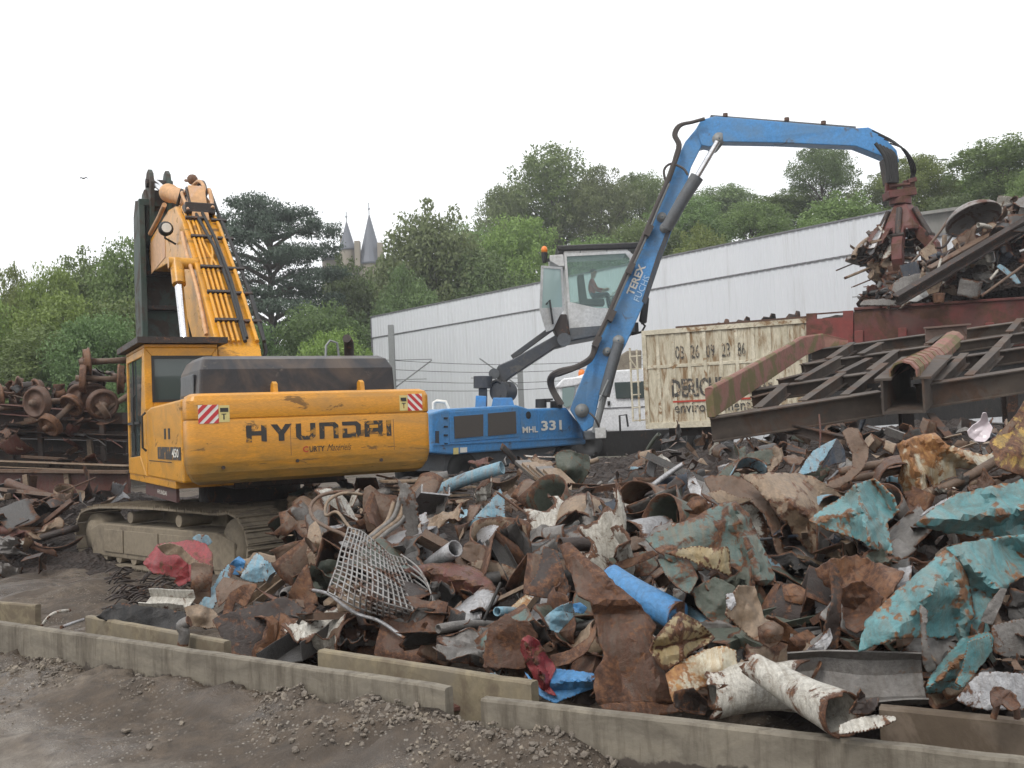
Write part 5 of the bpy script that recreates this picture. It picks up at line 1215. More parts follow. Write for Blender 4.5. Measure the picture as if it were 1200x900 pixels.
# ================================================================== long container, red wagon, truck
C0 = P(752, 388, 27.0); C1 = P(945, 373, 25.2); CL = (C1 - C0); CL.z = 0; CLEN = CL.length; CL.normalize(); CN_ = V((-CL.y, CL.x, 0)); CN_ = -CN_ if CN_.y < 0 else CN_
ZC1 = C0.z; ZC0 = P(757, 502, 27.0).z
CR = empty('scrap_container', (C0.x, C0.y, ZC0), 'long cream container with peeling paint, ribs, painted digits and dark lettering', 'container')
def cpt(s, z, out=0): return V((C0.x, C0.y, 0)) + CL*s - CN_*out + V((0,0,z))
def conpx(px, py, out=0):      # point of the container's side seen at a pixel
    r_ = ray(px, py); q = CAM + r_ * ((C0 - CAM).dot(CN_) / r_.dot(CN_)); return q - CN_*out
def cbox(mb, s0, s1, z0, z1, o0, o1):
    a = [cpt(s0,z0,o0), cpt(s1,z0,o0), cpt(s1,z0,o1), cpt(s0,z0,o1), cpt(s0,z1,o0), cpt(s1,z1,o0), cpt(s1,z1,o1), cpt(s0,z1,o1)]
    mb.add(a, [(0,3,2,1),(4,5,6,7),(0,1,5,4),(1,2,6,5),(2,3,7,6),(3,0,4,7)]); return mb
mb = MB(); cbox(mb, .02, CLEN, ZC0, ZC1-.04, -.06, 0); cbox(mb, .02, CLEN, ZC0, ZC1-.04, -2.4, -2.34); cbox(mb, .02, .08, ZC0+.01, ZC1-.05, -2.34, -.06); cbox(mb, CLEN-.06, CLEN, ZC0+.01, ZC1-.05, -2.34, -.06); cbox(mb, .08, CLEN-.06, ZC0+.01, ZC0+.1, -2.34, -.06)
attach(mb.build('side_panel', M['container']), CR)
fr = MB(); cbox(fr, 0, CLEN, ZC1-.13, ZC1, 0, .05); cbox(fr, 0, CLEN, ZC0-.02, ZC0+.15, 0, .05); cbox(fr, 0, .12, ZC0+.15, ZC1-.13, 0, .05)
zm = conpx(800, 428).z; n = 10; rp = []
for i in range(1, n + 1):
    s_ = i * (CLEN - .1)/n; rp.append(s_); cbox(fr, s_-.045, s_+.045, ZC0+.15, ZC1-.13, 0, .022)
e_ = [.12] + [x for q in rp for x in (q-.045, q+.045)]
for i in range(0, len(e_)-1, 2): cbox(fr, e_[i], e_[i+1], zm-.05, zm+.04, 0, .02)
M['container_rib'] = paint('cream_rib', (.60,.55,.43), .28, 2.4, .6, 0, ((.16,.085,.04),(.3,.19,.09)), dirt=(.3,.26,.17), dirt_amt=.6)
attach(fr.build('ribs', M['container_rib'], None, .006, 1), CR)
tr_ = MB(); cbox(tr_, CLEN*.22, CLEN, ZC1, ZC1+.05, -.06, .05); attach(tr_.build('rusty_top_rail', M['rust']), CR)
def ctext(s, p0, p1, h, mat, bold=.02, out=.026):
    a = conpx(*p0, out); b2 = conpx(*p1, out); a2 = V((b2.x, b2.y, a.z)); o = put_text('lettering', s, a, a2 - a, (0,0,1), h, mat, None, (a2-a).length, bold, thick=.0)
    attach(o, CR)
M['faded_black'] = paint('faded_lettering', (.05,.048,.045), .32, 9, .7, 0, ((.3,.2,.12),(.5,.42,.3)), bump=0, edge=.03)
for s_, x0, x1, y in (('03',792,802,421), ('26',810,820,420), ('09',828,838,419), ('23',846,856,418), ('86',865,874,417)): ctext(s_, (x0,y), (x1,y), .36, M['faded_black'], 0)
ctext('DERICHEBOURG', (788,466), (906,461), .50, M['faded_black'], .035); ctext('environnement', (791,484), (880,481), .26, M['faded_black'], .01)
mb = MB(); a = conpx(789,472,.024); b2 = conpx(880,468,.024); mb.prism([a, V((b2.x,b2.y,a.z)), V((b2.x,b2.y,a.z+.05)), a+V((0,0,.05))], -CN_*.003); attach(mb.build('red_line', M['letter_red']), CR)
# ladder on the left end
mb = MB(); 
for x in (738, 746): mb.tube([P(x, 408 + (x-738)*.2, 26.9), P(x + 4, 494, 26.9)], .03, 6)
for k in range(6): mb.tube([P(738.5+k*.8, 418+k*15, 26.9), P(751 if k < 5 else 756, 417+k*15, 26.9)], .022, 6)
mb.tube([P(738,420,26.9), P(746,432,26.9), P(752,432,26.9)], .022, 6)
attach(mb.build('ladder', M['container_rib']), CR)
mb = MB(); cbox(mb, .5, CLEN, ZC0-.25, ZC0-.02, -1.9, -.5); attach(mb.build('skid', M['rust_dark']), CR)
mb = MB()
# lorry cab behind
TRK = empty('truck', (P(715,500,35.5).x, 35.5, 0), 'white lorry cab with an orange beacon parked behind the blue boom', 'truck')
def tb(outline, d, th, mat, name, bevel=.0, parent=None):
    mb = MB(); mb.prism([P(a, b_, d) for a, b_ in outline], (0, th, 0)); o = attach_to(mb.build(name, mat, None, bevel), TRK); 
    if parent: o.parent = parent
    return o
def attach_to(o, root): o.parent = root; o.data.transform(Matrix.Translation(-V(root.location))); return o
M['truck_white'] = paint('white_truck_paint', (.80,.81,.83), .04, 2, .35, 0, ((.5,.48,.45),(.6,.58,.55)), bump=.05, dirt=(.5,.5,.48), dirt_amt=.3)
TB = tb([(655,455), (664,446), (690,436), (720,434), (765,431), (765,506), (712,506), (700,500), (672,500), (657,496)], 35.5, 2.5, M['truck_white'], 'cab', .05)
tb([(652,453), (660,443.5), (683,441), (688,446), (676,452), (655,455)], 35.4, 2.3, M['truck_white'], 'roof_spoiler', .05, TB)
tb([(659,455), (674,453), (671,474), (664,478), (659,474)], 35.43, .05, glass('greenish_windscreen', (.25,.33,.32), .1), 'windscreen', 0, TB)
tb([(720,448), (766,446), (766,466), (722,467)], 35.43, .05, M['glass'], 'side_window', .02, TB)
tb([(712,470), (715,470), (715,475), (712,475)], 35.45, .04, M['rubber'], 'door_handle', 0, TB)
tb([(690,478.6), (765,475.4), (765,476.4), (690,479.6)], 35.47, .02, M['trim'], 'door_line', 0, TB)
c_ = P(682, 443, 35.8); mb = MB(); mb.lathe(c_, (0,0,1), [(0,.02),(0,.13),(.2,.13),(.3,.08),(.32,.01)], 14); attach_to(mb.build('beacon', MATC['orange_beacon']), TRK)
tb([(722,420), (722,436), (752,434), (752,410), (735,411)], 36, 1.6, paint('tan_roof_deflector', (.2,.17,.13), .3, 3, .7, 0, ((.1,.08,.06),(.16,.13,.1))), 'roof_deflector', .05)
mb = MB(); mb.prism([P(a, b_, 35.2) for a, b_ in ((700,506),(860,500),(860,530),(700,535))], (0,2.2,0)); attach_to(mb.build('chassis', M['black'], None, .02), TRK)
mb = MB(); mb.tube([P(727,508,35.1), P(726,487,35.1), P(734,486,35.1), P(736,500,35.1)], .04, 6); attach_to(mb.build('step_rail', M['rubber']), TRK)
for px in (690, 792, 830): mb = MB(); c_ = P(px, 522, 34.8); mb.lathe(c_, (0,1,0), [(.08,0),(.08,.19),(0,.2),(0,.45),(.05,.5),(.3,.5),(.3,.2)], 22); attach_to(mb.build('wheel', M['rubber']), TRK)

# red wagon further right on the same line
W0 = P(945, 367.5, 24.9); W1 = P(1230, 347.5, 22.4); WD = (W1 - W0); WD.z = 0; WD.normalize(); WN = V((-WD.y, WD.x, 0)); WN = -WN if WN.y < 0 else WN
WGR = empty('scrap_wagon', (W0.x, W0.y, 1.2), 'faded red open wagon heaped with mixed scrap under the grab', 'wagon')
def wgpx(px, py, out=0):
    r_ = ray(px, py); q = CAM + r_ * ((W0 - CAM).dot(WN) / r_.dot(WN)); return q - WN*out
def wgp(outline, out, th, mat, name, bevel=0): mb = MB(); mb.prism([wgpx(a, b_, out) for a, b_ in outline], WN*th); return attach_to(mb.build(name, mat, None, bevel), WGR)
M['wagon_bright'] = paint('brighter_red_wagon', (.19,.028,.022), .3, 1.2, .6, 0, RC, dirt=(.11,.05,.04), dirt_amt=.8)
wgp([(1001,361.5), (1290,343), (1290,398), (1001,420)], 0, .1, M['wagon_red'], 'side_wall')
wgp([(946,412), (1290,390), (1290,480), (946,505)], -.12, .1, M['black'], 'shade_panel')  # black panel standing in for the shade beneath the underframe
mb = MB(); 
for a, b_, c_, d_ in ((945,957,367.5,410), (957,988,373.5,410), (988,1000,364.5,410)): mb.prism([wgpx(a,c_,.03), wgpx(b_,c_-(.6 if b_!=988 else 1.5),.03), wgpx(b_,d_-.6,.03), wgpx(a,d_,.03)], WN*.1)
attach_to(mb.build('end_section', M['wagon_bright']), WGR)
wgp([(955,367.2), (990,364.6), (990,366.2), (955,368.8)], .02, .08, M['wagon_red'], 'slot_rail')

for o_ in (2.6,): 
    mb = MB(); mb.prism([wgpx(1290,343) + WN*o_, wgpx(1290,430) + WN*o_, wgpx(945,450) + WN*o_, wgpx(945,367.5) + WN*o_], WN*.08); attach_to(mb.build('far_wall', M['wagon_red']), WGR)
mb = MB(); a = wgpx(945,440) ; b2 = wgpx(1290,420); a.z = b2.z = min(a.z, b2.z); mb.prism([a, b2, b2 + WN*2.6, a + WN*2.6], (0,0,.1)); attach_to(mb.build('floor', M['rust_dark']), WGR)
for px in (1007, 1058, 1160, 1212):
    y_ = 480 - (px - 600)*.0; top = 388 - (px-1007)*.062
    wgp([(px-5, top), (px+5, top-.6), (px+5, top+24), (px-5, top+25)], .10, .1, M['wagon_bright'], 'side_post', .01)
wgp([(945,408), (1290,384.5), (1290,389), (945,413)], .16, .15, M['rust_dark'], 'lower_rail', .01)
wgp([(1001,360.5), (1290,342), (1290,345), (1001,363.8)], .06, .06, M['wagon_red'], 'top_rail', .01)
# load of the wagon: fine part
def load_z(s, o):      # along, across
    return .3 + 2.5*sm(.3, 6.6, s)*(1 - .35*abs(o-1.3)/1.3) + .12*fbm(V((s*2.5, o*2.5, 2)), 3)
mb = MB(); WB = V((W0.x, W0.y, 0)); ztop = W0.z; ns, no = 50, 16; vs_ = []
for j in range(no):
    for i in range(ns):
        s_ = .2 + i*.155; o_ = .12 + j*.162; edge = min(1, (min(o_, 2.6-o_))/.3); vs_.append(WB + WD*s_ + WN*o_ + V((0,0, ztop - .45 + load_z(s_, o_)*edge)))
mb.add(vs_, [(j*ns+i, j*ns+i+1, (j+1)*ns+i+1, (j+1)*ns+i) for j in range(no-1) for i in range(ns-1)])
o = mb.build('wagon_fines', MATC.get('x') or bpy.data.materials['fine_scrap']); tag(o, None, None, None, 'stuff')

# ================================================================== tilted steel underframe
FC = {(0,0): P(832, 489, 13), (1,0): P(1300, 416, 13), (0,1): P(950, 410, 17.5), (1,1): P(1330, 358, 17.5)}
def fp(a, b_, up=0):
    p = FC[(0,0)]*(1-a)*(1-b_) + FC[(1,0)]*a*(1-b_) + FC[(0,1)]*(1-a)*b_ + FC[(1,1)]*a*b_; return p + FNn*up
FNn = (FC[(1,0)] - FC[(0,0)]).cross(FC[(0,1)] - FC[(0,0)]).normalized()
FRR = empty('wagon_underframe', (FC[(0,0)].x, 13, .9), 'big tilted brown steel underframe with cross beams resting on the heap at right', 'steel frame')
def fpart(mb, name, mat=None, bevel=0): return attach_to(mb.build(name, mat or M['frame_brown'], None, bevel), FRR)
U_ = FNn
for a0, a1, b_, h in ((0, .425, 0, .33), (.515, 1, 0, .32), (.0, .44, .34, .2), (.44, 1, .38, .22), (.05, 1, .70, .17), (-.0, 1, 1.0, .2)):
    fpart(MB().ibeam(fp(a0, b_, -h/2), fp(a1, b_, -h/2), .16, h, .018, U_), 'side_beam' if b_ in (0, 1.0) else 'inner_beam')
for a in (.105, .205, .315, .41, .56, .66, .76, .87, .97):
    kink = .03 * (1 if a < .4 else .6)
    for b0, b1, u0, u1 in ((.04, .34, -.02, .03), (.38, .68, .0, .01), (.72, .98, .01, .03)):
        if rnd.random() < .22: continue
        a_0 = a; a = a + rnd.uniform(-.02, .02); u1 += rnd.uniform(-.04, .05); kink = rnd.uniform(-.02, .13); b0 -= rnd.uniform(0, .04); b1 -= rnd.choice((0, 0, .07))
        fpart(MB().ibeam(fp(a, b0, u0 - .05), fp(a + kink*(b1-b0), b1, u1 - .05), .12, .17, .014, U_), 'cross_member')
for k in range(4): fpart(MB().ibeam(fp(.02 + k*.004, .02 + k*.24, -.12), fp(.10, .05 + k*.24, -.1), .1, .16, .014, U_), 'gusset')
# red curb along the left edge, with slots, bent over at its far end
pts = [(0, -.02), (0, .2), (0, .45), (0, .7), (.0, .86), (.03, .99), (.10, 1.0)]; hh = [.40, .38, .36, .34, .34, .26, .10]
mb = MB(); vs_ = []; 
for (a, b_), h in zip(pts, hh):
    q = fp(a, b_); vs_ += [q + V((0,0,.02)), q + V((-.02,0,h)), q + V((.05,0,h+.02)), q + V((.10,.02,h)), q + V((.1,0,.02))]
n = len(pts); mb.add(vs_, [(i*5+k, i*5+(k+1)%5, (i+1)*5+(k+1)%5, (i+1)*5+k) for i in range(n-1) for k in range(5)] + [(0,1,2,3,4), tuple((n-1)*5+4-k for k in range(5))])
fpart(mb, 'red_curb', M['curb_red'], .01)
for k in range(8):
    b_ = .05 + k*.105; q = fp(0, b_); q2 = fp(0, b_ + (.05 if k == 0 else .022)); mb = MB(); mb.prism([q + V((-.075,-.02,.06)), q2 + V((-.075,-.02,.06)), q2 + V((-.085,-.02,.30)), q + V((-.085,-.02,.31))], (.08,.01,0)); fpart(mb, 'slot', M['black'])
# open box girder end with hooded red rail
b0 = PZ; bx = lambda px, py, d=12.8: P(px, py, d)
T = .03; lo = bx(1027, 486); hi = bx(1075, 445)
x0, x1, z0, z1 = lo.x, hi.x, lo.z, hi.z; yb = 12.6; dirv = (fp(.45, 1) - fp(.45, 0)); dirv = dirv / dirv.y
for (a0, a1, c0, c1) in ((x0, x0+T, z0, z1), (x1-T, x1, z0, z1), (x0+T, x1-T, z0, z0+T)):
    mb = MB(); mb.prism([(a0, yb, c0), (a1, yb, c0), (a1, yb, c1), (a0, yb, c1)], dirv*1.4); fpart(mb, 'box_side', M['frame_brown'])
mb = MB(); mb.prism([(x0+T, yb+1.2, z0+T), (x1-T, yb+1.2, z0+T), (x1-T, yb+1.2, z1), (x0+T, yb+1.2, z1)], (0,.03,0)); fpart(mb, 'box_back', M['black'])
for a0, a1 in ((x0-.08, x0+.14), (x1-.14, x1+.09)): mb = MB(); mb.prism([(a0, yb-.01, z1), (a1, yb-.01, z1), (a1, yb-.01, z1+.03), (a0, yb-.01, z1+.03)], dirv*1.4); fpart(mb, 'box_flange', M['frame_brown'])
prof = [(-.17,0), (-.17,.10), (-.10,.19), (.0,.22), (.10,.19), (.17,.10), (.17,0), (.15,0), (.15,.09), (.09,.165), (0,.195), (-.09,.165), (-.15,.09), (-.15,0)]
xm = (x0+x1)/2 + .02; p0 = V((xm, yb, z1+.03)); p1 = bx(1098, 421, 15.2); p2 = bx(1118, 402, 16.6); p3 = bx(1150, 396, 17.4)
mb = MB(); mb.profile(p0, p1, prof); mb.profile(p1 + (p1-p0).normalized()*-.02, p2, [(x*.97, y*.97) for x, y in prof]); fpart(mb, 'red_rail', M['curb_red'])
mb = MB(); 
for k in range(7):
    t_ = .07 + k*.13; q = p0.lerp(p1, t_); dd_ = (p1-p0).normalized(); mb.profile(q, q + dd_*.05, [(x*1.05, y*1.05) for x, y in prof])
fpart(mb, 'rail_rib', M['curb_red'])
mb = MB(); mb.prism([P(1086,403,17), P(1133,401,17), P(1133,381,17), P(1085,385,17)], (0,.05,0)); mb.beam(P(1084,404,16.95), P(1135,401,16.95), .1, .05); mb.beam(P(1083,384.5,16.95), P(1137,380,16.95), .08, .03); fpart(mb, 'upright_plate', paint('brown_pink_plate', (.17,.11,.09), .3, 2, .75, 0, RC))
# trestle legs below the frame, and dark frame steel under it
for a in (.12, .45, .72):
    q = fp(a, .15, -.36); fpart(MB().ibeam(q, V((q.x, q.y, .7)), .16, .16, .02, (0,1,0)), 'leg', M['rust_dark'])
fpart(MB().ibeam(P(905,497,13.4), P(1010,522,12.2), .12, .14, .015), 'brace', M['girder']); fpart(MB().ibeam(P(1090,488,13), P(1112,515,12.2), .1, .1, .015), 'brace', M['girder'])

# ================================================================== stacked girders and railway wheelsets on the left
GG = 'old wagon girders stacked at the left'
def girder(p0, p1, w, h, mat, label, ch='I', name='girder'):
    mb = MB()
    if ch == 'I': mb.ibeam(p0, p1, w, h, .03)
    elif ch == 'C': W2, H2, T_ = w/2, h/2, .02; mb.profile(p0, p1, [(-W2,-H2),(W2,-H2),(W2,-H2+T_),(-W2+T_,-H2+T_),(-W2+T_,H2-T_),(W2,H2-T_),(W2,H2),(-W2,H2)])
    else: mb.beam(p0, p1, w, h)
    o = mb.build(name, mat, None, .006, 1); tag(recenter(o), label, 'girder', GG)
G2 = [((-60,474), (119,489), 21.5, .5, .22, 'rust_red', 'C', 'reddish girder on top of the left stack directly below the wheelsets'),
 ((119,490), (152,490), 21.3, .4, .24, 'girder', 'B', 'short dark block girder at the right end of the top row beside the cab'),
 ((-60,489), (150,500), 21.6, .3, .26, 'girder', 'I', 'dark girder second from the top in the left stack'),
 ((-60,506), (148,513), 21.2, .35, .12, 'girder', 'C', 'thin dark girder in the middle of the left stack'),
 ((-60,520), (148,525), 21.8, .3, .3, 'rust_dark', 'I', 'deep dark girder below the middle of the left stack'),
 ((-60,541), (152,549), 20.4, .4, .13, 'tan', 'C', 'dusty light brown girder lying across the lower left stack'),
 ((-60,551), (152,553), 20.2, .25, .07, 'rust_brown', 'B', 'flat brown bar just below the dusty girder on the left'),
 ((-60,565), (152,566), 20.3, .12, .42, 'rust_red', 'B', 'dark red wagon side sill at the bottom of the left stack')]
for (a, b_, d, w, h, mt_, ch, lb) in G2: girder(P(*a, d), P(*b_, d - .3), w, h, M[mt_], lb, ch)
for i, (px, y0, y1) in enumerate(((30,556,575), (47,500,540), (78,553,572), (120,497,540), (105,515,545), (12,498,545))):
    girder(P(px,y0,20.0 if y0 > 550 else 21.0), P(px+2,y1,20.0 if y0 > 550 else 21.0), .1, .1, M['girder' if i % 2 else 'tan'], ['pale stub post standing on the red sill at far left','dark upright post in the left part of the stack','pale stub post in the middle of the red sill','dark upright post near the right end of the stack','pale upright post right of the middle of the stack','leftmost dark upright post in the stack'][i], 'B', 'post')
tag(recenter(MB().prism([P(-60,498,22.4), P(150,503,22.4), P(150,575,22.4), P(-60,575,22.4)], (0,.1,0)).build('old_wagon', M['girder'])), 'dark steel wagon side behind the girder stack at left', 'wagon')
WSG = 'railway wheelsets piled on the girders'
def wheelset(c, axis, r, L, label, mat1='rust_brown'):
    c = V(c); ax = V(axis).normalized(); root = empty('wheelset', c - V((0,0,r)), label, 'wheelset', WSG)
    A_ = MB(); A_.lathe(c - ax*L/2, ax, [(-.16,.0),(-.16,.07),(0,.07),(0,.08),(L/2,.06),(L,.08),(L,.07),(L+.16,.07),(L+.16,0)], 12); attach_to(A_.build('axle', M['rust_brown']), root)
    for sg in (-1, 1):
        w_ = MB(); w_.lathe(c + ax*sg*L/2, ax*sg, [(-.06,.08),(-.05,r*.30),(-.02,r*.36),(-.03,r*.78),(-.07,r*.84),(-.07,r*1.0),(-.05,r*1.06),(-.03,r*1.06),(-.015,r*.96),(.07,r*.94),(.07,r*.80),(.02,r*.76),(.03,r*.36),(.08,r*.28),(.08,.08)], 28)
        attach_to(w_.build('wheel', M[mat1]), root)
WS = [((128,423,21.5), (1,.5,.05), .30, .9, 'topmost wheelset with a level axle beside the yellow cab roof', 'rust_orange'),
 ((120,444,21.3), (1,.35,-.05), .32, .75, 'second wheelset from the top beside the yellow cab', 'rust_orange'),
 ((69,470,20.9), (.35,1,.06), .33, 1.2, 'wheelset facing the camera with its round dark wheel in the middle of the row', 'rust'),
 ((72,486,20.6), (.3,.6,.5), .26, .7, 'wheelset lying half over just above the top girder', 'rust_orange'),
 ((115,470,21.0), (-.6,.9,.2), .31, 1.0, 'wheelset with a tilted wheel left of the cab door', 'rust'),
 ((140,470,20.8), (.8,.5,.55), .22, .8, 'small wheelset leaning against the cab side', 'rust_brown'),
 ((20,462,22.0), (.7,.8,.1), .30, .9, 'wheelset with a pale hub near the left edge', 'rust_orange'),
 ((-3,455,22.0), (.8,.5,-.2), .34, .8, 'big rusty wheelset cut by the left edge', 'rust_orange'),
 ((42,474,22.2), (1,.6,.15), .24, .9, 'low wheelset between the hub wheel and the round dark wheel', 'rust'),
 ((92,462,22.3), (.9,.3,.3), .22, .8, 'wheelset in the second row right of the round dark wheel', 'rust_red'),
 ((10,478,21.3), (.9,.7,.0), .20, .8, 'smallest wheelset lying on the top girder at far left', 'rust'),
 ((102,452,22.0), (.2,1,.5), .25, .7, 'upright wheelset in the gap under the topmost one', 'rust_dark')]
for a, ax, r, L, lb, m1 in WS: wheelset(P(*a), ax, r, L, lb, m1)
# ================================================================== large pieces of scrap, each traced at its own distance
SG = 'crumpled scrap pieces on the heap'
USED = set()
def ridged(p): return 1 - abs(noise.noise(p)) * 2.2
def sheet(label, cat, mat, outline, D=None, lean=.75, amp=.09, curl=.0, th=.007, ctrl=(), res=34, name='scrap_sheet', off=.2, seed=None, rag=.012, group=SG, freq=2.0, ridges=()):
    O = [(p[0], p[1], p[2] if len(p) > 2 else 0.0) for p in outline]
    cx = sum(p[0] for p in O)/len(O); cy = sum(p[1] for p in O)/len(O)
    if D is None: D = hit(cx, cy) - off
    sd_ = (seed if seed is not None else (cx*7.13 + cy*3.7)) 
    w = max(p[0] for p in O) - min(p[0] for p in O); h = max(p[1] for p in O) - min(p[1] for p in O); L = max(w, h); st = L / res
    pts2 = [V((p[0], p[1])) for p in O]; dense = []
    n = len(pts2)
    for i in range(n):
        a, b_ = pts2[i], pts2[(i+1) % n]; p_, q_ = pts2[i-1], pts2[(i+2) % n]; k = max(1, int((b_-a).length/st))
        for j in range(k):
            t_ = j/k; c1 = .5*((2*a) + (-p_+b_)*t_ + (2*p_-5*a+4*b_-q_)*t_*t_ + (-p_+3*a-3*b_+q_)*t_**3); c0 = a.lerp(b_, t_)
            q = c0.lerp(c1, .22); dn = V(((b_-a).y, -(b_-a).x)).normalized()
            dense.append(q + dn * rag * L * (1.3*noise.noise(V((q.x*.16, q.y*.16, sd_))) + .3*noise.noise(V((q.x*.45, q.y*.45, sd_)))))
    inner = []; y_ = min(p.y for p in dense); r_ = random.Random(int(sd_))
    while y_ < max(p.y for p in dense):
        x_ = min(p.x for p in dense)
        while x_ < max(p.x for p in dense): inner.append(V((x_ + r_.uniform(-.25,.25)*st, y_ + r_.uniform(-.25,.25)*st))); x_ += st
        y_ += st
    m_ = len(dense); res_ = mgeo.delaunay_2d_cdt(dense + inner, [], [list(range(m_))], 1, 1e-3)
    C = O + list(ctrl); sc_ = D / FPX; Lm = L * sc_; vs_ = []; rims = []
    folds = [(r_.uniform(0, 3.14), r_.uniform(-.38, .38), r_.choice((-1, 1))*r_.uniform(.35, 1)) for _ in range(6)]
    for p in res_[0]:
        ws = 0; dv_ = 0
        for (a, b_, c_) in C:
            w_ = 1.0/(((p.x-a)**2 + (p.y-b_)**2) + (L*.17)**2)**1.5; ws += w_; dv_ += w_*c_
        q = V((p.x*sc_, p.y*sc_, sd_*.37)); f = freq / Lm
        ux = (p.x - cx)/L + .07*noise.noise(q*f); uy = (p.y - cy)/L + .07*noise.noise(q*f + V((4,4,4)))
        crum = amp*Lm*(4.6*sum(k_*abs(ux*math.cos(a_) + uy*math.sin(a_) - o_) for a_, o_, k_ in folds) + .3*ridged(q*f) + .16*ridged(q*f*2.3 + V((5,1,0))) + .10*noise.noise(q*f*6))
        crease = max(0, 1 - min(abs(ux*math.cos(a_) + uy*math.sin(a_) - o_)/abs(k_) for a_, o_, k_ in folds)*34) * (.75 + .5*noise.noise(q*f*4))
        rg_ = 0; rc_ = 0
        for ((xa, ya), (xb, yb), h_, w_) in ridges:
            A2 = V((xa, ya)); B2 = V((xb, yb)); ab = B2 - A2; tt = max(0, min(1, (V((p.x, p.y)) - A2).dot(ab)/ab.dot(ab))); ds = ((V((p.x, p.y)) - A2 - ab*tt).length + 1.2*noise.noise(V((p.x*.1, p.y*.1, sd_)))*3) 
            rg_ += h_*max(0, 1 - abs(ds)/w_)**1.2; rc_ = max(rc_, 1 - abs(ds)/3.0)
        crease = max(crease, rc_)
        ed_ = min((p.x - x.x)**2 + (p.y - x.y)**2 for x in dense[::2])**.5 / (L*.16)
        cu = curl*Lm*max(0, 1-ed_)**2; rims.append(max(crease*.8, max(0.0, 1 - ed_*4.5*(1 + .8*noise.noise(q*f*3)))**1.2))
        d = D*(1 + lean*(cy-p.y)/FPX) + dv_/ws - crum*.8 - cu - rg_
        vs_.append(P(p.x, p.y, d))
    fs_ = [f for f in res_[2] if len(f) >= 3]
    o = MB().add(vs_, fs_, True).build(name, mat); recenter(o)
    o.data.attributes.new('rim', 'FLOAT', 'POINT').data.foreach_set('value', rims); o.data.set_sharp_from_angle(angle=R(24))
    md = o.modifiers.new('thickness', 'SOLIDIFY'); md.thickness = max(.005, th); md.offset = 0; md.use_rim = True
    assert label not in USED, label; USED.add(label)
    tag(o, label, cat, group); return o
def spl(pts, k=5):
    o = []; pts = [V(p) for p in pts]
    for i in range(len(pts)-1):
        p0, p1, p2, p3 = pts[max(i-1,0)], pts[i], pts[i+1], pts[min(i+2,len(pts)-1)]
        for j in range(k):
            t_ = j/k; o.append(.5*((2*p1) + (-p0+p2)*t_ + (2*p0-5*p1+4*p2-p3)*t_*t_ + (-p0+3*p1-3*p2+p3)*t_**3))
    return o + [pts[-1]]
def pipe(label, cat, mat, pts, r, hollow=True, name='scrap_pipe', squash=.12, n=18, group=SG, ragged=.03):
    """open tube along pixel points with own distances; r in metres (list or number)"""
    P_ = spl([P(*p) for p in pts]); k = len(P_); rs = r if isinstance(r, (list, tuple)) else [r, r]
    rr = [lerp(rs[0], rs[-1], i/(k-1)) for i in range(k)]
    mb = MB(); mb.tube(P_, rr, n, cap=not hollow)
    vs_ = []
    for i, p in enumerate(mb.v):
        q = V(p); ring = min(i // n, k-1); c_ = P_[ring]; w_ = 1 + squash*noise.noise(q*6) 
        sh = V((0,0,0))
        if hollow and ring in (0, k-1): sh = (P_[1]-P_[0] if ring == 0 else P_[-1]-P_[-2]).normalized() * ragged * noise.noise(V((i*1.7, 3, ring)))
        vs_.append(tuple(c_ + (q - c_)*w_ + sh))
    mb.v = vs_; o = mb.build(name, mat); recenter(o)
    o.data.attributes.new('rim', 'FLOAT', 'POINT').data.foreach_set('value', [max(0, 1 - min(i//n, k-1-i//n)/(k*.12)) if i < n*k else 1.0 for i in range(len(vs_))])
    if hollow: md = o.modifiers.new('wall', 'SOLIDIFY'); md.thickness = min(.008, rs[0]*.4); md.offset = -1
    assert label not in USED, label; USED.add(label); tag(o, label, cat, group); return o
def trough(label, cat, mat, a, b_, w, h, up=(0,0,1), sag=0.0, name='scrap_channel', th=.008, group=SG, prof=None):
    A_, B_ = P(*a), P(*b_); n = 12; W2, H2 = w/2, h; pr = prof or [(-W2, H2), (-W2*.95, 0), (W2*.95, 0), (W2, H2)]
    t = (B_-A_).normalized(); s_ = t.cross(V(up)).normalized(); u = s_.cross(t).normalized(); vs_ = []; k = len(pr)
    for i in range(n+1):
        f = i/n; c_ = A_.lerp(B_, f) + u*sag*math.sin(math.pi*f)
        for x, y in pr:
            q = c_ + s_*x + u*y; vs_.append(q + V((1,1,1))*.012*noise.noise(q*5) + s_*.018*noise.noise(q*3+V((9,0,0))))
    o = MB().add(vs_, [(i*k+j, i*k+j+1, (i+1)*k+j+1, (i+1)*k+j) for i in range(n) for j in range(k-1)], False).build(name, mat); recenter(o)
    md = o.modifiers.new('th', 'SOLIDIFY'); md.thickness = th; md.offset = 0
    assert label not in USED, label; USED.add(label); tag(o, label, cat, group); return o
S = sheet
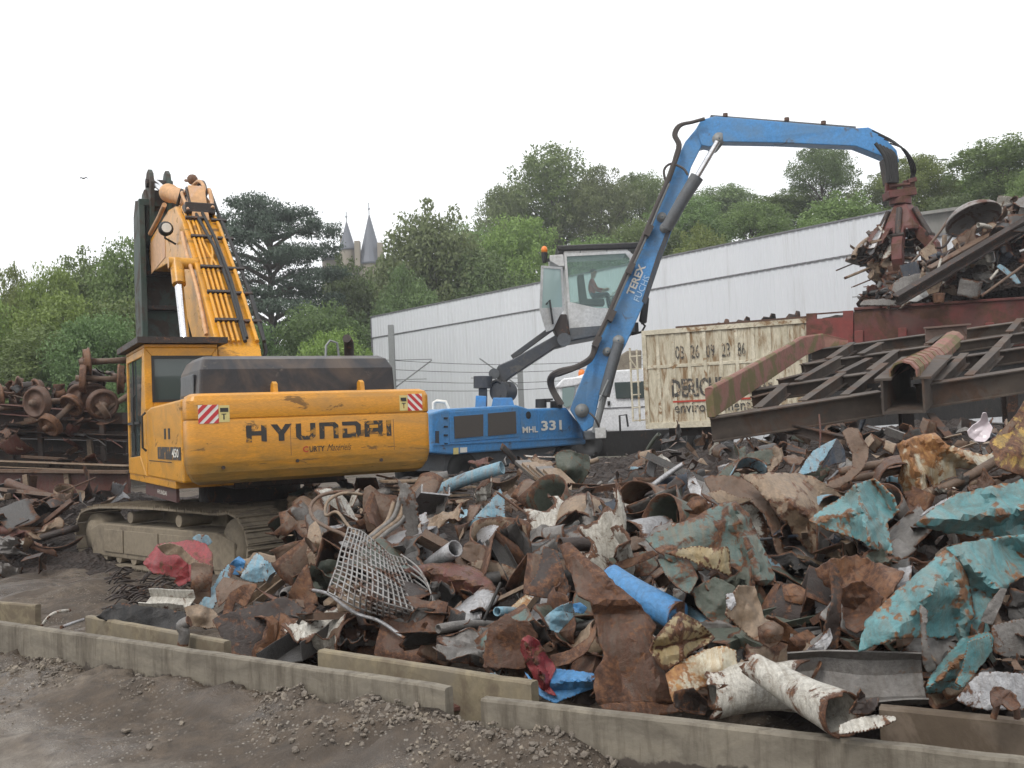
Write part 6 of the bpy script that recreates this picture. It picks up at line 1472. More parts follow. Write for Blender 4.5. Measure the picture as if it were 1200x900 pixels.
# --- right side, turquoise tank skin
S('large turquoise sheet with a long fold reaching the right edge of the photo, uppermost', 'metal sheet', M['teal'], [(1070,615,.1),(1093,598),(1116,581),(1160,570),(1215,560),(1270,556),(1275,640),(1205,628),(1151,629),(1110,624),(1081,617)], D=5.6, lean=.4, amp=.035, ctrl=[(1110,600,-.12),(1160,596,-.12),(1215,590,-.14),(1160,622,.1),(1215,622,.12)], th=.012, ridges=[((1074,613),(1270,590),.16,16),((1160,575),(1180,625),.08,14)])
S('wide turquoise sheet draped over the heap with torn rusty lower edge', 'metal sheet', M['teal'], [(1109,644),(1131,668),(1138,700),(1141,722),(1128,738),(1112,748),(1081,747),(1050,748),(1030,756),(1005,764),(1016,728),(1038,705),(1060,686),(1077,670)], D=5.0, lean=.7, amp=.045, ctrl=[(1080,700,-.12),(1060,735,-.05),(1112,690,-.06),(1040,735,-.1)], th=.012, ridges=[((1109,646),(1095,690),.16,46),((1095,690),(1050,742),.14,40),((1120,660),(1135,725),.10,22)])
S('turquoise flap folded beside the draped sheet near the right edge', 'metal sheet', M['teal'], [(1107,642),(1150,632),(1215,626),(1260,640),(1235,664),(1195,678),(1172,694),(1160,703),(1149,690),(1133,694),(1124,672)], D=5.15, lean=.6, amp=.05, ctrl=[(1150,660,-.12),(1190,650,.05)], th=.012, ridges=[((1110,642),(1170,690),.14,20),((1180,640),(1210,660),-.1,18)])
S('turquoise layer hanging behind the draped sheet down to the lower strip', 'metal sheet', M['teal'], [(1112,690),(1138,682),(1170,700),(1166,740),(1150,752),(1128,756),(1100,778),(1090,790),(1080,770),(1092,745)], D=5.05, lean=.3, amp=.05, ridges=[((1112,695),(1130,760),.12,14)])
S('lower turquoise strip crossed with rust below the draped sheet', 'metal sheet', M['teal'], [(1085,812),(1088,796),(1110,768),(1128,748),(1164,740),(1162,764),(1142,788),(1128,803),(1119,814),(1104,811)], D=4.75, lean=.3, amp=.07, ridges=[((1090,805),(1150,750),.12,14)])
S('pale turquoise tongue hanging beside the lower turquoise strip', 'metal strip', M['teal'], [(1134,752),(1160,744),(1163,762),(1146,785),(1128,806),(1119,800),(1130,776)], D=4.6, lean=.2, amp=.05, rag=.02)
S('thin turquoise-grey spike standing in front of the draped sheet', 'metal spike', M['grey'], [(1078,709),(1087,716),(1085,745),(1092,770),(1097,784),(1087,789),(1081,776),(1079,745)], D=4.7, lean=0, amp=.05, res=20)
S('creased turquoise sheet with a rusty ridge in the middle of the right heap', 'metal sheet', M['teal'], [(948,610),(968,594),(990,581),(1000,569),(1025,561),(1046,580),(1054,600),(1040,612),(1046,650),(1022,643),(1010,634),(990,627),(966,620)], D=6.2, lean=.7, amp=.08, ctrl=[(1000,600,-.15),(1018,630,-.12),(1025,585,.1),(1010,570,.05),(1040,600,-.1)], th=.01, ridges=[((1004,570),(1020,640),.24,18),((1025,566),(1046,600),-.14,14),((960,610),(1000,600),.08,14)])
S('white enamel sheet eaten by orange rust with a curled point near the steel underframe', 'metal sheet', M['rustwhite'], [(1052,520),(1072,512),(1095,508),(1110,521),(1130,528),(1152,533),(1170,530),(1166,541),(1148,552),(1120,566),(1095,577),(1072,580),(1058,579),(1052,560),(1058,543)], D=7.0, lean=.5, amp=.06, ctrl=[(1085,540,-.2),(1120,545,-.1),(1070,530,.05)], th=.01, ridges=[((1062,520),(1080,578),.2,20),((1095,512),(1150,548),.16,18)])
S('broad tan-brown steel sheet arching down the right heap', 'metal sheet', M['tan'], [(868,557),(895,555),(930,555),(950,558),(976,571),(988,586),(968,604),(955,612),(985,630),(1018,645),(1000,655),(976,656),(950,649),(934,632),(920,612),(905,592),(888,574)], D=7.0, lean=.9, amp=.06, ctrl=[(930,590,-.12),(900,570,0),(960,640,-.1)], th=.012, ridges=[((890,558),(1000,650),.22,40),((940,560),(985,600),-.1,16)])
S('folded brown underside edge below the broad tan sheet', 'metal sheet', M['rust_brown'], [(825,560),(848,557),(872,560),(890,574),(905,596),(920,620),(929,642),(921,656),(910,648),(904,625),(896,604),(880,588),(862,584),(843,586),(832,576)], D=6.95, lean=.5, amp=.05, ctrl=[(870,572,.15),(900,610,.1)], th=.012)
S('pinkish tongue of steel curling out under the folded brown edge', 'metal strip', M['tan'], [(829,578),(845,574),(862,582),(884,585),(862,592),(842,590)], D=6.8, lean=.4, amp=.06)
S('tall curled brown steel ribbon standing up against the dark underframe', 'metal strip', M['rust_brown'], [(987,506),(996,501),(1006,503),(1011,514),(1018,526),(1017,540),(1007,555),(993,566),(978,573),(968,570),(972,564),(990,557),(999,545),(999,532),(992,519)], D=6.9, lean=.3, amp=.05, ctrl=[(1000,510,-.08),(1008,530,.08),(985,566,-.06)], th=.01)
S('bright blue flat panel lying between brown pieces below the underframe', 'metal sheet', M['blue_pale'], [(934,557),(944,540),(953,528),(981,513),(969,533),(956,553)], D=8.2, lean=.6, amp=.02)
S('dark blue folded side next to the bright blue panel', 'metal sheet', M['blue_dark'], [(969,533),(981,514),(990,528),(991,541),(978,544),(962,549)], D=8.25, lean=.3, amp=.03)
pipe('upper of two brown pipes lying beside the curled ribbon', 'pipe', M['rust_brown'], [(984,553,7.3), (1018,546,7.2), (1056,540,7.2)], .03, True)
pipe('lower of two brown pipes lying beside the curled ribbon', 'pipe', M['rust_brown'], [(998,561,7.2), (1030,556,7.1), (1060,550,7.1)], .026, True)
pipe('brown rolled edge bar under the rust-eaten white sheet', 'pipe', M['rust_brown'], [(1060,582,6.9), (1100,574,6.85), (1140,556,6.85), (1170,538,6.9)], .035, True)
S('large weathered teal and brown plate in the centre of the right heap', 'metal sheet', M['teal_dark'], [(756,632),(790,616),(827,600),(848,589),(862,588),(876,602),(886,622),(898,650),(912,686),(888,684),(868,672),(850,660),(825,668),(800,668),(780,654)], D=6.2, lean=.8, amp=.06, ctrl=[(820,625,-.1),(870,650,-.05)], th=.012, ridges=[((860,590),(890,680),.12,14),((770,650),(850,610),.08,26)])
S('brown flap with pale ragged lip folded over the weathered teal plate', 'metal sheet', M['ochre'], [(779,648),(800,642),(822,640),(838,643),(853,640),(856,660),(857,676),(840,668),(822,664),(808,656),(790,652)], D=5.95, lean=.3, amp=.09, curl=-.04)
S('teal curved scrap with orange edge below the brown flap', 'metal sheet', M['teal_dark'], [(771,656),(790,654),(808,657),(818,678),(808,696),(795,690),(780,674)], D=5.9, lean=.8, amp=.06, ctrl=[(795,672,-.08)])
S('dark plate behind the crumpled tube under the weathered teal plate', 'metal sheet', M['green'], [(812,690),(838,676),(862,688),(868,716),(850,742),(828,724),(815,708)], D=5.9, lean=.6, amp=.12)
pipe('blue painted tank end lying diagonally behind the big brown plate', 'tank', M['blue'], [(716,676,6.3), (745,695,6.1), (794,722,5.85)], [.082,.092], False, 'scrap_tank', .04, 22)
S('big dark brown plate twisted at its waist in the front centre', 'metal sheet', M['rust'], [(656,641,.35),(667,636,.35),(688,655,.25),(709,673,.15),(730,692,.05),(747,706,0),(768,732,-.05),(762,750),(780,780),(781,796),(804,822,.12),(775,824),(750,824),(702,826),(696,808),(696,789),(708,768),(703,750),(697,725),(692,705),(677,699,.15),(669,673,.25)], D=5.35, lean=.35, amp=.05, ctrl=[(715,706,-.10),(735,765,-.12),(700,690,-.02),(750,800,-.08)], th=.014, res=34, ridges=[((690,706),(750,706),.07,14),((715,725),(732,825),-.06,40),((740,745),(775,800),.10,34),((664,645),(735,700),.05,16)])
S('rusty curled foot plate under the big twisted brown plate', 'metal sheet', M['rust'], [(702,826),(740,822),(790,824),(812,824),(800,834),(770,839),(735,836),(706,832)], D=5.1, lean=.8, amp=.04)
S('yellow-ochre crumpled sheet right of the big twisted brown plate', 'metal sheet', M['ochre'], [(768,747),(780,732),(796,717),(818,728),(838,747),(826,757),(810,765),(796,776),(780,787),(768,775),(761,762)], D=5.2, lean=.6, amp=.08, ctrl=[(800,745,-.12)], ridges=[((796,720),(800,782),.14,18),((770,760),(830,745),-.08,12)])
S('torn white and ochre sheet at the mouth of the white pipes', 'metal sheet', M['rustwhite'], [(780,790),(800,774),(825,762),(846,757),(862,762),(864,782),(857,806),(835,800),(812,812),(802,829),(788,822),(784,806)], D=5.0, lean=.5, amp=.09, ctrl=[(830,785,-.1)])
S('dark rusty shard under the torn white and ochre sheet', 'metal sheet', M['rust_dark'], [(790,810),(812,806),(830,822),(826,838),(806,836),(790,828)], D=4.95, lean=.2, amp=.1)
pipe('fat white pipe with torn mouth lying behind the thinner white pipe', 'pipe', M['white'], [(832,814,4.95), (870,806,4.95), (935,803,4.9)], [.125,.12], True, squash=.18, n=24, ragged=.12)
pipe('long white pipe flaring towards the kerb in the right foreground', 'pipe', M['white'], [(879,777,4.75), (915,800,4.6), (950,818,4.4), (988,838,4.2)], [.058,.098], True, squash=.1, n=24, ragged=.05)
S('split white lip at the end of the long white pipe', 'metal sheet', M['white'], [(984,850),(1000,843),(1025,838),(1048,840),(1050,845),(1030,853),(1008,858),(984,860)], D=4.15, lean=.9, amp=.04)
S('tuft of torn brown shreds inside the end of the white pipe', 'metal shreds', M['rust_dark'], [(994,836),(1002,822),(1008,806),(1016,820),(1030,818),(1024,832),(1010,838)], D=4.25, lean=.2, amp=.2, rag=.05)
trough('long grey half-pipe lying behind the white pipes', 'metal channel', M['grey'], (926,800,5.0), (1082,802,4.85), .2, .05, (0,-.8,.6), prof=[(-.12,.10),(-.115,.03),(-.06,-.015),(.0,-.025),(.06,-.015),(.115,.03),(.12,.10)])
S('grey plate with whitish scale in the lower right corner of the heap', 'metal sheet', M['silver'], [(1120,820),(1136,800),(1152,787),(1180,788),(1240,794),(1240,828),(1190,832),(1158,832),(1135,828)], D=4.5, lean=.4, amp=.03)
S('flat grey plate half hidden behind the lower turquoise strip', 'metal sheet', M['grey'], [(1162,733),(1190,726),(1240,724),(1240,782),(1200,780),(1182,772),(1164,764)], D=4.9, lean=.3, amp=.03)
S('rusty coil scrap on the plate in the lower right corner', 'metal scrap', M['rust'], [(1160,812),(1166,805),(1176,806),(1190,815),(1196,828),(1186,834),(1174,826),(1164,830)], D=4.35, lean=.2, amp=.25, rag=.04)
pipe('small brown ring of bar in the lower right corner', 'bar', M['rust'], [(1164,842,4.3),(1172,818,4.3),(1182,812,4.35),(1190,826,4.3),(1192,842,4.3)], .014, False)
S('reddish brown crumpled lump in the middle of the right heap', 'metal scrap', M['rust_orange'], [(955,668),(975,655),(1004,650),(1030,660),(1060,671),(1048,690),(1034,712),(1018,732),(1002,728),(990,721),(978,700)], D=5.45, lean=.6, amp=.16, rag=.03)
S('second crumpled rust lump below the creased turquoise sheet', 'metal scrap', M['rust'], [(985,690),(1010,680),(1035,700),(1026,730),(1005,742),(990,735)], D=5.3, lean=.4, amp=.2, rag=.03)
S('brown vertical spine curving down to the grey half-pipe', 'metal strip', M['rust_dark'], [(971,658),(979,660),(987,680),(985,715),(984,746),(976,775),(950,774),(926,772),(948,764),(963,745),(969,720),(975,700)], D=5.15, lean=.3, amp=.05, ctrl=[(980,710,-.1),(960,765,.05)], th=.01)
S('beige-brown crumpled tube left of the rust lump', 'metal scrap', M['tan'], [(850,720),(856,700),(866,686),(884,687),(890,704),(896,724),(916,734),(912,748),(902,758),(888,752),(878,746),(864,734)], D=5.35, lean=.5, amp=.14, ctrl=[(876,712,-.15)])
S('pale foil flake on the beige-brown crumpled tube', 'foil', M['silver'], [(851,696),(859,695),(863,708),(857,716),(851,710)], D=5.1, lean=.2, amp=.1, res=14)
S('orange-brown scrap plate between the crumpled tube and the rust lump', 'metal sheet', M['rust_orange'], [(916,686),(930,684),(948,692),(963,697),(955,706),(940,709),(920,704)], D=5.7, lean=.6, amp=.08)
S('black hollow piece below the orange-brown scrap plate', 'metal scrap', M['black'], [(905,712),(930,708),(950,722),(940,748),(915,746),(903,732)], D=5.75, lean=.4, amp=.14)
S('brown ribbed cup shape right of the yellow-ochre sheet', 'metal scrap', M['rust_brown'], [(888,735),(905,727),(918,736),(916,750),(902,760),(890,752)], D=5.05, lean=.3, amp=.08, ctrl=[(903,742,-.1)])
S('orange rusty nugget under the brown ribbed cup', 'metal scrap', M['rust_orange'], [(925,748),(946,738),(962,752),(958,768),(935,772),(922,762)], D=5.2, lean=.3, amp=.2)
S('white frosted crust on dark scrap above the grey half-pipe', 'metal scrap', M['silver'], [(944,762),(958,752),(972,736),(976,748),(968,762),(952,768)], D=5.1, lean=.3, amp=.12)
S('yellow painted rusty corner piece cut by the right edge of the photo', 'metal sheet', M['yellow_scrap'], [(1160,518),(1175,503),(1190,486),(1205,462),(1220,450),(1260,450),(1260,565),(1205,560),(1180,552),(1168,545)], D=6.3, lean=.5, amp=.1, ctrl=[(1190,520,-.15)])
S('crumpled clear plastic bottle lying near the yellow painted corner piece', 'bottle', glass('cloudy_plastic', (.62,.55,.58), .25), [(1134,505),(1140,498),(1148,493),(1152,484),(1156,484),(1158,493),(1163,501),(1160,512),(1154,518),(1143,517),(1136,512)], D=6.9, lean=.2, amp=.12, ctrl=[(1148,505,-.06)], name='plastic_bottle', th=.004)
S('brown bar leaning beside the yellow painted corner piece', 'bar', M['rust_brown'], [(1155,525),(1172,506),(1186,492),(1192,497),(1176,515),(1160,532)], D=6.25, lean=.5, amp=.03)
S('pale grey strip between the turquoise sheets and the rust-eaten white sheet', 'metal strip', M['silver'], [(1078,606),(1100,592),(1120,584),(1126,576),(1106,586),(1085,598)], D=6.0, lean=.6, amp=.03)
# --- centre
S('half-round rust-brown dish lying right of the wire mesh', 'metal dish', M['rust_red'], [(471,668),(495,662),(527,660),(548,663),(562,669),(576,682),(586,698),(585,708),(578,718),(569,722),(556,712),(543,701),(522,689),(500,678)], D=7.6, lean=.8, amp=.03, ctrl=[(530,680,-.15),(560,695,-.2)], th=.012, ridges=[((500,668),(580,690),.2,24)])
S('bent brown tube skin under the half-round dish', 'metal sheet', M['rust_brown'], [(476,687),(490,689),(505,697),(530,712),(553,727),(566,738),(556,748),(540,742),(511,724),(490,712),(479,703)], D=7.3, lean=.5, amp=.03, ctrl=[(515,710,-.12)])
S('tan flat piece with folded end above the half-round dish', 'metal sheet', M['tan'], [(546,661),(562,656),(580,657),(604,666),(630,673),(624,684),(616,689),(601,685),(584,676),(565,668)], D=7.8, lean=.7, amp=.03, ctrl=[(590,668,-.06)])
S('long grey-brown curved plate sweeping across the centre of the heap', 'metal plate', M['grey'], [(580,658),(612,645),(652,632),(682,620),(709,611),(735,608),(757,611),(785,609),(802,606),(797,618),(780,622),(757,625),(732,625),(709,628),(688,632),(667,640),(630,650),(594,658)], D=8.6, lean=.8, amp=.015, ctrl=[(680,630,-.05)], th=.014)
S('dark angular box plate left of the big twisted brown plate', 'metal plate', M['rust_dark'], [(637,641),(653,646),(660,668),(668,690),(659,704),(638,701),(615,696),(624,680),(630,668)], D=6.7, lean=.5, amp=.04, ctrl=[(650,672,-.06)], th=.012)
S('thin white scrap with red streaks below the tan folded piece', 'metal sheet', M['rustwhite'], [(585,726),(600,710),(616,697),(630,704),(618,716),(600,726)], D=6.8, lean=.4, amp=.04)
S('ragged red-brown plate standing behind the front kerb gap', 'metal plate', M['rust'], [(566,782),(568,758),(572,736),(582,728),(592,719),(606,726),(622,731),(630,746),(620,752),(612,756),(616,782),(596,784)], D=6.0, lean=.2, amp=.05, rag=.03, th=.012)
S('dull red folded bodywork with white edge in the front centre', 'body panel', M['red'], [(609,757),(612,748),(620,744),(631,751),(642,768),(652,784),(645,796),(644,804),(653,816),(642,813),(630,802),(618,780)], D=5.75, lean=.2, amp=.09, ctrl=[(630,780,-.1)], ridges=[((614,750),(638,800),.1,8)])
S('blue bodywork strip lying along the front right of the red folded piece', 'body panel', M['blue'], [(650,784),(672,786),(696,790),(696,806),(680,812),(668,817),(652,824),(640,820),(622,806),(614,786),(628,800),(644,804)], D=5.65, lean=.4, amp=.08, ctrl=[(672,800,-.1)], ridges=[((640,800),(694,796),.1,9)])
S('small pale grey-green crushed sheet left of the big twisted brown plate', 'metal sheet', M['blue_pale'], [(638,724),(652,712),(670,705),(673,722),(662,733),(654,742),(645,738)], D=6.1, lean=.3, amp=.14)
S('small bright blue nub peeking out above the crushed pale sheet', 'metal scrap', M['blue'], [(671,708),(680,706),(688,712),(684,719),(674,718)], D=6.2, lean=.3, amp=.1, res=12)
S('curved brown strip bending below the crushed pale sheet', 'metal strip', M['rust_orange'], [(645,768),(668,762),(688,748),(698,730),(698,745),(688,764),(668,778),(648,782)], D=5.85, lean=.5, amp=.03)
S('faded blue triangular sheet in the upper middle of the heap', 'metal sheet', M['blue_pale'], [(547,616),(560,602),(572,590),(586,572),(591,586),(592,604),(594,618),(572,618)], D=9.6, lean=.4, amp=.06)
S('grey crumpled sheet at the foot of the faded blue triangle', 'metal sheet', M['silver'], [(556,620),(580,615),(592,620),(586,632),(574,640),(562,650),(548,652),(560,636)], D=8.9, lean=.4, amp=.15)
S('dark plate with white upper edge in the upper right centre', 'metal plate', M['blue_dark'], [(701,594),(711,589),(722,585),(745,592),(768,596),(789,601),(784,610),(762,613),(740,613),(715,610)], D=8.9, lean=.5, amp=.03, th=.014)
S('white sliver leaning on the dark plate with white upper edge', 'metal strip', M['white'], [(718,571),(724,576),(731,590),(760,596),(788,600),(788,603),(755,599),(726,592),(720,583)], D=8.8, lean=.3, amp=.01, res=34)
S('dark blue-grey dished sheet below the white container', 'metal sheet', M['blue_dark'], [(755,578),(762,566),(781,558),(800,556),(808,548),(806,566),(799,582),(785,584),(768,583)], D=9.8, lean=.3, amp=.04, ctrl=[(782,570,.15)])
pipe('bright bent rim bar above the dark blue-grey dished sheet', 'bar', M['silver'], [(754,580,9.6),(770,565,9.6),(788,552,9.7),(802,543,9.7)], .025, False)
S('pale lilac-grey crumpled fin beside the dished sheet', 'metal sheet', M['silver'], [(806,548),(812,556),(822,572),(838,588),(826,596),(812,586),(806,570)], D=9.2, lean=.2, amp=.08)
S('grey rounded plate left of the dark plate with white edge', 'metal plate', M['grey'], [(661,592),(668,585),(686,582),(712,584),(726,587),(716,598),(704,607),(682,609),(664,607)], D=9.2, lean=.8, amp=.03, ctrl=[(690,595,-.1)])
S('greenish upright sheet with dark fold right below the blue machine', 'metal sheet', M['green'], [(650,534),(658,528),(668,527),(678,531),(690,533),(692,548),(686,562),(678,572),(666,566),(655,558)], D=12.5, lean=.1, amp=.08, ctrl=[(668,550,-.2)])
S('dull grey-green flat sheet leaning below the container', 'metal sheet', M['green'], [(838,560),(852,545),(880,530),(905,524),(918,532),(910,552),(880,558)], D=10.5, lean=.5, amp=.05)
pipe('short white bent pipe standing up below the container', 'pipe', M['white'], [(771,533,12.2),(774,538,12.2),(782,544,12.2),(784,558,12.2)], .055, False)
S('orange-brown block end beside the weathered teal plate', 'metal scrap', M['rust_orange'], [(804,591),(812,582),(822,582),(832,592),(830,600),(820,604)], D=7.2, lean=.3, amp=.04, ctrl=[(818,592,-.08)])
S('silver foil-like shard hanging below the bent brown tube skin', 'foil', M['silver'], [(547,748),(552,734),(556,718),(565,717),(563,732),(556,746),(551,751)], D=6.9, lean=.1, amp=.12)
# --- left centre
S('torn grey vertical sheet standing upright beside the wire mesh', 'metal sheet', M['grey'], [(464,562),(472,566),(481,569),(488,584),(491,606),(492,632),(497,655),(500,668),(488,668),(478,668),(476,640),(474,612),(469,588)], D=8.6, lean=-.1, amp=.05, rag=.03)
S('second torn grey sheet right of the upright one', 'metal sheet', M['silver'], [(491,604),(500,600),(502,628),(508,650),(509,668),(500,668),(496,640)], D=8.5, lean=0, amp=.08, rag=.03)
S('brown upright plate behind the curved pipe loop', 'metal plate', M['rust_brown'], [(427,572),(434,568),(446,578),(460,580),(474,583),(473,596),(471,608),(452,616),(431,624),(427,608),(425,590)], D=9.4, lean=.1, amp=.05)
for i, (x0, x1) in enumerate(((446, 470), (450, 476), (455, 480), (440, 462))):
    pipe(['leftmost','second','third','last and lowest'][i] + ' torn strand bending down beside the brown upright plate', 'strip', M['tan' if i % 2 else 'grey'], [(x1, 578 + 3*i, 8.9), (x1-8, 605+2*i, 8.8), (x0-2, 622+i, 8.7), (x0-26, 640+i*2, 8.6)], .022, False, 'scrap_strand')
pipe('curved brown pipe looping out under the yellow counterweight', 'pipe', M['rust_brown'], [(415,576,10.2),(392,577,10.1),(374,582,10.0),(364,594,9.9),(368,608,9.7),(385,619,9.5),(405,628,9.3),(420,648,9.0)], .019, False)
pipe('second thinner loop inside the curved brown pipe', 'pipe', M['tan'], [(428,580,9.9),(402,578,9.8),(384,588,9.7),(382,604,9.6),(395,600,9.5),(408,616,9.4),(424,630,9.2)], .016, False)
for i in range(7):
    girder_y = 563 + i*4.6; x1 = 546 - i*2 + (i % 3)*5; x0 = 450 + i*6
    A_, B_ = P(x0, girder_y + 1.5, 12.5), P(x1, girder_y - 2, 13.0); mb = MB(); mb.beam(A_, B_, .35, .03)
    o = recenter(mb.build('scrap_strip', M['tan' if i % 2 == 0 else 'rust_brown'], None, .004, 1)); tag(o, ['topmost','second','third','fourth','fifth','sixth','lowest'][i] + ' flat strip in the layered bundle right of the torn grey sheet', 'metal strip', 'layered flat strips')
for i in range(9):
    A_ = P(612 + i*4.2, 541 + i*1.2 + (i%2)*2, 13.2 - i*.1); B_ = P(634 + i*4.2, 560 + i*1.5, 12.6 - i*.1); o = recenter(MB().beam(A_, B_, .22, .05).build('scrap_strip', M['tan' if i % 3 else 'grey'], None, .004, 1))
    tag(o, 'one of the slats fanned in a row below the blue machine', 'slat', 'fanned slats')
# mangled wire mesh
def mesh_cage():
    TL, TR_, BR, BL = (408,618), (474,655), (512,748), (384,694); mb = MB(); nu, nv = 17, 14
    def q(u, v):
        x = lerp(lerp(TL[0], TR_[0], u), lerp(BL[0], BR[0], u), v); y = lerp(lerp(TL[1], TR_[1], u), lerp(BL[1], BR[1], u), v)
        d = 7.9 - 1.0*v - .35*math.sin(u*3.1)*math.sin(v*2.6) + .1*noise.noise(V((u*3, v*3, 1))); x += 5*noise.noise(V((u*3, v*2, 5))); y += 5*noise.noise(V((u*2, v*3, 9)))
        if v > .75: d += (v-.75)*2.2*u
        return P(x, y, d)
    for i in range(nu+1):
        mb.tube([q(i/nu, k/18) for k in range(19)], .0075, 5)
    for j in range(nv+1):
        mb.tube([q(k/18, j/nv) + V((0,.008,0)) for k in range(19)], .0075, 5)
    o = recenter(mb.build('wire_mesh', M['silver_wire'])); tag(o, 'crumpled grey welded wire mesh in the left front of the heap', 'wire mesh')
    mb = MB()
    for j in range(10):
        mb.tube(spl([P(470+j*5, 650+j*10, 7.6), P(492+j*4, 668+j*9, 7.35), P(505+j*2, 700+j*5, 7.2), P(486+j*3, 716+j*4, 7.3)]), .008, 5)
    o = recenter(mb.build('wire_mesh', M['silver_wire'])); tag(o, 'rolled tail of loose mesh wires at the lower right of the wire mesh', 'wire mesh')
M['silver_wire'] = paint('dull_zinc_wire', (.3,.29,.28), .3, 5, .5, .6, RC)
mesh_cage()
pipe('bright bent wire frame sweeping under the wire mesh', 'bar', M['silver'], [(364,691,7.6),(385,696,7.3),(402,709,7.0),(420,720,6.95),(445,728,6.9),(474,748,6.8)], .013, False)
S('brown gusset plate under the right end of the wire mesh', 'metal plate', M['rust_dark'], [(512,745),(534,742),(548,756),(566,768),(568,780),(540,777),(512,773)], D=6.5, lean=.1, amp=.02)
# --- left front
trough('long dark open channel pointing at the kerb below the wire mesh', 'metal channel', M['grey_dark'], (331,779,6.9), (418,722,8.0), .34, .12, (-.35,-.5,.8))
trough('tan channel bar leaning up towards the excavator', 'metal channel', M['tan'], (291,713,8.4), (366,655,9.2), .12, .06, (-.3,-.6,.7))
S('big dark slanted plate with orange spots in the left front', 'metal plate', M['rust_dark'], [(249,727),(262,719),(282,713),(310,706),(334,699),(350,706),(358,720),(340,745),(318,771),(290,769),(264,765),(261,748)], D=7.6, lean=.5, amp=.03, ctrl=[(300,740,-.08)], th=.014)
S('orange-edged bent channel standing on the slanted plate', 'metal channel', M['rust_orange'], [(324,718),(334,700),(346,680),(360,661),(366,682),(373,708),(355,730),(337,747),(312,745)], D=7.8, lean=.4, amp=.05, ctrl=[(345,705,.12),(350,725,-.1)])
S('long tan flange behind the wire mesh left end', 'metal strip', M['tan'], [(340,650),(360,640),(372,655),(372,690),(362,700),(355,672)], D=8.6, lean=.2, amp=.06)
S('dark curved sheet between the tan flange and the wire mesh', 'metal sheet', M['green'], [(360,665),(385,655),(408,660),(404,685),(385,698),(366,700)], D=8.3, lean=.6, amp=.06, ctrl=[(385,680,.12)])
S('rusty bracket standing near the curved brown pipe', 'metal scrap', M['tan'], [(358,645),(362,618),(370,610),(376,622),(378,636),(384,648),(370,650)], D=9.2, lean=0, amp=.06)
S('crumpled red car door in front of the excavator track', 'body panel', M['red'], [(168,661),(176,648),(186,637),(206,635),(228,633),(242,638),(249,650),(248,668),(234,676),(216,684),(206,678),(196,674),(180,672)], D=9.0, lean=.3, amp=.12, ctrl=[(205,650,-.2)], freq=2.4)
S('pinkish torn edge curling over the crumpled red door', 'body panel', M['tan'], [(184,640),(196,636),(212,640),(222,650),(234,660),(222,662),(208,650),(194,650)], D=8.75, lean=.3, amp=.09)
S('second red panel fragment below the crumpled red door', 'body panel', M['red'], [(204,682),(212,668),(220,660),(222,676),(218,684),(210,687)], D=8.7, lean=.1, amp=.08)
S('pale blue cap on top of the crumpled red door', 'metal scrap', M['blue_pale'], [(225,630),(232,626),(243,627),(249,635),(243,640),(230,636)], D=9.1, lean=.3, amp=.08, res=14)
S('light blue crumpled bonnet right of the red door', 'body panel', M['blue_pale'], [(281,677),(290,662),(301,648),(312,656),(328,669),(320,680),(300,683)], D=8.9, lean=.4, amp=.13)
S('small blue scrap between the red door and the light blue bonnet', 'body panel', M['blue'], [(266,672),(270,660),(280,652),(288,658),(282,674)], D=9.1, lean=.3, amp=.12)
S('blue-grey slat leaning down towards the yellowish board', 'metal strip', M['blue_pale'], [(233,709),(248,688),(266,661),(276,665),(264,690),(250,713),(240,714)], D=8.5, lean=.4, amp=.04)
S('narrow brown box section standing below the red door', 'metal scrap', M['rust_brown'], [(224,660),(240,660),(250,664),(247,690),(246,706),(232,708),(224,704)], D=8.5, lean=0, amp=.03, ctrl=[(232,684,-.1)])
trough('white-lined trough lying below the red door', 'metal channel', M['white'], (172,706,8.4), (224,708,8.3), .16, .08, (0,-.5,.8))
S('beige block of folded steel on the yellowish board', 'metal scrap', M['tan'], [(216,712),(232,708),(249,714),(256,722),(255,736),(240,736),(222,732)], D=7.7, lean=.3, amp=.05, ctrl=[(236,722,-.1)])
S('looped brown-orange strap left of the big slanted plate', 'metal strip', M['rust_orange'], [(261,721),(264,706),(270,694),(286,685),(302,685),(296,697),(288,712),(276,706),(272,718)], D=8.0, lean=.5, amp=.05)
S('dark brown hollow plate between the strap and the blue-grey slat', 'metal plate', M['rust_brown'], [(252,690),(262,676),(280,680),(300,684),(290,694),(268,700),(256,712)], D=8.4, lean=.5, amp=.06)
pipe('twisted grey post stub between the yellowish board and the kerb', 'post', M['grey'], [(214,756,7.0),(216,742,7.0),(213,733,7.0),(222,728,7.0)], .04, False)
pipe('bent white plastic pipe near the left kerb', 'pipe', M['white'], [(49,733,7.9),(58,722,7.9),(68,717,7.95),(82,715,8.1)], .012, False)
pipe('thin pale rod lying behind the left kerb', 'rod', M['silver'], [(72,735,7.5),(86,730,7.6),(98,726,7.7)], .012, False)
# dark tangle of wire left of the beige block
mb = MB(); rr_ = random.Random(4)
for i in range(130):
    x = rr_.uniform(118, 222); y = rr_.uniform(676, 728) + (x-170)*.12; d = hit(x, y) - rr_.uniform(.0, .3); a = rr_.uniform(-.5, .9)
    mb.tube(spl([P(x, y, d), P(x + 12*math.cos(a), y - 9*math.sin(a) - rr_.uniform(0, 7), d), P(x + 26*math.cos(a), y - 16*math.sin(a), d + .1)], 3), rr_.uniform(.006, .014), 4)
tag(recenter(mb.build('wire_tangle', M['rust_dark'])), 'dark tangle of rusty wire and rods in front of the excavator', 'wire tangle')
S('charred dark sheet lying under the wire tangle', 'metal sheet', M['black'], [(112,722),(140,706),(180,712),(215,716),(222,730),(205,742),(170,736),(130,730)], D=7.9, lean=1.2, amp=.1)
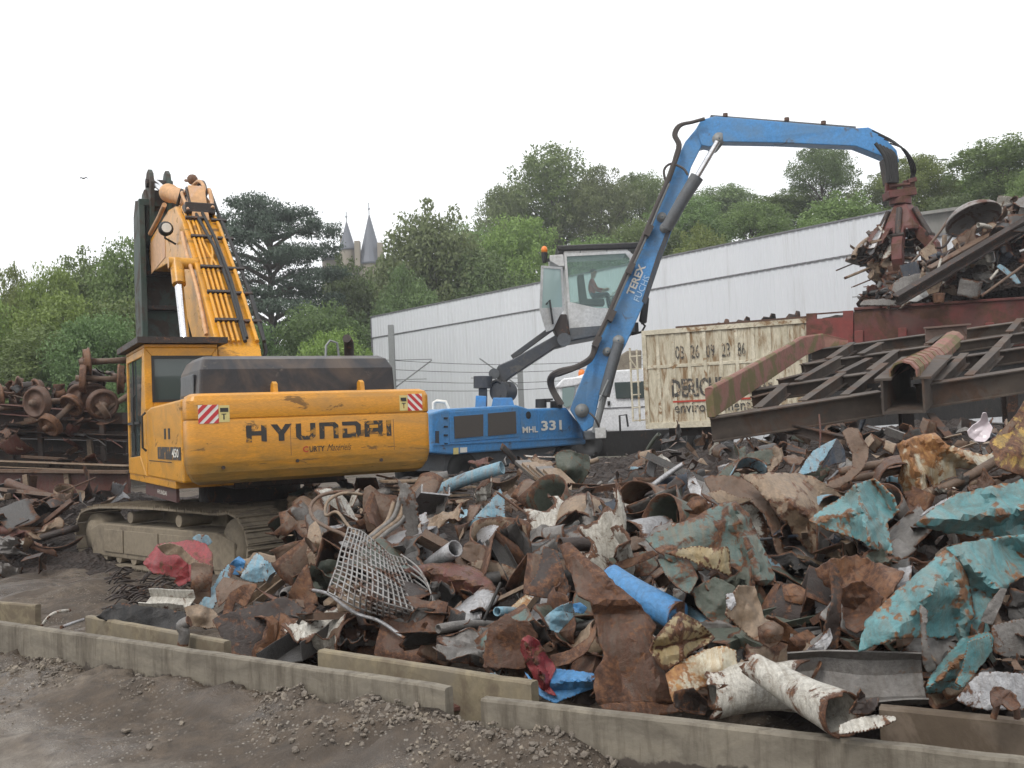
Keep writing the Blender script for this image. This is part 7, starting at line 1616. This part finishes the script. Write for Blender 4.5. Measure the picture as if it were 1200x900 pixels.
# more shards in front centre and right front
S('silver-grey crushed can shape in the front right of the torn white sheet', 'metal scrap', M['grey'], [(1104,700),(1112,712),(1118,690),(1124,680),(1116,735),(1104,730)], D=5.2, lean=0, amp=.1)
S('slanting grey shard between the turquoise flap and the grey plate', 'metal strip', M['grey'], [(1149,728),(1158,708),(1172,690),(1180,690),(1172,712),(1163,732)], D=4.95, lean=.1, amp=.05)
S('small blue and white crushed tin in the front kerb gap', 'metal scrap', M['blue_pale'], [(569,790),(580,788),(592,798),(594,814),(584,818),(577,806)], D=5.8, lean=.1, amp=.12, res=14)
S('small rusty hook shard beside the crushed tin', 'metal scrap', M['rust'], [(603,812),(610,802),(616,790),(619,796),(612,810),(606,818)], D=5.7, lean=0, amp=.08, res=12)
S('bowed brown plate behind the ragged red-brown plate', 'metal plate', M['rust_brown'], [(556,742),(580,728),(606,716),(598,730),(576,748),(560,756)], D=6.6, lean=.6, amp=.04)
S('dark olive curved sheet left of the weathered teal plate', 'metal sheet', M['green'], [(712,655),(735,650),(758,646),(772,662),(762,674),(745,676),(722,668)], D=6.9, lean=.6, amp=.04, ctrl=[(742,662,-.1)])
S('rusty boomerang plate left of the weathered teal plate', 'metal plate', M['rust_brown'], [(697,656),(708,642),(728,634),(745,628),(757,632),(752,642),(740,646),(720,652)], D=7.3, lean=.6, amp=.05)
S('long thin orange strip crossing behind the blue tank end', 'metal strip', M['rust_orange'], [(720,660),(745,652),(765,645),(772,650),(750,660),(728,668)], D=6.6, lean=.5, amp=.03)

# ================================================================== smaller individual pieces over the whole heap
def grid_piece(nu, nv, fn):
    mb = MB(); mb.add([fn(i/nu, j/nv) for j in range(nv+1) for i in range(nu+1)], [(j*(nu+1)+i, j*(nu+1)+i+1, (j+1)*(nu+1)+i+1, (j+1)*(nu+1)+i) for j in range(nv) for i in range(nu)], True); mb.rim = [max(0, 1 - min(i, nu-i)/nu*16, 1 - min(j, nv-j)/nv*16) for j in range(nv+1) for i in range(nu+1)]; return mb
def small(kind, s, r):
    sd_ = r.uniform(0, 99); fl = [(r.uniform(0, 6.28), r.uniform(-.3, .3), r.uniform(-1, 1)) for _ in range(4)]
    def fold(u, v): return sum(k_*abs((u-.5)*math.cos(a_) + (v-.5)*math.sin(a_) - o_) for a_, o_, k_ in fl)
    def torn(u, v, w):      # ragged outline: neither edge straight nor parallel
        x = (u-.5)*(1 + .45*noise.noise(V((v*2.6, sd_, 1))) + .14*noise.noise(V((v*9, sd_, 3)))); y = (v-.5)*w*(1 + .75*noise.noise(V((u*2.2, sd_, 2))) + .16*noise.noise(V((u*9, sd_, 4)))); return x, y
    if kind == 'bent plate':
        k = r.uniform(.3, 1.6); w = r.uniform(.3, .75)
        def fn(u, v):
            x, y = torn(u, v, w); a = x*k; return V((math.sin(a)/k, y, (1-math.cos(a))/k + .28*fold(u, v) + .02*noise.noise(V((u*5, v*5, sd_)))))*s
        return grid_piece(14, 10, fn), True
    if kind == 'crumpled sheet':
        w = r.uniform(.5, .95)
        def fn(u, v):
            q = V((u*2.1, v*2.1, sd_)); x, y = torn(u, v, w); return V((x + .10*noise.noise(q*1.3), y + .10*noise.noise(q*1.3+V((7,0,0))), .6*fold(u, v) + .16*ridged(q) + .07*ridged(q*2.2)))*s
        return grid_piece(16, 14, fn), True
    if kind == 'twisted strip':
        tw = r.uniform(-2.5, 2.5); bd = r.uniform(-1.3, 1.3); w = r.uniform(.08, .2)
        def fn(u, v):
            a = tw*u; b_ = (v-.5)*w; c_ = bd*(u-.5); return V((u-.5 + .0, b_*math.cos(a) + .15*math.sin(c_*2), b_*math.sin(a) + .35*bd*(u-.5)**2))*s*1.35
        return grid_piece(16, 3, fn), True
    if kind == 'pipe piece':
        bd = r.uniform(-.25, .25); mb = MB(); pts = [V((t_-.5, bd*(t_-.5)**2*2, .04*math.sin(t_*3)))*s*1.3 for t_ in [k/6 for k in range(7)]]; mb.tube(pts, s*r.uniform(.045, .10), 12, cap=False); return mb, True
    if kind == 'angle bar':
        mb = MB(); w = s*r.uniform(.07, .14); t_ = w*.12; mb.profile((-s*.75,0,0), (s*.75,0,0), [(0,0),(w,0),(w,t_),(t_,t_),(t_,w),(0,w)]); return mb, False
    if kind == 'channel piece':
        mb = MB(); w = s*r.uniform(.12, .2); t_ = w*.1; h = w*.6; mb.profile((-s*.65,0,0), (s*.65,0,0), [(-w,0),(w,0),(w,h),(w-t_,h),(w-t_,t_),(-w+t_,t_),(-w+t_,h),(-w,h)]); return mb, False
    if kind == 'folded box corner':
        def fn(u, v):
            x = (u-.5); f = abs(x)*1.1; return V((x*.8, (v-.5)*.6 + .05*noise.noise(V((u*3, v*3, sd_))), .45 - f + .05*ridged(V((u*2, v*2, sd_)))))*s
        return grid_piece(10, 6, fn), True
    if kind == 'thin rod':
        mb = MB(); mb.tube(spl([(-s*.9,0,0), (-s*.3, r.uniform(-.12,.12)*s, r.uniform(0,.12)*s), (s*.3, r.uniform(-.1,.1)*s, r.uniform(0,.1)*s), (s*.9,0,0)], 3), .009 + .007*s, 6); return mb, False
    if kind == 'curled shell':
        k = r.uniform(2.5, 4.6); w = r.uniform(.4, .8)
        def fn(u, v):
            a = (u-.5)*k; rr_ = .28*(1 + .25*v); return V((rr_*math.sin(a), (v-.5)*w + .05*noise.noise(V((u*4, sd_, 0))), rr_*math.cos(a) + .03*noise.noise(V((u*5, v*5, sd_)))))*s
        return grid_piece(14, 6, fn), True
KINDS = ['bent plate']*5 + ['crumpled sheet']*5 + ['twisted strip']*3 + ['pipe piece']*2 + ['angle bar'] + ['channel piece']*2 + ['folded box corner']*3 + ['thin rod']*1 + ['curled shell']*3
COLS = {'dark rusty': ('rust_dark', 13), 'rust-brown': ('rust', 8), 'brown': ('rust_brown', 11), 'orange': ('rust_orange', 3), 'reddish': ('rust_red', 3), 'tan': ('tan', 12), 'grey': ('grey', 18), 'dark grey': ('grey_dark', 16),
        'silvery': ('silver', 5), 'off-white': ('white', 3), 'dull green': ('green', 4), 'dark blue': ('blue_dark', 3), 'pale blue': ('blue_pale', 2), 'black': ('black', 4), 'weathered teal': ('teal_dark', 1)}
CK = [k for k, (a, w) in COLS.items() for _ in range(w)]
ZONES = [((330,575,470,625), 'under the yellow counterweight'), ((330,625,420,680), 'left of the wire mesh'), ((330,680,470,790), 'below the wire mesh'), ((470,560,560,625), 'by the layered flat strips'),
 ((420,625,560,670), 'right of the torn upright sheet'), ((470,670,600,730), 'around the half-round dish'), ((470,730,620,800), 'in front of the half-round dish'), ((560,560,650,625), 'by the faded blue triangular sheet'),
 ((560,625,660,690), 'below the long curved plate'), ((600,690,700,800), 'left of the big twisted plate'), ((560,520,660,560), 'right under the blue machine'), ((660,520,760,570), 'under the blue boom foot'), ((650,570,760,640), 'by the dark plate with white edge'),
 ((660,640,780,720), 'above the blue tank end'), ((760,510,830,560), "under the container's left end"), ((830,500,940,560), "under the underframe's left end"), ((940,490,1060,570), 'under the open box girder'), ((1060,480,1200,530), "under the underframe's right part"),
 ((760,560,860,640), 'beside the folded brown edge'), ((780,640,880,760), 'below the weathered teal plate'), ((880,600,1000,690), 'under the broad tan sheet'), ((880,690,1000,790), 'around the brown vertical spine'), ((1000,640,1090,790), 'left of the draped turquoise sheet'),
 ((1000,530,1200,640), 'around the rust-eaten white sheet'), ((1090,640,1300,830), 'among the turquoise pieces'), ((700,720,880,840), 'around the white pipe mouths'), ((880,780,1110,870), 'in front of the grey half-pipe'),
 ((-60,560,60,620), 'in the scrap at the far left edge'), ((60,560,160,620), 'between the girders and the track'), ((-60,620,60,690), 'on the ground at far left'), ((60,620,160,690), 'left of the excavator track'),
 ((140,620,250,700), 'around the crumpled red door'), ((250,620,330,700), 'around the light blue bonnet'), ((160,690,330,790), 'by the big slanted plate')]
def zone(x, y):
    for (a, b_, c_, d_), n_ in ZONES:
        if a <= x < c_ and b_ <= y < d_: return n_
    return 'in the middle of the heap' if x < 1000 else 'at the right border of the heap'
def size_word(px): return 'small' if px < 30 else ('medium' if px < 48 else 'larger')
def place_small(i, px, py, spx, r, where=None, cols=CK, kinds=KINDS, d=None, zoff=.10, tilt=.75, group='small loose pieces of the scrap heap', lift=None):
    for _ in range(60):
        kind = r.choice(kinds); col = r.choice(cols); lab = f"{size_word(spx)} {col} {kind} {where or zone(px, py)}"
        if lab not in USED: break
    else:
        return None
    USED.add(lab)
    if d is None: d = hit(px, py)
    s = spx * d / FPX; mb, sol = small(kind, s, r)
    rot = Matrix.Rotation(r.uniform(0, 6.28), 4, 'Z') @ Matrix.Rotation(r.gauss(0, tilt), 4, 'X') @ Matrix.Rotation(r.gauss(0, tilt*.8), 4, 'Y')
    c_ = P(px, py, d); pos = c_ + V((0, 0, s*zoff)) if lift is None else c_ + V((0,0,lift))
    me_v = [rot @ V(p) for p in mb.v]; zl = min(p.z for p in me_v); mb.v = [tuple(p) for p in me_v]
    o = mb.build({'thin rod': 'scrap_rod', 'pipe piece': 'pipe_piece', 'folded box corner': 'box_corner'}.get(kind, kind.replace(' ', '_')), M[COLS[col][0]]); o.location = pos
    if hasattr(mb, 'rim'): o.data.attributes.new('rim', 'FLOAT', 'POINT').data.foreach_set('value', mb.rim); o.data.set_sharp_from_angle(angle=R(26))
    if sol: md = o.modifiers.new('th', 'SOLIDIFY'); md.thickness = max(.006, s*.014); md.offset = 0
    tag(o, lab, {'thin rod': 'rod', 'pipe piece': 'pipe', 'angle bar': 'bar', 'twisted strip': 'metal strip'}.get(kind, 'scrap piece'), group); return o
r = random.Random(11); cnt = 0; occ = []
def heap_ok(x, y):
    if x < 330:
        if x < 140: return y > 574 and (y < 596 or x < 78) and y < 668
        return (y > 655 and y < 700 and x > 255) 
    lo = 566 if x < 560 else (532 if x < 760 else (512 if x < 940 else 500))
    fr = 760 + (x-330)*.07 if x < 560 else (795 + (x-560)*.075 if x < 1000 else 815)
    return lo < y < fr
tries = 0
while cnt < 420 and tries < 12000:
    tries += 1
    px = r.uniform(-30, 1225); py = r.uniform(500, 850)
    if not heap_ok(px, py): continue
    sp = r.uniform(20, 42) if py < 600 else (r.uniform(28, 62) if py < 670 else r.uniform(36, 84))
    if any(abs(px-a) < (sp+c_)*.22 and abs(py-b_) < (sp+c_)*.15 for a, b_, c_ in occ): continue
    if place_small(cnt, px, py, sp, r): occ.append((px, py, sp)); cnt += 1
print('small pieces', cnt)
for i in range(46):
    px = r.uniform(340, 1180); py = r.uniform(560, 760)
    if heap_ok(px, py): place_small(0, px, py, r.uniform(60, 105), r, kinds=['twisted strip','twisted strip','channel piece','angle bar','pipe piece','curled shell'], cols=['brown','tan','grey','dark grey','rust-brown','silvery','dark rusty','off-white','pale blue'], tilt=.4)
for i in range(34):      # junk between the wheelsets
    px = r.uniform(-10, 148); py = r.uniform(452, 484) if px < 95 else r.uniform(425, 482)
    place_small(0, px, py, r.uniform(12, 26), r, where=('in the left part' if px < 50 else 'in the middle' if px < 100 else 'at the right end') + ' of the wheelset pile', d=21.6, cols=['dark rusty','rust-brown','brown','orange','black','grey'], kinds=['pipe piece','curled shell','channel piece','angle bar','bent plate'], group='junk between the wheelsets')
for i in range(30):
    px = r.uniform(-10, 145); py = r.uniform(495, 570); place_small(0, px, py, r.uniform(18, 45), r, where='in the girder stack at ' + ('far left' if px < 50 else 'the middle' if px < 100 else 'its right end'), d=20.6, cols=['dark rusty','rust-brown','brown','dark grey','reddish'], kinds=['angle bar','channel piece','thin rod','bent plate'], group='loose bars in the girder stack', tilt=.3)
for i in range(80):
    px = r.uniform(350, 1150); py = r.uniform(600, 790)
    if heap_ok(px, py) and not (py > 690 and 690 < px < 800): place_small(0, px, py, r.uniform(70, 112), r, kinds=['crumpled sheet','crumpled sheet','bent plate','curled shell','folded box corner'], cols=['brown','tan','grey','dark grey','rust-brown','silvery','dark rusty','off-white','dull green','weathered teal','grey'], tilt=.55, zoff=-.06)
# slabs and bars in the left heap
for i in range(26):
    px = r.uniform(-20, 66); py = r.uniform(582, 650); place_small(0, px, py, r.uniform(40, 70), r, kinds=['angle bar', 'channel piece', 'twisted strip', 'pipe piece', 'thin rod'], cols=['brown','tan','rust-brown','reddish','dark rusty','off-white'], tilt=.3)

# shreds: uncountable slivers lying between the pieces
mb = MB(); 
for i in range(2600):
    px = r.uniform(-30, 1225); py = r.uniform(505, 850)
    if not heap_ok(px, py) or (py > 600 and r.random() < .6): continue
    d = hit(px, py) - r.uniform(0, .1); s = r.uniform(4, 13)*d/FPX; c_ = P(px, py, d) + V((0,0,r.uniform(0,.06)))
    a = V((r.gauss(0,1), r.gauss(0,1), r.gauss(0,.7))).normalized(); b_ = a.cross(V((r.gauss(0,1), r.gauss(0,1), r.gauss(0,1)))).normalized(); n_ = a.cross(b_)
    w = s*r.uniform(.12, .6); mb.cur = r.choice((0,0,0,1,1,2,3)); mb.add([c_ - a*s - b_*w, c_ + n_*s*.3 - b_*w*.7, c_ + a*s, c_ + n_*s*.35 + b_*w, c_ - a*s*.8 + b_*w*.6], [(0,1,3,4), (1,2,3)])
o = mb.build('metal_shreds', [M['rust_dark'], M['rust_brown'], M['grey'], M['tan']]); tag(o, None, None, None, 'stuff')

# ================================================================== load of the red wagon
LG = 'mixed scrap heaped in the red wagon'
def wl(s, o_, up=0): return WB + WD*s + WN*o_ + V((0,0, ztop - .45 + load_z(s, o_) + up))
c_ = P(1140, 256, 23.6); ax = V((.1,-.42,-.8)).normalized(); mb = MB()
mb.lathe(c_, ax, [(-.26,.02),(-.25,.25),(-.18,.48),(-.06,.62),(.02,.66),(.05,.66),(.05,.63),(-.04,.59),(-.15,.45),(-.21,.22),(-.22,.01)], 30)
tag(recenter(mb.build('drum_end', paint('grey_drum', (.30,.28,.27), .35, 2, .5, .4, ((.08,.04,.03),(.15,.08,.06))))), 'big round grey drum end lying open on top of the wagon load', 'drum end', LG)
o = recenter(MB().ibeam(P(1050,352,22.2), P(1215,254,22.6), .2, .26, .05, (0,-.4,1)).build('steel_beam', M['rust_dark'], None, .01, 1)); tag(o, 'long dark beam slanting up across the wagon load', 'beam', LG)
o = recenter(MB().ibeam(P(1090,318,22.9), P(1225,242,23.2), .18, .22, .05, (0,-.4,1)).build('steel_beam', M['rust_brown'], None, .01, 1)); tag(o, 'second dark beam behind the long slanting one in the wagon', 'beam', LG)
sheet('grey zinc tub side tilted at the left end of the wagon load', 'tub', M['grey'], [(1041,338),(1054,326),(1078,320),(1106,318),(1104,334),(1088,345),(1060,350)], D=23, lean=.2, amp=.03, name='zinc_tub', th=.02, group=LG)
sheet('beige square bucket below the slanting wagon beam', 'bucket', M['tan'], [(1080,316),(1090,328),(1104,329),(1100,342),(1086,346),(1078,334)], D=22.7, lean=.1, amp=.03, name='bucket', th=.02, group=LG)
sheet('white crumpled bag among the left part of the wagon load', 'bag', M['cabwhite'], [(1062,340),(1070,334),(1082,336),(1088,346),(1074,354),(1060,352)], D=22.6, lean=.2, amp=.2, name='bag', th=.02, group=LG)
sheet('dull red sheet hanging at the left end of the wagon load', 'metal sheet', M['red'], [(1021,337),(1033,334),(1042,338),(1040,352),(1028,356),(1021,350)], D=24.6, lean=.1, amp=.06, th=.02, group=LG)
sheet('pale card-like sheet standing behind the drum end', 'metal sheet', M['white'], [(1167,246),(1170,229),(1190,232),(1186,246),(1180,254)], D=24.2, lean=0, amp=.04, th=.02, group=LG)
sheet('light pinkish cone of sheet metal right of the grab', 'metal sheet', M['tan'], [(1076,296),(1092,284),(1096,288),(1101,304),(1086,306)], D=24.0, lean=.2, amp=.08, th=.02, group=LG)
sheet('silver sheet under the tub on the wagon edge', 'metal sheet', M['grey'], [(1008,358),(1012,352),(1036,350),(1056,354),(1050,358)], D=22.9, lean=.4, amp=.02, th=.02, group=LG)
sheet('light blue plank sticking out in the right of the wagon load', 'plank', M['blue_pale'], [(1168,313),(1172,309),(1190,322),(1196,332),(1190,332)], D=22.3, lean=.1, amp=.02, th=.02, group=LG)
pipe('small rust-red pot on the wagon edge', 'pot', M['rust_orange'], [(1100,344,22.4),(1100,356,22.4)], [.14,.11], True, 'pot', .03, group=LG)
for i, pts in enumerate(([(1060,316,24),(1095,280,24),(1112,256,24)], [(1086,308,23.5),(1110,297,23.5),(1140,281,23.4),(1160,278,23.4)], [(1096,290,23.6),(1106,289,23.6),(1117,274,23.6)], [(1096,327,22.6),(1104,300,22.7)], [(1078,330,22.7),(1082,314,22.8)], [(1160,328,22.2),(1170,316,22.2)], [(1150,347,22),(1190,318,22),(1215,300,22)])):
    pipe(['long thin rusty rod pointing up right of the grab','bent dark rod arching above the wagon beam','short kinked dark bar in front of the ribbed shed','white ladder-like leg standing in the wagon load','thin pale leg by the beige bucket','short white stick in the right of the wagon load','long thin brown rod at the far right of the wagon load'][i], 'rod', M[['rust_brown','rust_dark','rust_dark','white','tan','white','rust_brown'][i]], pts, .03 if i != 1 else .06, False, 'scrap_rod', group=LG)
for i in range(240):
    s_ = r.uniform(1.4, 7.9); o_ = r.uniform(.1, 1.9); p = wl(s_, o_, r.uniform(.0, .42))
    if i % 5 < 3: o_ = r.uniform(.0, .35); p = WB + WD*s_ + WN*o_ + V((0, 0, ztop + r.uniform(.0, max(.2, load_z(s_, 1.0) - .35))))
    
    v = p - CAM; px = 600 + FPX*v.dot(RT)/v.dot(F_); py = 450 - FPX*v.dot(UP)/v.dot(F_)
    w_ = ('high ' if p.z > ztop + .8 else 'low ') + ['in the left wagon load', 'in the middle wagon load', 'in the right wagon load'][0 if s_ < 3.2 else (1 if s_ < 5.3 else 2)] + (', front' if o_ < .8 else ', back')
    place_small(0, px, py, r.uniform(18, 40), r, where=w_, d=p.y, cols=['dark rusty','brown','grey','grey','silvery','silvery','dark grey','off-white','tan','reddish','dark blue','black'], group=LG, tilt=1.0)
# along the container's top edge a few ends of scrap stick out
for i, (px, py, c_) in enumerate(((870,377,'rust_dark'), (900,373,'black'), (929,370,'rust_dark'), (846,380,'rust'))):
    sheet(['low brown scrap hump on the rusty container rim, second from the left','black scrap end sticking over the container rim in the middle','dark scrap end sticking over the container rim near the red wagon','flat brown scrap hump leftmost on the container rim'][i], 'scrap piece', M[c_], [(px-10,py+5),(px-5,py-2),(px+2,py-1),(px+4,py-6),(px+8,py-5),(px+9,py+4)], D=26.6 + (846-px)*.009, lean=0, amp=.1, th=.05, name='scrap_piece', group='scrap showing over the container rim', res=10)
# bundle in the jaws of the grab
BG = 'tangled scrap held in the jaws of the grab'
gc = gp(1046, 306)
for i in range(72):
    a = r.uniform(0, 6.28); q = gc + V((math.cos(a)*r.uniform(0,.85), math.sin(a)*r.uniform(0,.6), r.uniform(-.75,.55)))
    v = q - CAM; px = 600 + FPX*v.dot(RT)/v.dot(F_); py = 450 - FPX*v.dot(UP)/v.dot(F_)
    w_ = ('at the upper' if q.z > gc.z else 'at the lower') + (' left' if px < 1046 else ' right') + (' front' if q.y < gc.y else ' back') + ' of the grab bundle'
    place_small(0, px, py, r.uniform(18, 42), r, where=w_, d=q.y, cols=['dark rusty','brown','grey','tan','silvery','rust-brown','off-white','dark grey','reddish'], kinds=['pipe piece','twisted strip','twisted strip','bent plate','crumpled sheet','curled shell','thin rod','thin rod'], group=BG, tilt=1.2)
for i, (x, y) in enumerate(((990,326), (1000,336), (1008,346), (980,317), (1012,350), (1003,362))):
    pipe(['thickest','second','third','longest level','lowest bent','very lowest'][i] + ' rod sticking out at the left of the bundle in the grab', 'rod', M[['tan','rust_brown','rust_dark','rust_dark','rust','rust_brown'][i]], [(x, y, 25.4), (x+22, y-9, 25.5), (x+50, y-20, 25.7)], [.035 if i == 0 else .018]*2, False, 'scrap_rod', group=BG)
